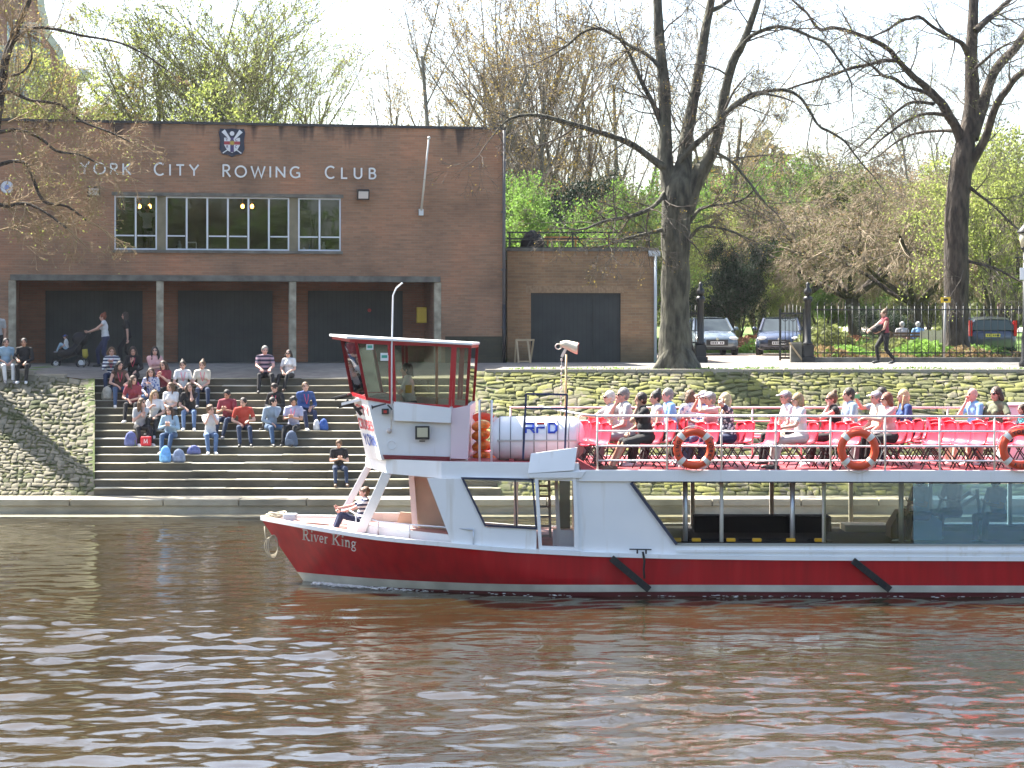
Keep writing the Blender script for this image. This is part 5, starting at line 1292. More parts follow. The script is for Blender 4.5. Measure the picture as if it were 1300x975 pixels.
class Tree:
    def __init__(s, seed, P): s.r = random.Random(seed); s.P = P; s.big = []; s.small = []; s.tips = []
    def rv(s): 
        v = Vector((s.r.gauss(0,1), s.r.gauss(0,1), s.r.gauss(0,1))); return v.normalized()
    def grow(s, p, d, L, r, lev):
        P = s.P; K = 5 if lev < P['lev']-1 else 4
        pts = [p.copy()]; rs = [r]; q = p.copy(); d = d.normalized()
        trop = P['trop'][min(lev, len(P['trop'])-1)]; wob = P.get('wob', .18)
        for i in range(K-1):
            d = (d+s.rv()*wob+Vector((0,0,trop))).normalized(); q = q+d*(L/(K-1)); pts.append(q.copy()); rs.append(max(P['rmin'], r*(1-(.75 if lev else .6)*(i+1)/(K-1))))
        (s.big if lev < P.get('biglev', 1) else s.small).append((np.array(pts), rs, 6 if lev == 0 else (5 if lev == 1 else 3)))
        if lev >= P['lev']: s.tips.append((pts[-1], d)); s.tips.append((pts[1], d)); return
        nb = P['nb'][min(lev, len(P['nb'])-1)]
        for k in range(nb):
            f = s.r.uniform(P.get('f0', .25), 1.0); i = min(K-2, int(f*(K-1))); g = f*(K-1)-i
            b = pts[i].lerp(pts[i+1], g); dd = (pts[i+1]-pts[i]).normalized()
            sd = s.rv(); sd = (sd-dd*sd.dot(dd)).normalized(); sp = P['spread'][min(lev, len(P['spread'])-1)]*s.r.uniform(.7, 1.25)
            nd = dd*math.cos(sp)+sd*math.sin(sp)
            rr = max(P['rmin'], (rs[i]*(1-g)+rs[i+1]*g)*s.r.uniform(.45, .65))
            s.grow(b, nd, L*P['lr'][min(lev, len(P['lr'])-1)]*s.r.uniform(.7, 1.2)*(1.15-.5*f), rr, lev+1)
    def limb(s, pts, rs, n=8, side=True, dens=1.0, Ls=(1.2, 2.8), lev=1):
        dens *= 1.35; rs = [r*.93 for r in rs]
        """a traced limb, smoothed, with side branches"""
        pts = [Vector(p) for p in pts]; out = []; ro = []
        for i in range(len(pts)-1):
            p0, p1, p2, p3 = pts[max(0,i-1)], pts[i], pts[i+1], pts[min(len(pts)-1,i+2)]
            for k in range(3):
                t = k/3; q = .5*((2*p1)+(p2-p0)*t+(2*p0-5*p1+4*p2-p3)*t*t+(3*p1-p0-3*p2+p3)*t**3); out.append(q); ro.append(rs[i]+(rs[i+1]-rs[i])*t)
        out.append(pts[-1]); ro.append(rs[-1])
        ro2 = [r_*(1+s.r.uniform(-.06,.06)) for r_ in ro]
        s.big.append((np.array(out), ro2, n))
        if not side: return
        Lt = sum((out[i+1]-out[i]).length for i in range(len(out)-1)); m = int(Lt*dens)
        for _ in range(m):
            f = s.r.uniform(.12, 1)*(len(out)-1); i = min(len(out)-2, int(f)); b = out[i].lerp(out[i+1], f-i); dd = (out[i+1]-out[i]).normalized()
            sd = s.rv(); sd = (sd-dd*sd.dot(dd)).normalized(); sp = s.r.uniform(.7, 1.25); nd = dd*math.cos(sp)+sd*math.sin(sp)
            r_ = min(ro[i]*.5, s.r.uniform(.012, .035)); s.grow(b, nd, s.r.uniform(*Ls), r_, lev)
        s.grow(out[-1], out[-1]-out[-2], s.r.uniform(*Ls), ro[-1], lev)
    def leaves(s, n, size, spread, seed=1, pts=None, flat=0):
        rng = np.random.RandomState(seed); tp = pts if pts is not None else s.tips
        T_ = np.array([tuple(t[0]) for t in tp], dtype=np.float32); idx = rng.randint(0, len(T_), n)
        c = T_[idx]+rng.randn(n, 3)*spread
        a = rng.randn(n, 3); a /= np.linalg.norm(a, axis=1, keepdims=True); b = rng.randn(n, 3); b -= a*np.sum(a*b, 1, keepdims=True); b /= np.linalg.norm(b, axis=1, keepdims=True)
        sz = size*rng.uniform(.5, 1.4, (n, 1)); a *= sz; b *= sz*.6
        V = np.stack([c-a, c-b, c+a, c+b], 1).reshape(-1, 3); F = np.arange(n*4).reshape(-1, 4); return V, F
def bark(name, a, b, sc=3):
    return noise_mat(name, [(.35, a), (.65, b)], sc, bump=1.0, bscale=9, stretch=(1,1,.3), bdist=.09)
def leafm(name, c, tr=.5):
    m, nt, b = nodes(name); L = nt.links; out = nt.nodes['Material Output']
    geo = N(nt, 'ShaderNodeObjectInfo'); tc = N(nt, 'ShaderNodeTexCoord'); n = N(nt, 'ShaderNodeTexNoise', i_Scale=1.3, i_Detail=3.0); L.new(tc.outputs['Object'], n.inputs['Vector'])
    col = ramp(nt, n.outputs['Fac'], [(.32, tuple(x*.65 for x in c)), (.68, tuple(min(1, x*1.35) for x in c))])
    L.new(col, b.inputs['Base Color']); b.inputs['Roughness'].default_value = .6; b.inputs['Specular IOR Level'].default_value = .2
    t = N(nt, 'ShaderNodeBsdfTranslucent'); L.new(col, t.inputs[0]); mx = N(nt, 'ShaderNodeMixShader'); mx.inputs[0].default_value = tr
    L.new(b.outputs[0], mx.inputs[1]); L.new(t.outputs[0], mx.inputs[2]); L.new(mx.outputs[0], out.inputs['Surface']); return m
BK1 = bark('bark_grey', (.03,.029,.022), (.115,.11,.078), 7); BK2 = bark('bark_brown', (.022,.017,.013), (.085,.066,.05), 7); BK3 = bark('bark_pale', (.10,.085,.06), (.2,.17,.12))
TW = mat('twig_dark', (.085,.07,.055), .9); TWL = mat('twig_tan', (.22,.17,.11), .9); TWO = mat('twig_olive', (.16,.15,.075), .9)
L_YG = leafm('leaf_yellow_green', (.30,.35,.09)); L_G = leafm('leaf_spring_green', (.15,.26,.05)); L_DK = leafm('leaf_dark_green', (.02,.04,.018), .1); L_BR = leafm('leaf_brown_bud', (.20,.14,.07)); L_OL = leafm('leaf_olive', (.13,.15,.05)); L_GO = leafm('leaf_gold', (.34,.25,.05))
def finish(T, name, base, label, cat, barkm, twigm, leaf=None, group=None, small_name='crown'):
    rt = empty(name, base); tag(rt, label, cat, group); b = np.array(base, dtype=np.float32)
    if T.big: V, F = polys_mesh(T.big); link('trunk', arr_mesh('trunk', V-b, F, True), barkm, rt)
    if T.small: V, F = polys_mesh(T.small); link(small_name, arr_mesh('twigs', V-b, F, True), twigm, rt)
    if leaf:
        for (m, n, size, spread, seed) in leaf: V, F = T.leaves(n, size, spread, seed); link('foliage', arr_mesh('foliage', V-b, F), m, rt)
    return rt
# --- the big tree on the promenade edge beside the annex
D1 = 58.4; S1 = FPX/D1
def tr(pts, d0, dd=0.0):
    """traced photo pixels (x, y, width) at distance d0 drifting by dd"""
    n = len(pts); P_ = []; r = []
    for i, p in enumerate(pts): d = d0+dd*i/(n-1); P_.append(PX(p[0], p[1], d)); r.append(p[2]/2/(FPX/d))
    return P_, r
PT = dict(lev=4, nb=[5,5,4,3], trop=[0,.02,-.02,-.05], spread=[.8,.8,.75,.7], lr=[.6,.6,.6,.6], rmin=.0045, wob=.26, biglev=0)
T = Tree(11, PT)
T.limb(*tr([(862,474,66),(860,462,56),(857,445,47),(857,420,42),(857,380,40),(858,330,38),(858,280,39),(862,240,44),(866,215,26),(868,196,12)], D1), n=14, side=False)
for k, (dx, w) in enumerate(((-28,20),(30,22),(14,18))): T.limb(*tr([(858,438,w),(858+dx*.6,464,w),(858+dx,473,w*.5)], D1-.25), n=8, side=False)
T.limb(*tr([(856,260,34),(846,210,19),(845,170,17),(843,110,17),(838,60,14),(835,10,13),(834,-60,11),(838,-160,6)], D1, .4), dens=1.5)
T.limb(*tr([(862,258,30),(868,215,22),(872,170,17),(880,130,15),(889,80,14),(896,35,12),(902,5,11),(912,-60,9),(925,-150,5)], D1, 1.5), dens=1.5)
T.limb(*tr([(866,268,32),(885,225,24),(903,195,17),(913,165,14),(920,120,13),(930,80,12),(943,55,11),(956,20,9),(968,-20,7),(985,-100,4)], D1, -1.2), dens=1.4)
T.limb(*tr([(900,14,8),(915,8,6),(935,-8,5),(965,-40,3)], D1+1, .8), dens=1.6)
T.limb(*tr([(846,214,14),(832,205,11),(805,185,9),(780,174,8),(755,166,7),(725,157,7),(700,150,6),(678,146,5),(655,148,4.5),(640,156,3),(626,172,2)], D1, -1.5), dens=2.4, Ls=(.9,2.2))
T.limb(*tr([(840,88,6),(825,72,5.5),(808,62,5),(795,55,5),(775,42,4.5),(757,36,4.5),(738,42,4),(722,56,3.5),(705,68,2.5)], D1, 1.2), dens=2.2, Ls=(.8,2))
T.limb(*tr([(846,175,7),(836,150,7),(828,130,6.5),(815,105,6),(806,84,6),(798,66,4)], D1, .5), dens=2, Ls=(.8,1.8))
T.limb(*tr([(862,206,8),(880,186,8),(900,168,7),(912,155,6),(918,146,5)], D1-.2, -.4), dens=1, side=True)
T.limb(*tr([(916,150,8),(930,135,7),(945,125,6.5),(962,118,5.5),(990,114,5),(1005,117,4.5),(1018,126,4),(1030,145,4),(1040,160,3.5),(1055,168,3.5),(1073,180,3),(1085,196,2.5),(1098,212,2)], D1-1, -.5), dens=1.7, Ls=(.8,2))
T.limb(*tr([(924,142,6),(938,132,5.5),(952,124,5),(968,119,4),(986,122,3)], D1-1.2, -1), dens=1.5, Ls=(.8,2))
T.limb(*tr([(935,66,7),(952,47,6),(970,38,5.5),(988,34,5),(1010,38,4.5),(1030,47,4),(1048,54,4),(1062,72,3.5),(1075,92,3),(1081,107,2)], D1-.8, -1.8), dens=1.7, Ls=(.8,2.2))
T.limb(*tr([(906,192,5),(928,205,4),(945,224,3.5),(962,246,3),(975,262,2)], D1-.8, -.6), dens=1.8, Ls=(.8,2))
# low drooping left boughs lit by the sun
T.limb(*tr([(848,240,9),(830,262,6),(800,275,5),(770,280,4),(745,290,3)], D1, -1.6), dens=3.4, Ls=(.8,2))
T.limb(*tr([(846,290,7),(825,296,5),(798,302,4),(770,312,3)], D1, -1.2), dens=3.2, Ls=(.7,1.5))
T.limb(*tr([(866,310,7),(878,300,5),(890,288,4),(915,290,3.5),(935,296,3)], D1, -.8), dens=3, Ls=(.7,1.6))
T.limb(*tr([(866,300,6),(884,270,5),(900,262,4),(940,255,3),(958,240,2)], D1, .8), dens=3, Ls=(.7,1.6))
finish(T, 'promenade_tree', tuple(PX(862, 472, D1)), 'large bare grey tree with four tall stems beside the brick annex on the promenade', 'tree', BK1, TW, [(L_GO, 5000, .022, .05, 2)])
# --- big tree on the right behind the railings
D2 = 68.0
T = Tree(12, PT)
T.limb(*tr([(1214,456,46),(1213,430,37),(1214,380,34),(1214,300,33),(1216,250,33),(1222,205,32),(1227,175,24),(1231,150,16)], D2), n=14, side=False)
T.limb(*tr([(1222,215,30),(1230,160,22),(1234,120,20),(1233,70,18),(1235,30,15),(1236,-20,13),(1232,-100,8),(1240,-170,4)], D2, .8), dens=1.5)
T.limb(*tr([(1232,175,22),(1246,140,17),(1253,115,15),(1262,92,13),(1275,75,13),(1290,60,12),(1310,30,11),(1340,-10,8),(1370,-60,5)], D2, 2), dens=1.4)
T.limb(*tr([(1228,215,18),(1240,195,13),(1250,178,12),(1256,160,11),(1260,146,11),(1268,128,10),(1280,112,9),(1290,98,9),(1310,85,8),(1340,70,6)], D2, -2), dens=1.5)
T.limb(*tr([(1222,185,16),(1213,160,14),(1205,148,14),(1198,135,13),(1188,122,10),(1175,110,10),(1164,101,9),(1154,92,9),(1145,82,8),(1137,74,8),(1132,66,7),(1120,57,7),(1108,51,6.5),(1090,44,6),(1072,38,5.5),(1056,35,5),(1042,38,5),(1032,28,4),(1024,16,3.5),(1008,2,3)], D2, -3), dens=1.7, Ls=(.9,2.6))
T.limb(*tr([(1229,70,8),(1222,56,7),(1212,50,6),(1200,43,6),(1184,34,5),(1167,21,4.5),(1155,24,4),(1143,26,4),(1130,36,3.5),(1118,42,3)], D2, -1.6), dens=2, Ls=(.8,2.2))
T.limb(*tr([(1190,130,6),(1180,120,6),(1165,114,5.5),(1150,110,5),(1136,100,5),(1121,96,4.5),(1110,86,4),(1102,80,3)], D2-1, -1.5), dens=2, Ls=(.8,2))
T.limb(*tr([(1137,77,6),(1120,77,5.5),(1104,82,5),(1082,86,4.5),(1060,94,4),(1036,102,3.5),(1015,108,3),(998,114,2.5)], D2-1.5, -1.5), dens=2, Ls=(.8,2.2))
T.limb(*tr([(1200,146,6),(1182,144,5),(1165,147,4.5),(1150,154,4),(1136,164,3.5),(1120,176,3),(1105,190,2.5)], D2-.5, -1.6), dens=2.6, Ls=(.8,2))
T.limb(*tr([(1186,132,5),(1170,130,4.5),(1154,131,4),(1138,142,3.5),(1120,158,3),(1104,174,2.5)], D2-1, -.6), dens=2.6, Ls=(.8,2))
T.limb(*tr([(1210,166,6),(1195,166,4),(1170,168,4),(1148,174,3),(1130,186,2.5)], D2, 1.2), dens=2.8, Ls=(.8,1.8))
T.limb(*tr([(1238,40,10),(1250,28,9),(1262,18,8),(1275,6,7),(1290,-8,6),(1320,-40,4)], D2, 1.2), dens=1.5)
T.limb(*tr([(1239,86,5),(1252,75,4),(1262,66,3.5),(1275,58,3)], D2, -1.2), dens=2.4, Ls=(.8,1.8))
T.limb(*tr([(1222,230,8),(1240,245,4),(1262,262,3.5),(1285,285,3)], D2, -1.2), dens=2.6, Ls=(.8,2))
T.limb(*tr([(1222,330,6),(1238,334,4),(1262,340,3.5),(1285,352,3)], D2, -.8), dens=2.6, Ls=(.8,1.8))
for k, dx in enumerate((-22, 24)): T.limb(*tr([(1214,430,20),(1214+dx*.5,448,18),(1214+dx,457,8)], D2-.2), n=8, side=False)
finish(T, 'park_tree', tuple(PX(1214, 456, D2)), 'broad dark tree with arching limbs behind the railings at the right', 'tree', BK2, TW, [(L_YG, 3000, .03, .07, 2)])
# --- tree at the left edge whose boughs hang in front of the club wall
D3 = 55.6
T = Tree(13, PT)
T.limb(*tr([(-45,490,40),(-38,400,34),(-28,300,30),(-18,220,26),(-8,160,20),(0,118,14),(5,90,12),(8,70,11),(20,40,10),(30,15,9),(38,-5,9),(50,-50,7),(60,-110,4)], D3+1.4, .3), n=12, dens=.9)
T.limb(*tr([(8,74,7),(14,58,6),(24,46,6),(36,38,5),(48,35,4.5),(62,36,4),(80,39,4),(103,45,3.5),(128,49,3.2),(154,55,3),(180,67,2.5),(200,80,2.5),(213,90,2)], D3+1.4, -.6), dens=.9, Ls=(.5,1.3))
T.limb(*tr([(-2,118,7),(10,117,5.5),(22,120,5),(38,127,4.5),(56,129,4),(77,133,4),(88,141,3.5),(97,149,3.5),(110,157,3),(140,168,2.5),(165,180,2)], D3+1.4, -.8), dens=3, Ls=(.6,1.6))
T.limb(*tr([(-14,216,8),(0,209,6),(15,205,5),(25,205,5),(33,208,5),(39,218,5),(45,235,5),(51,249,4.5),(60,258,4),(85,262,3.5),(110,280,3)], D3+1.4, -.5), dens=4, Ls=(.6,1.7))
T.limb(*tr([(-8,170,6),(15,165,5),(35,168,4.5),(55,178,4),(72,192,3.5),(100,196,3),(120,205,2.5)], D3+1.4, -.9), dens=4, Ls=(.6,1.6))
T.limb(*tr([(-18,250,7),(5,262,5),(30,258,4),(55,268,3.5),(85,290,3)], D3+1.4, -.9), dens=4, Ls=(.6,1.6))
T.limb(*tr([(5,92,5),(12,96,4),(28,92,3.5),(40,75,3),(38,55,2.5)], D3+1.4, .6), dens=2.4, Ls=(.6,1.4))
finish(T, 'overhanging_tree', tuple(PX(-45, 480, D3+1.4)), 'thin twisting tree at the left edge with twigs hanging before the club wall', 'tree', BK2, mat('twig_lit', (.24,.17,.09), .9), [(L_BR, 2600, .022, .05, 2), (L_YG, 900, .03, .08, 3)])
# --- background tree kinds
def proto_tree(seed, kind):
    if kind == 'stems':      # tall multi stemmed bare tree
        P_ = dict(lev=4, nb=[8,5,4,3], trop=[.05,.10,.06,.02], spread=[.42,.5,.6,.6], lr=[.55,.55,.55,.6], rmin=.009, wob=.13, biglev=2, f0=.12)
        T = Tree(seed, P_)
        for k in range(3): T.grow(Vector((T.r.uniform(-.3,.3), T.r.uniform(-.3,.3), 0)), Vector((T.r.uniform(-.22,.22), T.r.uniform(-.22,.22), 1)), T.r.uniform(12, 15), .17, 0)
    elif kind == 'vase':     # fine upswept crown, early leaf
        P_ = dict(lev=4, nb=[11,5,4,4], trop=[.06,.07,.04,.0], spread=[.55,.45,.5,.6], lr=[.62,.55,.5,.55], rmin=.008, wob=.12, biglev=1, f0=.2)
        T = Tree(seed, P_)
        for k in range(4): T.grow(Vector((0,0,0)), Vector((T.r.uniform(-.5,.5), T.r.uniform(-.4,.4), 1)), T.r.uniform(9, 11), .15, 0)
    elif kind == 'weep':     # low spreading crown of drooping tan twigs
        P_ = dict(lev=4, nb=[8,7,6,5], trop=[.02,-.05,-.14,-.2], spread=[1.0,.8,.7,.6], lr=[.75,.6,.55,.6], rmin=.007, wob=.2, biglev=1, f0=.45)
        T = Tree(seed, P_)
        T.limb([(0,0,0),(0,0,1.0),(.1,0,2.0)], [.26,.22,.2], side=False)
        for k in range(7):
            a = k*.9; T.grow(Vector((.1,0,1.9)), Vector((math.cos(a), math.sin(a), .75)), T.r.uniform(3.5,4.6), .12, 0)
    else:                    # round leafy tree or tall shrub
        P_ = dict(lev=4, nb=[8,6,5,3], trop=[.05,.03,.0,.0], spread=[.6,.7,.7,.7], lr=[.62,.6,.6,.6], rmin=.008, wob=.2, biglev=1, f0=.2)
        T = Tree(seed, P_)
        for k in range(4): T.grow(Vector((0,0,0)), Vector((T.r.uniform(-.6,.6), T.r.uniform(-.6,.6), 1)), T.r.uniform(4.5,6), .11, 0)
    return T
PROT = {}
def get_proto(key):
    kind, seed, bk, tw, leaf = SPEC[key]
    T = proto_tree(seed, kind); h = max(t[0][2] for t in T.tips)
    r_ = finish(T, NAMEOF[key], (0,0,0), 'x', 'tree', bk, tw, leaf); PROT[key] = [r_, False, h]
NAMEOF = {'bare': 'bare_tree', 'bare2': 'bare_tree', 'willow': 'willow_tree', 'hazel': 'weeping_tree', 'green': 'leafy_shrub', 'olive': 'olive_shrub', 'dark': 'holly_bush', 'rust': 'budding_tree', 'lime': 'young_tree'}
BK4 = bark('bark_ash', (.12,.115,.10), (.22,.21,.18))
SPEC = {
 'bare': ('stems', 21, BK3, TWL, [(L_GO, 4500, .05, .08, 1)]),
 'bare2': ('stems', 22, BK4, mat('twig_grey', (.16,.14,.12), .9), [(L_BR, 5000, .05, .12, 1)]),
 'willow': ('vase', 23, BK3, TWO, [(L_YG, 9000, .045, .07, 1)]),
 'hazel': ('weep', 24, BK2, TWL, [(L_OL, 9000, .03, .16, 1), (L_BR, 7000, .03, .16, 3)]),
 'green': ('round', 25, BK2, TWO, [(L_G, 34000, .065, .15, 1)]),
 'lime': ('round', 28, BK2, TWO, [(L_YG, 19000, .05, .12, 1)]),
 'olive': ('round', 26, BK2, TWL, [(L_OL, 30000, .06, .16, 1)]),
 'dark': ('round', 27, BK2, TW, [(L_DK, 50000, .07, .22, 1)]),
 'rust': ('round', 29, BK2, TWL, [(L_BR, 22000, .05, .15, 1)]),
}
for k in SPEC: get_proto(k)
def place(key, px, d, ytop, label, rot=None, sx=1.0, group=None, name=None):
    p = PROT[key]; base = Vector(((px-650)*d/FPX, d, 0)); base.z = gz(base.x, d)-.05
    h = CAMZ-(ytop-HY)*d/FPX-base.z; s_ = h/p[2]
    o_ = p[0] if not p[1] else copy_tree(p[0]); p[1] = True
    o_.location = base; o_.rotation_euler.z = random.uniform(0, 6.28) if rot is None else rot; o_.scale = (s_*sx, s_*sx, s_); o_['label'] = label
    if group: o_['group'] = group
    elif 'group' in o_: del o_['group']
    return o_
GB = 'bare trees rising behind the club'
# above the club roof, left to right
place('willow', 285, 92, -20, 'yellow green willow like tree above the crest of the club', group='willowy trees behind the club roof', sx=1.15)
place('willow', 372, 96, -60, 'tall pale green feathery tree right of the club crest', group='willowy trees behind the club roof', sx=1.15)
place('willow', 425, 100, 10, 'pale green feathery tree above the word CLUB', group='willowy trees behind the club roof')
place('lime', 150, 96, 70, 'low thin yellow green tree left above the club roof', sx=.8)
place('lime', 215, 90, 105, 'small yellow green tree top just showing over the roof left of the crest', sx=1.0)
place('bare', 500, 95, -60, 'tall slim bare tree above the flagpole of the club', group=GB)
place('bare2', 585, 88, -110, 'dark bare multi stemmed tree left above the roof corner', group=GB)
place('bare', 632, 94, -120, 'bare tree standing directly above the club roof corner', group=GB)
place('bare', 672, 86, -140, 'tall bare tree behind the club end of the annex roof', group=GB)
place('bare2', 700, 100, -60, 'bare tree behind the left half of the annex', group=GB)
place('bare', 748, 92, -90, 'bare tree behind the middle of the annex', group=GB)
place('bare2', 800, 105, -30, 'bare tree behind the right end of the annex', group=GB)
place('bare', 935, 110, 0, 'thin bare tree seen between the stems right of the big trunk', group=GB)
place('bare', 5, 94, -60, 'leafy bare stemmed tree before the gabled building at far left', sx=1.2)
place('lime', 50, 92, 40, 'yellow green young tree before the gabled building', sx=.9)
place('lime', 100, 98, 95, 'small yellow green tree right below the stone gable', sx=.8)
# greenery behind the annex
GG = 'green shrubs behind the annex'
place('green', 668, 76, 205, 'bright green shrub against the club corner above the annex', group=GG, sx=.8)
place('dark', 700, 84, 225, 'dark evergreen shrub right of the bright green one over the annex', sx=.8)
place('green', 760, 92, 245, 'mid green shrub over the middle of the annex roof', group=GG)
place('lime', 808, 88, 235, 'yellow green shrub left of the big trunk above the annex', sx=.9)
place('green', 905, 104, 195, 'tall green shrub right behind the big promenade tree', group=GG, sx=.8)
place('lime', 880, 98, 240, 'pale leafy tree just right of the big trunk')
place('green', 960, 112, 215, 'round green tree over the parked silver blue car', group=GG)
place('olive', 1010, 120, 190, 'olive brown tree above the blue car', sx=1.1)
place('dark', 938, 91, 305, 'dark green holly bush between the two parked cars', sx=.62)
place('dark', 905, 93, 345, 'lower dark holly bush behind the silver blue car', sx=.8)
place('lime', 1000, 100, 340, 'light green bush behind the blue car', sx=1.1)
place('green', 1045, 108, 330, 'green bush right of the second gatepost', sx=1.1)
# centre right
place('hazel', 1085, 96, 205, 'wide tree with drooping tan twigs left of the big dark trunk', sx=1.35, group='drooping tan trees in the park')
place('hazel', 1165, 92, 225, 'drooping tan tree with a low forked trunk behind the bench', sx=1.3, group='drooping tan trees in the park')
place('hazel', 1010, 104, 245, 'drooping tan tree above the gateway', sx=1.2, group='drooping tan trees in the park')
place('hazel', 1275, 100, 215, 'drooping olive tree right of the big dark trunk', sx=1.3, group='drooping tan trees in the park')
place('lime', 1275, 84, 170, 'fresh yellow green tree right of the big dark trunk', sx=.9)
place('lime', 1235, 110, 150, 'yellow green tree right behind the big dark trunk')
place('rust', 1030, 150, 185, 'far reddish budding tree above the gateway', sx=1.5, group='far budding trees across the park')
place('rust', 1100, 158, 180, 'far reddish budding tree left of the drooping trees', sx=1.6, group='far budding trees across the park')
place('rust', 1180, 165, 190, 'far budding tree behind the fork of the big tree', sx=1.6, group='far budding trees across the park')
place('rust', 1260, 160, 200, 'far budding tree at the right of the park', sx=1.6, group='far budding trees across the park')
place('rust', 965, 155, 175, 'far budding tree just right of the promenade tree', sx=1.5, group='far budding trees across the park')
place('olive', 1310, 120, 160, 'olive tree at the right edge of the photo')
place('green', 1062, 118, 352, 'low green bush by the pale path', sx=1.3)
place('olive', 1180, 108, 335, 'dark olive shrub behind the bench', sx=1.3)
place('dark', 1125, 84, 388, 'dark low conifer behind the walking woman', sx=1.3)
place('green', 1150, 122, 330, 'green tree far behind the bench', sx=1.2)
place('bare2', 1180, 130, 60, 'thin far bare tree seen between the limbs of the big tree')
place('bare', 1085, 135, 100, 'thin far bare tree over the drooping trees')
# far mass of the park closing the horizon
def far_wood():
    rng = np.random.RandomState(5); n = 60000
    x = rng.uniform(-150, 150, n); y = rng.uniform(176, 190, n); hmax = 9+4*np.sin(x*.11)+3*np.sin(x*.31+1)+2*np.sin(x*.9); z = 6+rng.rand(n)**.8*np.clip(hmax, 3, 20)
    c = np.stack([x, y, z], -1); a = rng.randn(n, 3)*.38; b = rng.randn(n, 3)*.3
    V = np.stack([c-a, c-b, c+a, c+b], 1).reshape(-1, 3); tag(link('far_wood', arr_mesh('far_wood', V, np.arange(n*4).reshape(-1, 4)), leafm('leaf_far', (.12,.12,.06))), 'hazy olive mass of far trees closing off the park', 'woodland', kind='stuff')
far_wood()
# unseen trees added behind the camera to darken reflections in the panes
for i, x in enumerate((-26,-8,10,26,42,58)):
    o_ = place('green' if i % 2 else 'olive', 650, 60, -250, 'unseen leafy tree added behind the camera for dark pane reflections, number %s from the left' % ['one','two','three','four','five','six'][i], sx=1.5, group='unseen trees added for pane reflections'); o_.location = (x, -26-(i % 3)*4, .5)
# hedge and ground plants behind the railings
def patch(name, x0, x1, y0, y1, h, n, size, m, label, cat, seed=1):
    rng = np.random.RandomState(seed); x = rng.uniform(x0, x1, n); y = rng.uniform(y0, y1, n); bump = .55+.45*np.sin(x*2.1+seed)*np.sin(x*.7+seed*2)
    z = np.array([gz(a, b) for a, b in zip(x, y)])+rng.rand(n)*h*np.clip(bump, .2, 1)
    c = np.stack([x, y, z], -1); a = rng.randn(n, 3)*size; b = rng.randn(n, 3)*size*.6
    V = np.stack([c-a, c-b, c+a, c+b], 1).reshape(-1, 3); return tag(link(name, arr_mesh(name, V, np.arange(n*4).reshape(-1, 4)), m), label, cat, kind='stuff')
patch('ground_cover', 10.2, 17.0, 66.5, 69.5, .75, 9000, .05, L_G, 'bright green low plants behind the railings', 'plants', 1)
patch('ground_cover', 10.0, 17.6, 66.0, 68.5, .5, 5000, .05, L_BR, 'brown dead leaves and stems behind the railings', 'plants', 2)
patch('ground_cover', 10.4, 16, 72, 76, 1.2, 9000, .07, L_OL, 'olive shrubs on the lawn edge left of the bench', 'plants', 3)
patch('ground_cover', 4.5, 17, 85.5, 88, .9, 9000, .06, L_G, 'green weeds behind the parked cars', 'plants', 4)
patch('ground_cover', 9.5, 17, 86, 89, 1.1, 3500, .06, mat('red_shoots', (.3,.12,.06), .8), 'reddish shrubs behind the parked cars', 'plants', 6)
patch('ground_cover', 3, 60, 128, 134, 2.2, 14000, .12, L_OL, 'low hedge across the park behind the pale path', 'hedge', 5)
# ------------------------------------------------------------------ PEOPLE
DG = bpy.context.evaluated_depsgraph_get
TS = bpy.data.scenes.new('remesh_workbench')
def remesh(mb, voxel, smooth=2):
    me = bpy.data.meshes.new('tmp'); me.from_pydata(mb.v, [], mb.f); me.update()
    o = bpy.data.objects.new('tmp', me); TS.collection.objects.link(o)
    m = o.modifiers.new('r', 'REMESH'); m.mode = 'VOXEL'; m.voxel_size = voxel; m.use_smooth_shade = True
    if smooth: q = o.modifiers.new('s', 'SMOOTH'); q.factor = .5; q.iterations = smooth
    vl = TS.view_layers[0]; vl.update(); ev = o.evaluated_get(vl.depsgraph); res = bpy.data.meshes.new_from_object(ev)
    bpy.data.objects.remove(o); bpy.data.meshes.remove(me); return res
def capsule(mb, p, q, r1, r2, n=10):
    p, q = Vector(p), Vector(q); mb.tube([p, q], [r1, r2], n); mb.ell(p, (r1,)*3, n, 6); mb.ell(q, (r2,)*3, n, 6)
def ik(a, b, l1, l2, pole):
    a, b, pole = Vector(a), Vector(b), Vector(pole); d = b-a; D = min(max(d.length, abs(l1-l2)+.02), l1+l2-.004); d.normalize()
    x = (l1*l1-l2*l2+D*D)/(2*D); h = math.sqrt(max(0, l1*l1-x*x)); p = pole-d*pole.dot(d); p = p.normalized() if p.length > 1e-4 else Vector((0,0,1))
    return a+d*x+p*h, a+d*D
SKIN = {k: mat('skin_'+k, c, .5, var=.06, vscale=9) for k, c in {'fair': (.56,.33,.25), 'tan': (.44,.24,.16), 'pink': (.60,.32,.26)}.items()}
EYE = mat('eye_dark', (.02,.015,.012), .3); LIP = mat('lip', (.38,.10,.09), .5)
def cloth(name, c, var=0.12): return mat('cloth_'+name, c, .85, var=var, vscale=7, bump=.7, bscale=9)
CL = {k: cloth(k, c) for k, c in dict(white=(.62,.62,.62), black=(.012,.012,.014), navy=(.02,.03,.075), jeans=(.045,.09,.17), ljeans=(.08,.14,.25), djeans=(.02,.035,.075), maroon=(.22,.035,.05), pink=(.62,.36,.36),
  red=(.42,.05,.03), grey=(.28,.29,.30), greyblue=(.24,.30,.37), lblue=(.28,.40,.50), blue=(.03,.07,.21), olive=(.13,.14,.085), cream=(.6,.55,.45), ltgrey=(.42,.42,.42), lav=(.36,.38,.52), teal=(.03,.3,.32), brown=(.09,.05,.035), skyb=(.22,.42,.68), lilac=(.5,.42,.5), beige=(.5,.42,.33)).items()}
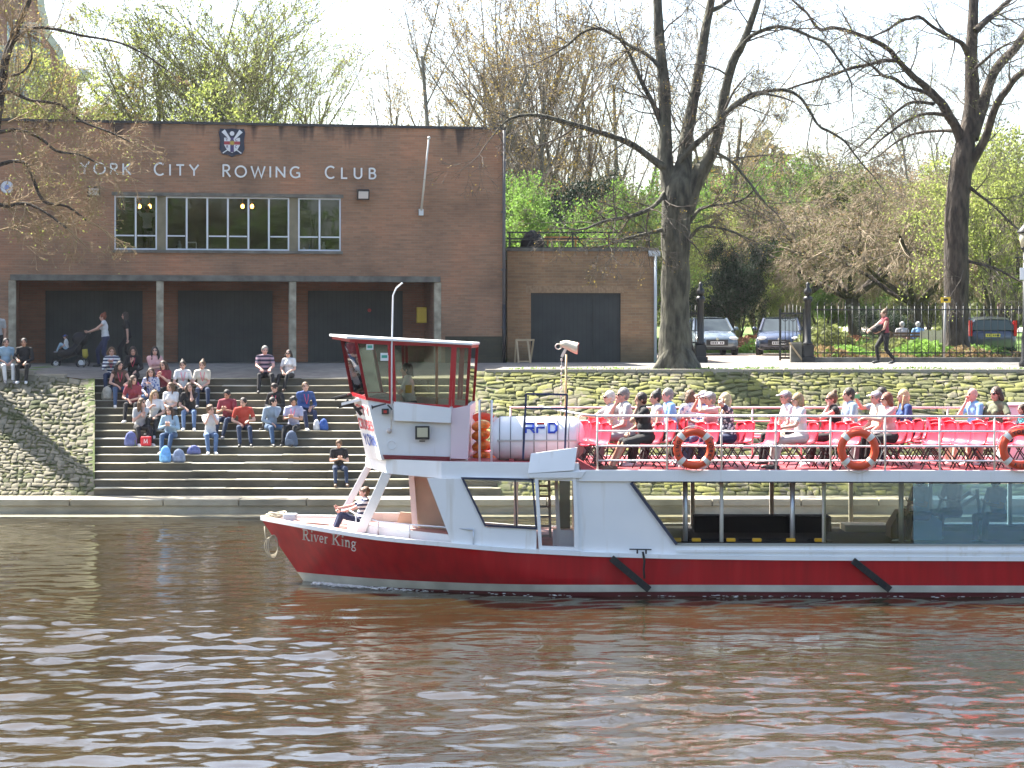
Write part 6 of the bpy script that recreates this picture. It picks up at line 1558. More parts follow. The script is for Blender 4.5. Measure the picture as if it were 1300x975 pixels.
def pattern(name, c1, c2, stripes=None):
    m, nt, b = nodes('cloth_'+name); L = nt.links; tc = N(nt, 'ShaderNodeTexCoord')
    if stripes:
        sx = N(nt, 'ShaderNodeSeparateXYZ'); L.new(tc.outputs['Object'], sx.inputs[0]); q = N(nt, 'ShaderNodeMath', operation='MULTIPLY'); L.new(sx.outputs[2], q.inputs[0]); q.inputs[1].default_value = 1/stripes
        f = N(nt, 'ShaderNodeMath', operation='FRACT'); L.new(q.outputs[0], f.inputs[0]); fac = ramp(nt, f.outputs[0], [(.48, 0.0), (.52, 1.0)])
    else:
        v = N(nt, 'ShaderNodeTexVoronoi', i_Scale=16.0); L.new(tc.outputs['Object'], v.inputs['Vector']); fac = ramp(nt, v.outputs['Distance'], [(.35, 0.0), (.42, 1.0)])
    L.new(mixc(nt, fac, c1, c2), b.inputs['Base Color']); b.inputs['Roughness'].default_value = .85; CL[name] = m
pattern('stripe_man', (.03,.03,.06), (.42,.28,.32), .11); pattern('stripe_navy', (.02,.03,.08), (.7,.7,.7), .09); pattern('stripe_blue', (.04,.1,.3), (.7,.7,.72), .05)
pattern('plaid', (.04,.08,.25), (.4,.42,.5)); pattern('floral', (.75,.73,.72), (.05,.05,.08)); pattern('floral2', (.2,.25,.4), (.75,.74,.72)); pattern('tealpat', (.02,.35,.38), (.02,.03,.05))
HC = {k: mat('hair_'+k, c, .55, var=.3, vscale=30, bump=.8, bscale=60) for k, c in dict(black=(.012,.010,.009), brown=(.055,.028,.014), dark=(.025,.014,.009), fair=(.30,.19,.09), grey=(.20,.19,.175), white=(.45,.43,.4), red=(.18,.045,.018), blond=(.5,.38,.2), mid=(.12,.065,.03)).items()}
SHOE = {k: mat('shoe_'+k, c, .5) for k, c in dict(white=(.7,.7,.72), black=(.02,.02,.02), brown=(.12,.07,.04), grey=(.2,.2,.22)).items()}
GLS = mat('sunglass_black', (.008,.008,.01), .15)
HANDT = {'lap': (.09,-.30,.19), 'food': (.05,-.24,.43), 'phone': (.05,-.32,.33), 'side': (.26,.02,.02), 'face': (.05,-.18,.60), 'knee': (.13,-.42,.26), 'camera': (.07,-.30,.70), 'out': (.12,-.52,.42), 'cross': (-.10,-.26,.30), 'brow': (.07,-.15,.72), 'push': (.16,-.48,.22), 'hang': (.20,.02,-.20), 'belly': (-.04,-.26,.2), 'back': (.34,.22,.34), 'high': (.16,-.46,.66), 'bag': (-.02,-.25,.15)}
PCOUNT = 0
def person(loc, rz, label, top='white', sleeve='short', bottom='jeans', leg='long', shoe='white', hair='brown', style='short', skin='fair', seat=.39, fwd=.58, lean=6, yaw=0, pitch=0, hands=('lap','lap'), fem=False, k=1.0, cap=None, glasses=False, lanyard=False, vox=.014, stand=None, tilt=0, foot_x=.11, group=None, collar=None, name='person'):
    """seat: height of the seat above the feet (None: standing). Built facing -Y."""
    root = empty(name, loc, R(rz)); root.scale = (k, k, k); tag(root, label, 'person', group)
    hw = .155 if not fem else .15; sw = .175 if not fem else .155
    hipz = .10 if seat is not None else .90
    hip = Vector((0, 0, hipz)); rl = Matrix.Rotation(R(lean), 3, 'X')
    up = lambda x, y, z: hip+rl @ Vector((x, y, z))
    body, shirt, trou = MB(), MB(), MB()
    # torso
    for mb_, g in ((body, 0), (shirt, .014)):
        mb_.ell(up(0,0,.16), (.128+g,.095+g,.16), 14, 10, rl); mb_.ell(up(0,-.004,.34), (hw+g-.004,.105+g,.17), 14, 10, rl)
        mb_.tube([up(-sw*.8,0,.445), up(0,.0,.475), up(sw*.8,0,.445)], [.055+g, .065+g, .055+g], 12)
        if fem:
            for s_ in (-1,1): mb_.ell(up(s_*.065,-.085,.32), (.058+g*.5,.055+g*.5,.058+g*.5), 10, 8)
        for s_ in (-1,1): mb_.ell(up(s_*sw,0,.445), (.056+g*.8,.058+g*.8,.06+g*.6), 10, 8)
    if not fem and seat is not None: shirt.ell(up(0,-.05,.17), (.13,.10,.12), 12, 8)
    shirt.ell(up(0,0,.06), (.158,.122,.11), 14, 8, rl)
    body.ell(up(0,0,.02), (.155,.11,.12), 14, 8); trou.ell(up(0,.005,.0), (.172,.13,.105), 14, 8)
    # neck and head
    neck = up(0,.0,.50); yw = Matrix.Rotation(R(yaw), 3, 'Z') @ Matrix.Rotation(R(-pitch), 3, 'X') @ Matrix.Rotation(R(tilt), 3, 'Y')
    hc = neck+Vector((0,-.018,.132))+ (yw @ Vector((0,-.012,0))); H = lambda x, y, z: hc+yw @ Vector((x, y, z))
    capsule(body, up(0,.005,.45), hc+Vector((0,.01,-.06)), .055 if not fem else .048, .05 if not fem else .043)
    body.ell(H(0,.004,.018), (.078,.094,.1), 14, 10, yw); body.ell(H(0,-.03,-.045), (.06,.06,.068), 12, 8, yw); body.ell(H(0,-.094,-.018), (.013,.02,.022), 8, 6, yw)
    for s_ in (-1,1): body.ell(H(s_*.08,.01,-.008), (.012,.02,.03), 8, 6, yw)
    # arms
    fing = MB()
    for i, s_ in enumerate((-1, 1)):
        sh = up(s_*(sw+.012), 0, .44); tg = hands[i]
        if isinstance(tg, str): v = HANDT[tg]; tgt = up(0,0,0)*0+Vector((s_*v[0], v[1], v[2])) + (hip-Vector((0,0,.10)) if seat is None else Vector((0,0,0)))
        else: tgt = Vector(tg)
        el, wr = ik(sh, tgt, .285, .25, (s_*.9, .35, -1.0))
        capsule(body, sh, el, .046, .038); capsule(body, el, wr, .038, .027)
        if sleeve != 'none':
            e2 = sh.lerp(el, .62) if sleeve == 'short' else el; capsule(shirt, sh, e2, .060, .055 if sleeve == 'short' else .05)
            if sleeve == 'long': capsule(shirt, el, el.lerp(wr, .92), .05, .038)
        d = (wr-el).normalized(); tgn = str(hands[i]); bend = Vector((0,0,-1)) if tgn in ('lap','knee','side','push','out','hang') else Vector((-s_*.6,-.3,.5))
        pn = (bend-d*bend.dot(d)); pn = pn.normalized() if pn.length > .05 else d.orthogonal().normalized(); sd = d.cross(pn).normalized()*s_
        hd = (d+pn*.25).normalized(); palm = wr+hd*.05
        M = Matrix((sd, hd, pn)).transposed(); body.ell(palm, (.04,.05,.02), 10, 8, M)
        for j, (off, ln) in enumerate(((-.030,.060),(-.010,.072),(.010,.068),(.029,.052))):
            a_ = palm+sd*off+hd*.035; b_ = a_+(hd*.8+pn*.45).normalized()*ln*.55; c_ = b_+(hd*.35+pn*.9).normalized()*ln*.5; fing.tube([a_, b_, c_], [.0095,.009,.007], 6)
        a_ = palm-sd*.034-hd*.015; b_ = a_-sd*.02+hd*.03+pn*.015; c_ = b_+hd*.03+pn*.02; fing.tube([a_, b_, c_], [.012,.010,.008], 6)
    # legs
    for i, s_ in enumerate((-1, 1)):
        hj = hip+Vector((s_*.088, 0, -.02))
        if seat is not None:
            fx = foot_x if not isinstance(foot_x, tuple) else foot_x[i]; fw = fwd if not isinstance(fwd, tuple) else fwd[i]
            ft = Vector((s_*fx, -fw, -seat+.085)); kn, an = ik(hj, ft, .44, .42, (s_*.18, -1, 1.2)); toe = Vector((s_*.12, -1, -.05)).normalized()
        else:
            off = (stand or (0, 0))[i]; ft = Vector((s_*.085, -off, .085+abs(off)*.08)); kn, an = ik(hj, ft, .44, .42, (0, -1, 0)); toe = Vector((s_*.1, -1, -.12 if off > 0 else -.35)).normalized()
        capsule(body, hj, kn, .078, .05); capsule(body, kn, an, .05, .034)
        if leg == 'long': capsule(trou, hj, kn, .094, .068); capsule(trou, kn, an+Vector((0,0,.03)), .066, .05)
        elif leg == 'short': capsule(trou, hj, hj.lerp(kn, .92), .098, .082)
        if leg == 'skirt': capsule(trou, hj, hj.lerp(kn, .95), .12, .11)
        sh_ = MB(); f0 = an+Vector((0,.03,-.035)); f1 = an+toe*.15+Vector((0,0,-.045)); sh_.tube([f0-toe*.035, f0, f0.lerp(f1,.5), f1, f1+toe*.04], [.022,.04,.042,.042,.02], 10); sh_.ell(an+Vector((0,0,-.02)), (.04,.045,.04), 10, 6)
        sh_.build('shoe', SHOE[shoe], root, fix=False)
    me = remesh(body, vox); n0 = len(me.polygons)
    co = np.empty(n0*3, dtype=np.float32); me.polygons.foreach_get('center', co); co = co.reshape(-1, 3)
    loc_ = (co-np.array(hc))@np.array(yw)          # into head space
    mi = np.zeros(n0, dtype=np.int32)
    for s_ in (-1,1): mi[(np.abs(loc_[:,0]-s_*.030) < .014) & (np.abs(loc_[:,2]-.008) < .009) & (loc_[:,1] < -.05)] = 1; mi[(np.abs(loc_[:,0]-s_*.030) < .018) & (np.abs(loc_[:,2]-.032) < .006) & (loc_[:,1] < -.05)] = 3
    mi[(np.abs(loc_[:,0]) < .022) & (np.abs(loc_[:,2]+.058) < .008) & (loc_[:,1] < -.05)] = 2
    V = np.empty(len(me.vertices)*3, dtype=np.float32); me.vertices.foreach_get('co', V); V = V.reshape(-1, 3)
    lt = np.empty(n0, dtype=np.int32); me.polygons.foreach_get('loop_total', lt)
    F4 = None
    m2 = bpy.data.meshes.new('body')
    faces = [tuple(p.vertices) for p in me.polygons]; nv = len(V)
    m2.from_pydata([tuple(v) for v in V]+fing.v, [], faces+[tuple(i+nv for i in f) for f in fing.f])
    m2.polygons.foreach_set('material_index', np.concatenate([mi, np.zeros(len(fing.f), dtype=np.int32)])); m2.polygons.foreach_set('use_smooth', np.ones(n0+len(fing.f), dtype=bool)); m2.update()
    bpy.data.meshes.remove(me)
    hm = HC.get(hair, HC['brown']); link('body', m2, [SKIN[skin], EYE, LIP, hm], root)
    def cl(name, mb_, m, sm=2):
        me_ = remesh(mb_, vox, sm); link(name, me_, m, root)
    cl('shirt', shirt, CL[top])
    cl('shorts' if leg == 'short' else ('skirt' if leg == 'skirt' else 'trousers'), trou, CL[bottom])
    # hair
    if style != 'bald':
        hb = MB(); hb.ell(H(0,.017,.032), (.093,.099,.102), 14, 10, yw)
        if style == 'short': hb.ell(H(0,.045,-.01), (.082,.064,.08), 12, 8, yw)
        if style in ('long', 'bob', 'pony', 'curly'):
            hb.ell(H(0,.05,-.01), (.097,.07,.105), 12, 8, yw)
        if style in ('long', 'bob'):
            Ln = -.27 if style == 'long' else -.12
            for sx_ in (-.072, 0, .072): capsule(hb, H(sx_,.04 if sx_ else .07,.0), H(sx_*1.25,.045,Ln*.6), .042, .048); capsule(hb, H(sx_*1.25,.045,Ln*.6), H(sx_*1.1,.04,Ln), .046, .022)
            if style == 'long':
                for sx_ in (-.078, .078): capsule(hb, H(sx_*1.12,-.01,0), H(sx_*1.1,-.05,-.22), .026, .02)
        if style == 'pony': capsule(hb, H(0,.10,.05), H(0,.13,-.12), .035, .02); capsule(hb, H(0,.09,.08), H(0,.11,.02), .04, .035)
        if style == 'bun': hb.ell(H(0,.045,-.01), (.072,.055,.075), 12, 8, yw); hb.ell(H(0,.06,.13), (.045,.045,.04), 10, 8)
        if style == 'curly':
            rr = random.Random(len(label)); 
            for _ in range(26): a_ = rr.uniform(0, 6.28); e = rr.uniform(-.6, 1.3); hb.ell(H(.085*math.cos(a_)*math.cos(e), .03+.085*math.sin(a_)*math.cos(e) if math.sin(a_) > -.6 else .0, .03+.1*math.sin(e)), (.03,)*3, 8, 6)
        cl('hair', hb, hm, 1)
    else:
        pass
    if cap:
        cb = MB(); cb.ell(H(0,.008,.055), (.087,.104,.075), 14, 8, yw); cb.slab([H(-.06,-.08,.055), H(.06,-.08,.055), H(.045,-.165,.035), H(-.045,-.165,.035)], (0,0,.012)); cb.build('cap', cap, root, fix=False)
    if glasses:
        gb = MB(); 
        for s_ in (-1,1): gb.ell(H(s_*.032,-.088,.008), (.028,.014,.02), 10, 6, yw); gb.bar(H(s_*.06,-.078,.012), H(s_*.08,.01,.012), .008)
        gb.bar(H(-.01,-.1,.012), H(.01,-.1,.012), .008); gb.build('sunglasses', GLS, root, fix=False)
    if lanyard:
        lb = MB(); 
        for s_ in (-1,1): lb.tube([up(s_*.05,.03,.53), up(s_*.055,-.10,.44), up(s_*.03,-.15,.32), up(0,-.165,.22)], .007, 5)
        lb.build('lanyard', mat('lanyard_pink', (.7,.06,.14), .6), root)
    return root
WC = mat('cap_white', (.58,.58,.58), .8); BC = mat('cap_black', (.02,.02,.02), .8)
# ---- people on the steps: (px, tread index)
def on_step(px, k, label, rz=0, scale=None, **kw):
    kw['k'] = scale or .98
    rr_ = random.Random(px); kw.setdefault('lean', rr_.uniform(2, 16)); kw.setdefault('yaw', rr_.uniform(-22, 22)); kw.setdefault('foot_x', (rr_.uniform(.06,.2), rr_.uniform(.06,.2))); kw.setdefault('pitch', rr_.uniform(-14, 4)); kw.setdefault('tilt', rr_.uniform(-8, 8)); rz = rz+rr_.uniform(-14, 14)
    Y = TOPY-k*TREAD+.12; z = TOPZ-k*RISE
    kw.setdefault('seat', 2*RISE); kw.setdefault('fwd', .12+1.35*TREAD)
    return person(((px-650)*Y/FPX, Y, z+.004), rz, label, **kw)
GS = 'young people sitting on the river steps'
P = [
 (143,0,'person in striped hooded top and jeans at the left of the top step',dict(top='stripe_navy',sleeve='long',bottom='djeans',shoe='black',hair='ltgrey' if 0 else 'mid',style='bob',hands=('food','food'),lanyard=True,fem=True)),
 (169,0,'person with long dark hair all in dark clothes on the top step',dict(top='black',sleeve='long',bottom='black',shoe='black',hair='dark',style='long',hands=('food','lap'),pitch=-15,fem=True,lanyard=True)),
 (195,0,'dark haired person in pale pink top, right end of the top step trio',dict(top='pink',bottom='jeans',hair='black',style='long',hands=('cross','lap'),fem=True,rz=25)),
 (151,2,'person with bare arms, dark vest and blue jeans beside a beige bag',dict(top='brown',sleeve='none',bottom='jeans',hair='black',style='long',hands=('lap','knee'),fem=True,lanyard=True,rz=8)),
 (210,2,'person in pink top with brown hair leaning forward, third row',dict(top='maroon',bottom='black',hair='brown',style='long',hands=('food','food'),fem=True,rz=-20)),
 (232,2,'person in white shirt with pink lanyard and tied back dark hair',dict(top='white',bottom='black',hair='dark',style='bun',hands=('lap','lap'),fem=True,lanyard=True)),
 (257,2,'person with topknot and white top holding a grey jacket',dict(top='cream',sleeve='short',bottom='djeans',hair='mid',style='bun',hands=('lap','bag'),fem=True,lanyard=True,shoe='grey')),
 (193,3,'person in blue plaid shirt with wavy brown hair',dict(top='plaid',sleeve='long',bottom='ljeans',hair='brown',style='long',hands=('lap','food'),fem=True)),
 (170,4,'person in maroon shirt with long brown hair turned aside',dict(top='maroon',bottom='black',hair='brown',style='long',yaw=45,hands=('lap','belly'),fem=True,rz=12)),
 (218,5,'person in white shirt with brown hair and hands clasped, middle of the group',dict(top='white',bottom='black',hair='mid',style='long',hands=('belly','belly'),fem=True)),
 (241,5,'person in black top and pale blue jeans raising one hand to the face',dict(top='black',sleeve='short',bottom='ljeans',hair='brown',style='long',hands=('lap','face'),fem=True)),
 (197,6,'fair haired person in white shirt looking aside',dict(top='white',bottom='black',hair='fair',style='long',yaw=30,hands=('food','lap'),fem=True)),
 (178,7,'person in white and grey top with dark trousers above the red lunch box',dict(top='ltgrey',bottom='black',hair='mid',style='long',yaw=35,hands=('food','face'),fem=True,rz=18)),
 (217,8,'person in pale blue jacket and jeans with long brown hair',dict(top='lblue',sleeve='long',bottom='jeans',hair='brown',style='long',hands=('phone','phone'),fem=True)),
 (267,8,'curly haired person in white top, blue jeans and white shoes',dict(top='white',bottom='ljeans',hair='mid',style='curly',yaw=30,hands=('face','face'),fem=True,rz=10)),
 (290,6,'dark haired person in maroon shirt looking down at a phone',dict(top='maroon',bottom='djeans',shoe='grey',hair='black',style='short',pitch=-25,hands=('phone','phone'),skin='tan')),
 (309,7,'person in black vest over orange red sleeves and dark jeans',dict(top='red',bottom='djeans',shoe='black',hair='dark',style='short',yaw=-25,hands=('lap','knee'),lean=16,lanyard=False)),
 (344,7,'dark haired person in grey hooded top eating, turned to the right',dict(top='greyblue',sleeve='long',bottom='jeans',shoe='black',hair='black',style='short',yaw=50,hands=('lap','face'),rz=25,lean=12)),
 (354,5,'person in black jacket bending forward behind the grey hooded one',dict(top='black',sleeve='long',bottom='black',shoe='black',hair='dark',style='short',pitch=-30,hands=('lap','knee'),lean=20,lanyard=True,rz=-20)),
 (373,7,'dark curly haired person in lavender shirt and black trousers',dict(top='lav',bottom='black',shoe='black',hair='black',style='curly',pitch=-25,hands=('phone','phone'),lanyard=True,skin='tan')),
 (386,5,'person in navy blue open hooded top at the right of the group',dict(top='blue',sleeve='long',bottom='navy',shoe='white',hair='mid',style='short',yaw=-15,hands=('belly','lap'),lanyard=True,rz=14)),
]
for px, k, lb, kw in P:
    rz = kw.pop('rz', 0); on_step(px, k, lb, rz, group=GS, scale=1.06 if kw.get('fem') else 1.08, **kw)
on_step(336, 0, 'large grey haired person in dark and pink striped polo shirt on the top step', 0, top='stripe_man', bottom='black', shoe='black', hair='grey', style='short', hands=('knee','knee'), scale=1.08, skin='pink', foot_x=.19)
on_step(367, 0, 'dark haired person in white shirt and sunglasses with a shoulder strap on the top step', 0, top='white', bottom='black', shoe='brown', hair='dark', style='bob', hands=('lap','lap'), glasses=True, fem=True, scale=.94)
on_step(430, 12, 'person in black shirt and jeans sitting alone low on the steps near the bow', 0, top='black', bottom='djeans', shoe='brown', hair='mid', style='short', hands=('phone','phone'), pitch=-28, scale=.97, foot_x=.15)
# ---- on the left wall and in the porch
Yw = WY+.15
person(((31-650)*Yw/FPX, Yw, WZ+.05), 5, 'dark haired person in dark jacket sitting on the wall top at far left', top='black', sleeve='long', bottom='black', shoe='white', hair='black', hands=('knee','lap'), seat=.42, fwd=.45, skin='tan')
person(((7-650)*Yw/FPX, Yw, WZ+.05), 25, 'person in pale blue shirt sitting on the wall at the left edge of the photo', top='lblue', sleeve='short', bottom='white', shoe='grey', hair='black', hands=('lap','lap'), seat=.42, fwd=.5)
Yp = 59.9
person(((-3-650)*Yp/FPX, Yp, gz(-15, Yp)), 0, 'person standing at the very left edge behind the wall', top='ltgrey', bottom='black', shoe='black', hair='brown', seat=None, stand=(0,.1), hands=('hang','hang'))
Yp = 61.1; xx = (134-650)*Yp/FPX
person((xx, Yp, gz(xx, Yp)), -88, 'person in white top and jeans pushing the pram past the club doors', top='white', sleeve='none', bottom='navy', shoe='black', hair='red', style='bun', seat=None, stand=(.22,-.2), hands=((-.14,-.50,1.08),(.14,-.50,1.08)), fem=True, k=.98)
person((xx+.55, Yp+.6, gz(xx, Yp+.6)), -80, 'person in dark clothes walking close behind the one with the pram', top='black', sleeve='short', bottom='black', shoe='black', hair='dark', style='long', seat=None, stand=(-.2,.2), hands=('hang','hang'), fem=True, k=.97)
pr = empty('pram', (xx-.98, Yp, gz(xx, Yp)), 0); tag(pr, 'black three wheeled pram with a small child in front of the club doors', 'pram')
BF_ = mat('pram_fabric', (.015,.015,.018), .8)
mb = MB(); mb.tube([(-.45,0,.45),(-.2,0,.42),(.1,0,.5),(.25,0,.85)], [.10,.16,.17,.12], 10); mb.build('seat', BF_, pr)
mb = MB(); mb.ell((.22,0,.85), (.24,.2,.22), 14, 8); mb.build('hood', BF_, pr)
mb = MB()
for y in (-.2,.2): mb.tube([(-.5,y*.4,.15),(0,y,.4),(.48,y,1.02)], .014, 6); mb.tube([(.1,y,.48),(.3,y,.15)], .014, 6)
mb.tube([(.48,-.2,1.02),(.5,0,1.04),(.48,.2,1.02)], .016, 6); mb.build('frame', BLACK, pr)
for x, y, r in ((-.5,0,.13),(.3,-.24,.15),(.3,.24,.15)):
    mb = MB(); mb.tube([(x+r*math.cos(t), y, .0+r+r*math.sin(t)) for t in np.linspace(0, 2*math.pi, 19)[:-1]], .02, 6, closed=True); W_ = mb.build('wheel', RUB, pr)
    mb = MB(); mb.cyl((x, y-.015, r), (x, y+.015, r), r*.55, 12); mb.build('hub', mat('hub_grey', (.5,.5,.5), .4), W_)
mb = MB(); mb.tube([(.38,-.1,.55),(.4,-.1,.35),(.38,-.1,.28)], [.08,.09,.05], 8); mb.build('changing_bag', mat('bag_yellow', (.4,.32,.05), .7), pr)
person((xx-1.15, Yp, gz(xx, Yp)+.5), -85, 'small child in blue sun hat sitting in the pram', top='white', bottom='lblue', shoe='grey', hair='brown', seat=.1, fwd=.5, hands=('lap','lap'), k=.56, cap=mat('cap_blue', (.03,.08,.35), .8))
# person at the club window reaching up
u, z = BF.uz(187, 285, .9); w_ = BF.w(u, .9, z); person((w_.x, w_.y, 3.6+3.4), 15, 'person in white shirt standing with raised arms behind the left club window', top='white', bottom='black', shoe='black', hair='fair', style='short', seat=None, hands=((-.3,-.3,1.75),(.35,-.2,1.8)), k=.95, vox=.02)
# walking person on the promenade, right
Yp = 62.6; xx = (1124-650)*Yp/FPX
person((xx, Yp, gz(xx, Yp)+.006), -78, 'person in black leggings and red top walking left past the iron railings', top='maroon', sleeve='none', bottom='black', shoe='black', hair='mid', style='bun', seat=None, lean=2, stand=(.2,-.24), hands=('push','bag'), fem=True, k=1.0)
mb = MB(); mb.ell((0,0,0), (.16,.10,.12), 10, 8); mb.ell((-.13,-.03,-.07), (.12,.07,.09), 10, 8); mb.ell((.12,0,-.07), (.1,.08,.12), 10, 8); o_ = mb.build('folded_jacket', CL['black']); o_.location = (xx-.2, Yp-.08, gz(xx, Yp)+1.1); tag(o_, 'bundled black jacket carried over the arm of the walking person', 'jacket')
# bench pair behind the railings
Yb = 75.0
bx = (1155-650)*Yb/FPX; bz_ = gz(bx, Yb)
bn = empty('park_bench', (bx, Yb, bz_), 0); tag(bn, 'brown wooden park bench seen from behind with two people on it', 'bench'); WD = mat('bench_wood', (.16,.09,.05), .7, var=.2)
mb = MB()
for k in range(4): mb.box(-.85,.85,-.32,-.29,.5+k*.11,.58+k*.11)
mb.build('backrest', WD, bn); mb = MB()
for k in range(4): mb.box(-.85,.85,-.26+k*.12,-.16+k*.12,.42,.45)
mb.build('seat', WD, bn)
for x in (-.75,.75):
    for y in (-.28,.18): mb = MB(); mb.box(x-.03,x+.03,y-.03,y+.03,0,.42 if y > 0 else .95); mb.build('leg', WD, bn)
person((bx-.28, Yb-.05, bz_+.45), 180, 'white haired person in pale top sitting on the park bench, seen from behind', top='ltgrey', hair='white', seat=.45, fwd=.45, vox=.02)
person((bx+.3, Yb-.05, bz_+.45), 175, 'grey haired person in sky blue top sitting on the park bench, seen from behind', top='skyb', sleeve='long', hair='white', seat=.45, fwd=.45, vox=.02, fem=True)
# far strollers at the right edge
for i in range(8):
    y = 128+i*1.3; x = (1262+i*6.5-650)*y/FPX
    person((x, y, gz(x, y)), [90,-90,80,-70,100,-95,60,-85][i], 'distant stroller far across the park at the right edge, %s from the left' % ['first','second','third','fourth','fifth','sixth','seventh','eighth'][i], top=['ltgrey','maroon','lblue','white','pink','black','white','blue'][i], bottom=['jeans','black'][i % 2], hair=['dark','brown'][i % 2], seat=None, stand=(.15,-.15), vox=.04, hands=('hang','hang'), group='distant strollers in the park')
# ---- crew
u, z = B.uz(521, 500, 1.9); w_ = B.w(u, 1.9, 0)
person((w_.x, w_.y, DECKZ+1.02), -88, 'person in white shirt with dark ponytail at the wheel speaking into a microphone', top='white', bottom='navy', shoe='black', hair='dark', style='pony', seat=.75, fwd=.2, hands=((-.12,-.30,.66),(.05,-.33,.42)), vox=.011, k=.98)
mb = MB(); mb.ell((0,0,.03), (.022,.022,.03), 8, 6); mb.cyl((0,0,0), (.01,0,-.1), .012, 8); o_ = mb.build('microphone', BLACK); o_.location = w_+Vector((-.36, -.05, DECKZ+1.02+.70)); tag(o_, 'small black microphone held up in the wheelhouse', 'microphone')
u, z = B.uz(457, 652, 1.75); w_ = B.w(u, 1.75, 0); zs = sheer(u)+.02
person((w_.x, w_.y, zs+.02), -80, 'person in striped top and sunglasses leaning back in the open bow of the boat', top='stripe_navy', sleeve='short', bottom='navy', shoe='black', hair='mid', style='short', glasses=True, seat=.2, fwd=.55, lean=-14, pitch=20, hands=((-.16,-.50,.36),(.14,-.46,.30)), vox=.011, fem=True, k=.88, skin='pink')
# ---- top deck passengers
def deck(i, label, rz=-78, **kw):
    u, v = SEATED[i]; w_ = B.w(u, v, DECKZ+.45); kw.setdefault('seat', .45); kw.setdefault('fwd', .5); kw.setdefault('vox', .012); kw['k'] = kw.get('k', 1.0)*1.05; return person(tuple(w_), rz+B.a/math.pi*180, label, **kw)
deck(0, 'white haired passenger in sunglasses and pale top at the front of the top deck', top='ltgrey', bottom='grey', hair='white', style='short', glasses=True, hands=('out','lap'), fem=True, shoe='black', fwd=.62)
deck(1, 'tall grey haired passenger in sunglasses and grey shirt, hand at the chin', top='ltgrey', bottom='grey', hair='grey', glasses=True, hands=('face','lap'), shoe='black', k=1.08, skin='pink')
deck(2, 'passenger in black polo shirt and black shorts by the near rail, hand on cheek', -80, top='black', bottom='black', leg='short', shoe='brown', hair='dark', hands=('lap','face'), skin='tan', k=1.02, lean=10, fwd=.62, foot_x=(.05,.2))
deck(3, 'dark haired passenger with bare shoulders and pinned up hair', top='white', sleeve='none', bottom='black', hair='black', style='bun', hands=('lap','lap'), fem=True, k=1.02)
deck(4, 'grey haired passenger in sky blue shirt behind the bare shouldered one', top='skyb', bottom='black', hair='grey', hands=('lap','lap'), skin='pink', k=1.04)
deck(5, 'brown haired passenger in patterned blue top facing away', -150, top='floral2', bottom='black', hair='mid', style='bob', hands=('lap','lap'), fem=True)
deck(6, 'passenger in white cap and blue striped shirt', top='stripe_blue', bottom='djeans', hair='grey', cap=WC, glasses=True, hands=('phone','phone'))
deck(7, 'passenger in white cap and pink top holding both hands up to the face', top='pink', bottom='jeans', hair='grey', cap=WC, hands=('camera','camera'), fem=True, lean=8)
deck(8, 'blond passenger in sunglasses and black and white floral top shading the eyes', top='floral', bottom='navy', hair='blond', style='long', glasses=True, hands=('lap','brow'), fem=True)
deck(9, 'passenger in white cap and white top beyond the brown haired one', top='white', bottom='black', hair='grey', cap=WC, hands=('lap','lap'), fem=True, shoe='black')
deck(10, 'light brown haired passenger in white shirt and pale trousers near the rail', top='white', bottom='ltgrey', hair='fair', style='bob', glasses=True, hands=('lap','knee'), fem=True, shoe='black')
deck(11, 'passenger in black strap top resting the chin on one hand', -85, top='black', sleeve='none', bottom='black', hair='mid', style='bun', glasses=True, hands=('out','face'), fem=True, skin='pink', lean=10)
deck(12, 'bearded dark haired passenger in pale blue shirt', top='lblue', bottom='black', hair='dark', hands=('lap','lap'), k=1.06)
deck(13, 'dark grey haired passenger holding up a phone', top='greyblue', bottom='black', hair='dark', hands=('high','lap'), k=1.06)
deck(14, 'passenger in pale cap between the phone holder and the red haired one', top='cream', bottom='grey', hair='grey', cap=WC, hands=('lap','lap'), skin='pink')
deck(15, 'red haired passenger in pale pink top with an arm stretched along the chair', -75, top='pink', bottom='black', hair='red', style='bob', glasses=True, hands=('lap','out'), fem=True)
deck(16, 'long blond haired passenger in blue top', top='blue', bottom='navy', hair='blond', style='long', hands=('lap','lap'), fem=True, k=1.03)
deck(17, 'bald passenger in pale blue shirt with a hand to the face', -70, top='skyb', bottom='beige', hair='grey', style='bald', hands=('face','lap'), skin='pink', k=1.05)
deck(18, 'brown haired passenger in sunglasses and olive shirt leaning back', -55, top='olive', bottom='beige', hair='brown', style='bob', glasses=True, hands=('lap','back'), fem=True, k=1.08, lean=-6)
deck(19, 'passenger in teal patterned top behind the right hand lifebuoy', top='tealpat', bottom='djeans', hair='brown', style='bob', hands=('lap','lap'), fem=True, k=.78)
mb = MB(); mb.box(-.04,.04,-.008,.008,-.07,.07); o_ = mb.build('phone', mat('phone_green', (.1,.35,.15), .4), bevel=.004); u, v = SEATED[13]; o_.location = B.w(u-.56, v-.12, DECKZ+.45+.78); o_.rotation_euler = (0, R(90), R(20)); tag(o_, 'phone with green case held up by a passenger on the top deck', 'phone')
# inside the saloon
for px, v, tp, lb in ((1172,1.5,'lblue','seated passenger in pale blue behind the saloon glass left of the stair'), (1268,1.3,'skyb','seated passenger in blue shirt behind the tinted saloon window'), (1212,2.2,'black','person in dark clothes far inside the saloon by the stair')):
    u, z = B.uz(px, 650, v); w_ = B.w(u, v, sheer(0)+.42+ (.0)); person(tuple(w_), -60, lb, top=tp, bottom='black', hair='dark', style='short', seat=.42, fwd=.45, hands=('lap','phone'), vox=.016)

bpy.data.scenes.remove(TS)
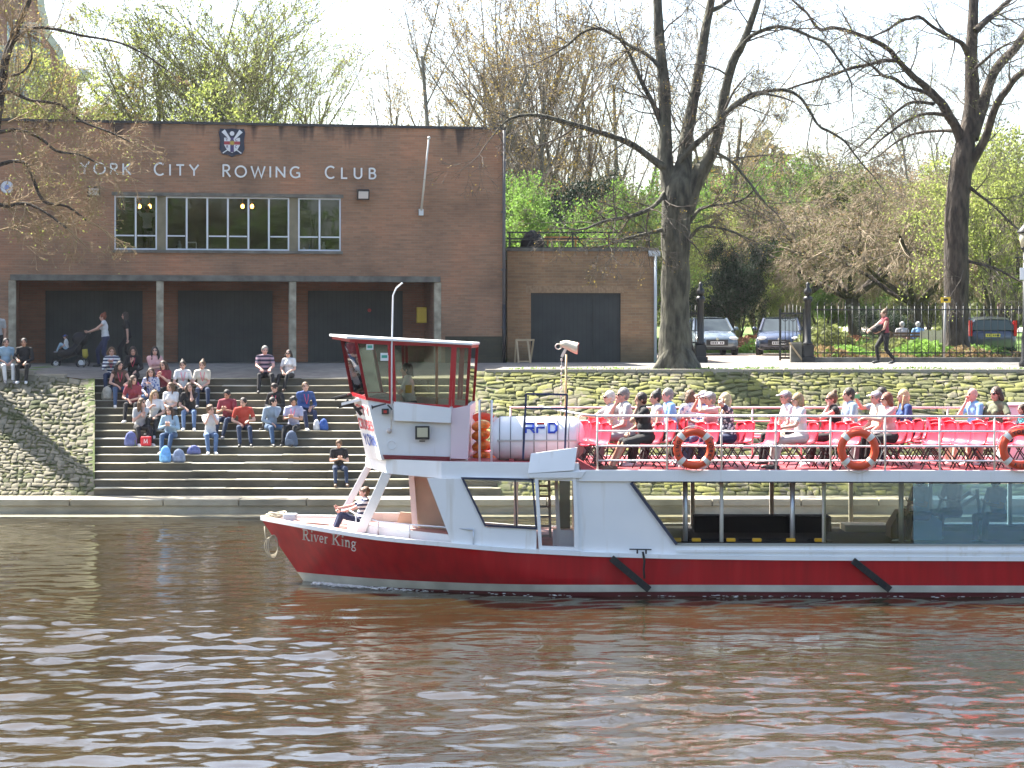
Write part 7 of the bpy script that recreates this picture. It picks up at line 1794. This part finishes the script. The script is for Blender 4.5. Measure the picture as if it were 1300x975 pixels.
# ------------------------------------------------------------------ belongings on the steps
def step_pos(px, k, back=.12): Y = TOPY-k*TREAD+back; return Vector(((px-650)*Y/FPX, Y, TOPZ-k*RISE+.006))
def bag(px, k, m, w, h, label, name='backpack', cat='bag', strap=True, back=.14):
    rt = empty(name, step_pos(px, k, back), random.uniform(-.3,.3)); tag(rt, label, cat)
    mb = MB(); mb.tube([(0,0,0),(0,0,h*.12),(0,0,h*.5),(0,0,h*.85),(0,0,h)], [w*.40,w*.52,w*.48,w*.32,w*.08], 10); o_ = mb.build('bag_body', m, rt)
    o_.scale = (1,.6,1)
    if strap:
        mb = MB(); mb.tube([(-w*.25,-w*.2,h*.8),(-w*.33,-w*.36,h*.5),(-w*.25,-w*.3,h*.15)], .012, 5); mb.build('strap', m, rt); mb = MB(); mb.box(-w*.28,w*.28,-w*.36,-w*.28,h*.12,h*.45); mb.build('pocket', m, rt, bevel=.02)
    return rt
BG = lambda n, c: mat('bag_'+n, c, .8, var=.2, vscale=12, bump=.5, bscale=14)
bag(136, 3, BG('beige', (.42,.40,.33)), .34, .38, 'beige backpack standing on the step at the left of the group')
bag(166, 9, BG('bluewhite', (.10,.12,.28)), .36, .40, 'blue and white patterned backpack beside the dark trousered person')
bag(210, 11, BG('sky', (.18,.42,.75)), .32, .44, 'bright light blue drawstring bag at the feet of the group', 'drawstring_bag')
bag(227, 11, BG('greyblue', (.22,.27,.38)), .36, .36, 'grey blue drawstring bag right of the bright blue one', 'drawstring_bag')
bag(246, 10, BG('navywhite', (.10,.12,.28)), .38, .24, 'blue and white bag lying with its strap up on the step')
bag(370, 9, BG('slate', (.07,.10,.16)), .36, .42, 'slate blue backpack between the knees of the lavender shirted person')
bag(411, 7, BG('blue', (.03,.09,.32)), .26, .32, 'bright blue bag at the right end of the group')
bag(402, 7, BG('white', (.6,.6,.62)), .2, .3, 'white plastic bag beside the bright blue bag', 'carrier_bag', strap=False)
bag(192, 4, BG('teal', (.03,.35,.33)), .26, .16, 'small turquoise bag between the seated people', strap=False)
bag(172, 1, BG('magenta', (.65,.05,.3)), .22, .12, 'small bright pink bag by the person in dark clothes', strap=False)
rt = empty('lunch_box', step_pos(185.5, 9, .1)); tag(rt, 'red cool bag with a white letter standing on the steps', 'lunch box')
mb = MB(); mb.box(-.14,.14,-.08,.08,0,.26); mb.build('box_body', mat('lunch_red', (.6,.02,.03), .5), rt, bevel=.03)
mb = MB(); mb.tube([(-.08,0,.26),(-.07,0,.32),(.07,0,.32),(.08,0,.26)], .01, 6); mb.build('handle', BLACK, rt)
mb = MB()
for st in GL['M'][1]: mb.ribbon([(-.045+p[0]*.11, .08+p[1]*.11) for p in st], .018, -.084, -.081)
mb.build('letter', WHITE2, rt)
mb = MB(); mb.tube([(0,0,0),(0,0,.15),(0,0,.19),(0,0,.2),(0,0,.24)], [.035,.035,.015,.018,.018], 10); o_ = mb.build('water_bottle', mat('bottle_green', (.12,.2,.12), .2)); o_.location = step_pos(171, 9, .1); tag(o_, 'small green bottle standing left of the red cool bag', 'bottle')
# ------------------------------------------------------------------ promenade furniture
IRON = mat('cast_iron', (.012,.013,.014), .5)
FY = 64.95
def gx(px, y=FY): return (px-650)*y/FPX
fx0, fx1 = gx(1034), gx(1034)+19.5
fence = empty('iron_railing', (fx0, FY, gz(fx0, FY))); tag(fence, 'black iron railing on a low kerb along the promenade right of the gate', 'railing')
FH = 1.85
mb = MB(); mb.box(0, fx1-fx0, -.10, .10, -.1, .16); mb.build('kerb', CONC_D, fence, bevel=.01)
for z in (.28, FH-.2): mb = MB(); mb.box(0, fx1-fx0, -.012, .012, z, z+.04); mb.build('rail', IRON, fence)
mb = MB(); mb.cyl((0,0,.15),(0,0,FH-.06),.014,6); mb.tube([(0,0,FH-.06),(0,0,FH-.02),(0,0,FH+.05)],[.011,.02,.002],6); b0 = mb.build('bar', IRON, fence)
nb = 88
for i in range(nb):
    b_ = b0 if i == 0 else b0.copy()
    if i: COL.objects.link(b_)
    b_.parent = fence; b_.location = (.1+i*.22, 0, 0)
def gate_post(px, label):
    rt = empty('gate_post', (gx(px), FY-.1, gz(gx(px), FY))); tag(rt, label, 'post'); 
    mb = MB(); mb.box(-.17,.17,-.17,.17,0,.55); mb.box(-.21,.21,-.21,.21,0,.18); mb.build('base', IRON, rt, bevel=.015)
    mb = MB(); mb.tube([(0,0,.55),(0,0,.62),(0,0,.66),(0,0,1.9),(0,0,1.95),(0,0,2.05),(0,0,2.1)], [.16,.16,.11,.10,.15,.15,.09], 12); mb.build('shaft', IRON, rt)
    mb = MB(); mb.tube([(0,0,2.1),(0,0,2.2),(0,0,2.3),(0,0,2.38),(0,0,2.48),(0,0,2.55)], [.06,.13,.12,.05,.07,.01], 12); mb.build('finial', IRON, rt)
gate_post(889, 'black iron gatepost with finial between the big tree and the drive'); gate_post(1025, 'black iron gatepost with finial at the left end of the railing')
def gate(px, y, rz, w, label, h=1.55):
    rt = empty('iron_gate', (gx(px), y, gz(gx(px), y)+.05), R(rz)); tag(rt, label, 'gate')
    mb = MB(); mb.box(0,w,-.02,.02,.05,.12); mb.box(0,w,-.02,.02,.55,.60); mb.box(0,w,-.02,.02,h-.08,h-.02); mb.box(0,.06,-.02,.02,0,h+.1); mb.box(w-.06,w,-.02,.02,0,h+.1); mb.build('frame', IRON, rt)
    mb = MB()
    for i in range(1, int(w/.13)): x = i*.13; mb.cyl((x,0,.1),(x,0,h+.12+.12*math.sin(i/(w/.13)*math.pi)),.012,6)
    mb.build('gate_bars', IRON, rt)
    mb = MB()
    for i in range(int(w/.26)): c = .13+i*.26; mb.tube([(c+.09*math.cos(t),0,h-.2+.09*math.sin(t)) for t in np.linspace(0,2*math.pi,15)[:-1]], .012, 5, closed=True); mb.tube([(c+.08*math.cos(t),0,.34+.09*math.sin(t)) for t in np.linspace(0,2*math.pi,15)[:-1]], .012, 5, closed=True)
    mb.build('scrollwork', IRON, rt)
gate(893, FY+.1, 155, 1.0, 'open black iron gate leaf beside the big tree trunk'); gate(1022, FY+.1, 152, .85, 'open black iron gate leaf in front of the blue car')
rt = empty('stone_block', (gx(1011), FY-.05, gz(7, FY))); mb = MB(); mb.box(-.2,.16,-.14,.14,0,.62); mb.build('block', CONC_D, rt, bevel=.02); mb = MB(); mb.bar((-.25,-.18,.62),(.17,-.2,.05),.05); mb.build('timber_brace', mat('brace_wood', (.4,.3,.18), .8), rt); tag(rt, 'grey stone block with a slanting timber beside the right gatepost', 'block')
# lamp post at the right edge
ly = 60.0; lx = gx(1301, ly); rt = empty('street_lamp', (lx, ly, gz(lx, ly))); tag(rt, 'black street lamp with glass lantern at the right edge of the promenade', 'street lamp')
mb = MB(); mb.tube([(0,0,0),(0,0,.12),(0,0,.2),(0,0,.9),(0,0,1.0),(0,0,3.4)], [.17,.17,.11,.10,.07,.05], 12); mb.build('pole', IRON, rt)
mb = MB(); mb.tube([(0,0,3.4),(0,0,3.45),(0,0,3.5)], [.05,.11,.12], 10); mb.bar((-.3,0,3.2),(.3,0,3.2),.03); mb.build('ladder_bar', IRON, rt)
mb = MB(); mb.tube([(0,0,3.5),(0,0,3.92)], [.12,.19], 6); mb.build('lantern_glass', mat('lantern_pane', (.55,.5,.35), .3), rt)
mb = MB(); mb.tube([(0,0,3.92),(0,0,3.95),(0,0,4.1),(0,0,4.15),(0,0,4.25)], [.23,.23,.1,.04,.01], 10); mb.build('lantern_roof', IRON, rt)
mb = MB(); mb.box(-.16,.16,-.075,-.06,2.55,2.9); mb.build('notice', WHITE2, rt)
# sign pole before the right tree
sy = 65.8; x_ = gx(1199, sy); rt = empty('sign_pole', (x_, sy, gz(x_, sy))); tag(rt, 'thin grey pole with a small yellow sign before the big right hand tree', 'sign')
mb = MB(); mb.cyl((-.02,0,0),(.03,0,2.1),.035,8); mb.build('pole', mat('pole_grey', (.3,.3,.3), .5), rt); mb = MB(); mb.box(-.12,.18,-.05,-.035,1.9,2.08); s__ = mb.build('sign_plate', mat('sign_yellow', (.75,.5,.03), .5), rt); mb = MB(); mb.box(-.04,.10,-.056,-.051,1.95,2.03); mb.build('sign_mark', BLACK, s__)
# trestle by the annex
ty = 63.6; x_ = gx(665, ty); rt = empty('trestle', (x_, ty, gz(x_, ty))); tag(rt, 'bare wooden folding trestle standing beside the annex door', 'trestle'); TWD = mat('pale_wood', (.42,.32,.2), .7, var=.15)
mb = MB(); mb.bar((-.25,-.15,.72),(.33,-.15,.72),.06); mb.build('top_bar', TWD, rt)
for a in (((-.22,-.15,.72),(-.16,-.35,0)),((.12,-.15,.72),(.2,-.35,0)),((-.24,-.15,.72),(-.28,.1,0)),((.3,-.15,.72),(.2,.1,0))): mb = MB(); mb.bar(a[0], a[1], .045); mb.build('leg', TWD, rt)
mb = MB(); mb.bar((-.17,-.33,.06),(.2,-.33,.06),.04); mb.build('stretcher', TWD, rt)
# pale board fence by the bench
y_ = 72.0; x_ = gx(1168, y_); rt = empty('board_screen', (x_, y_, gz(x_, y_)), R(-12)); tag(rt, 'short pale greenish wooden board screen between bench and big trunk', 'screen'); PB = mat('pale_board', (.36,.38,.28), .8, var=.15)
for k in range(6): mb = MB(); mb.box(k*.14,k*.14+.13,-.02,.02,0,.98+.03*(k % 2)); mb.build('board', PB, rt)
mb = MB(); mb.box(0,.83,.022,.06,.25,.33); mb.box(0,.83,.022,.06,.75,.83); mb.build('cross_rails', PB, rt)
# litter bin on the lawn far
# ------------------------------------------------------------------ CARS
def car(name, px, d, rz, body, label, rear=False, boxy=False):
    x = (px-650)*d/FPX; rt = empty(name, (x, d, gz(x, d)+.01), R(rz)); tag(rt, label, 'car')
    bm_ = mat('car_'+name+str(px), body, .25, .3, coat=.8)
    st = [(-2.12,.60,.34,.56),(-2.05,.78,.24,.66),(-1.85,.86,.2,.74),(-1.5,.89,.19,.84),(-.95,.90,.19,.95),(-.5,.90,.19,.99),(.3,.90,.19,1.0),(1.2,.90,.19,1.02),(1.75,.88,.2,1.03),(2.0,.82,.25,1.0),(2.08,.72,.35,.85)]
    mb = MB(); rings = []
    for y, w, zl, zt in st:
        h = zt-zl; half_ = [(0,zl),(w*.86,zl),(w*.97,zl+.08),(w,zl+h*.35),(w*.985,zl+h*.7),(w*.93,zt-.05),(w*.80,zt),(0,zt+.02)]
        rings.append([(a, y, b) for a, b in half_]+[(-a, y, b) for a, b in half_[-2:0:-1]])
    mb.loft(rings, True, True); mb.build('body', bm_, rt)
    top = 1.47; gb = [(-1.12,.74,.93),(-.45,.62,top-.06),(.3,.61,top-.02),(1.2,.60,top-.06),(1.95 if boxy else 1.65,.60,top-.14 if boxy else top-.2),(2.05,.70,.98)]
    mb = MB(); rings = []
    for i, (y, w, z) in enumerate(gb):
        wb = .83; zb_ = .95
        if i in (0, 5): rings.append([(-w, y, z-.02), (-w, y, z), (w, y, z), (w, y, z-.02)])
        else: rings.append([(-wb, y, zb_), (-w, y, z), (w, y, z), (wb, y, zb_)])
    mb.loft(rings, False, smooth=False); mb.add(rings[0], [(0,1,2,3)]); mb.add(rings[-1], [(0,1,2,3)]); mb.build('windows', mat('car_glass', (.05,.065,.07), .06), rt)
    mb = MB(); mb.loft([[(-w-.01, y, z-.03), (-w*.86, y, z+.025), (0, y, z+.04), (w*.86, y, z+.025), (w+.01, y, z-.03)] for y, w, z in gb[1:5]], False)
    o_ = mb.build('roof', bm_, rt); 
    for s_ in (-1, 1):
        for f_ in (lambda b: b.bar((s_*.77,-1.15,.94),(s_*.635,-.45,top-.05),.07,.05), lambda b: b.bar((s_*.84,.35,.95),(s_*.63,.35,top-.05),.05), lambda b: b.bar((s_*.78,2.0,1.0),(s_*.62,gb[4][0],gb[4][2]),.12,.08)): each('pillar', [f_], bm_, rt)
        mb = MB(); mb.ell((s_*.98,-.75,1.02), (.10,.06,.075), 10, 6); mb.build('wing_mirror', bm_, rt)
        mb = MB(); mb.ell((s_*.64,-2.0,.64), (.2,.12,.075), 12, 6); mb.build('headlight', mat('headlight', (.75,.78,.8), .1), rt)
        mb = MB()
        if rear: mb.box(s_*.80-.06, s_*.80+.05, 1.86, 2.08, .75, 1.32, Matrix.Rotation(0, 4, 'X'))
        else: mb.ell((s_*.68,2.02,.82), (.16,.07,.09), 10, 6)
        mb.build('tail_light', mat('tail_red', (.5,.01,.01), .2), rt)
    mb = MB(); mb.box(-.42,.42,-2.135,-2.02,.36,.60); mb.build('grille', BLACK, rt, bevel=.02)
    mb = MB(); mb.box(-.75,.75,-2.10,-2.0,.24,.34); mb.build('lower_grille', BLACK, rt, bevel=.02)
    mb = MB(); mb.cyl((0,-2.15,.62),(0,-2.13,.62),.055,14); mb.build('badge', mat('chrome', (.7,.7,.7), .2, .9), rt)
    y_ = -2.15 if not rear else 2.10; yy = .41 if not rear else .72
    mb = MB(); mb.box(-.26,.26,min(y_, y_-.0)-.01,y_+.01,yy,yy+.115); Pl = mb.build('number_plate', mat('plate_yellow', (.75,.55,.08), .5) if rear else WHITE2, rt)
    mb = MB()
    for i in range(7):
        if i == 4: continue
        a = -.23+i*.067; yq = y_-.014 if not rear else y_+.014; mb.box(a, a+.04, yq-.002, yq+.002, yy+.025, yy+.09)
    mb.build('plate_letters', BLACK, Pl)
    for sx_ in (-1,1):
        for y in (-1.32, 1.28):
            mb = MB(); mb.cyl((sx_*.72, y, .32), (sx_*.905, y, .32), .32, 20); W_ = mb.build('wheel', RUB, rt); mb = MB(); mb.cyl((sx_*.895, y, .32), (sx_*.915, y, .32), .21, 14); mb.build('rim', mat('alloy', (.5,.5,.52), .3, .8), W_)
    return rt
car('parked_car', 899, 80.5, 4, (.17,.21,.24), 'silver blue hatchback parked nose out beside the big tree trunk')
car('parked_car', 991, 80.0, -9, (.035,.05,.09), 'dark blue hatchback parked nose out behind the gateway')
car('parked_car', 1254, 77.0, 172, (.025,.035,.07), 'dark blue car seen from behind beyond the railings at the right', rear=True, boxy=True)
# a few fallen leaves and weeds along the wall top
patch('weeds', SX1+1, 30, WY+.3, WY+.7, .08, 2500, .025, L_G, 'thin line of grass and moss along the edge of the promenade', 'weeds', 9)
# ------------------------------------------------------------------ thin sunny haze over the river and the park
mb = MB(); mb.box(-420, 420, -60, 420, -1.6, 60)
hz = mb.build('haze', None) if False else None
m = bpy.data.materials.new('haze_air'); m.use_nodes = True; nt = m.node_tree; nt.nodes.remove(nt.nodes['Principled BSDF'])
pv = nt.nodes.new('ShaderNodeVolumePrincipled'); pv.inputs['Color'].default_value = (.93,.95,1,1); pv.inputs['Density'].default_value = .00011; pv.inputs['Anisotropy'].default_value = .3
nt.links.new(pv.outputs[0], nt.nodes['Material Output'].inputs['Volume'])
hz = mb.build('haze', m); tag(hz, 'thin bright haze in the air over river and park', 'haze', kind='stuff')
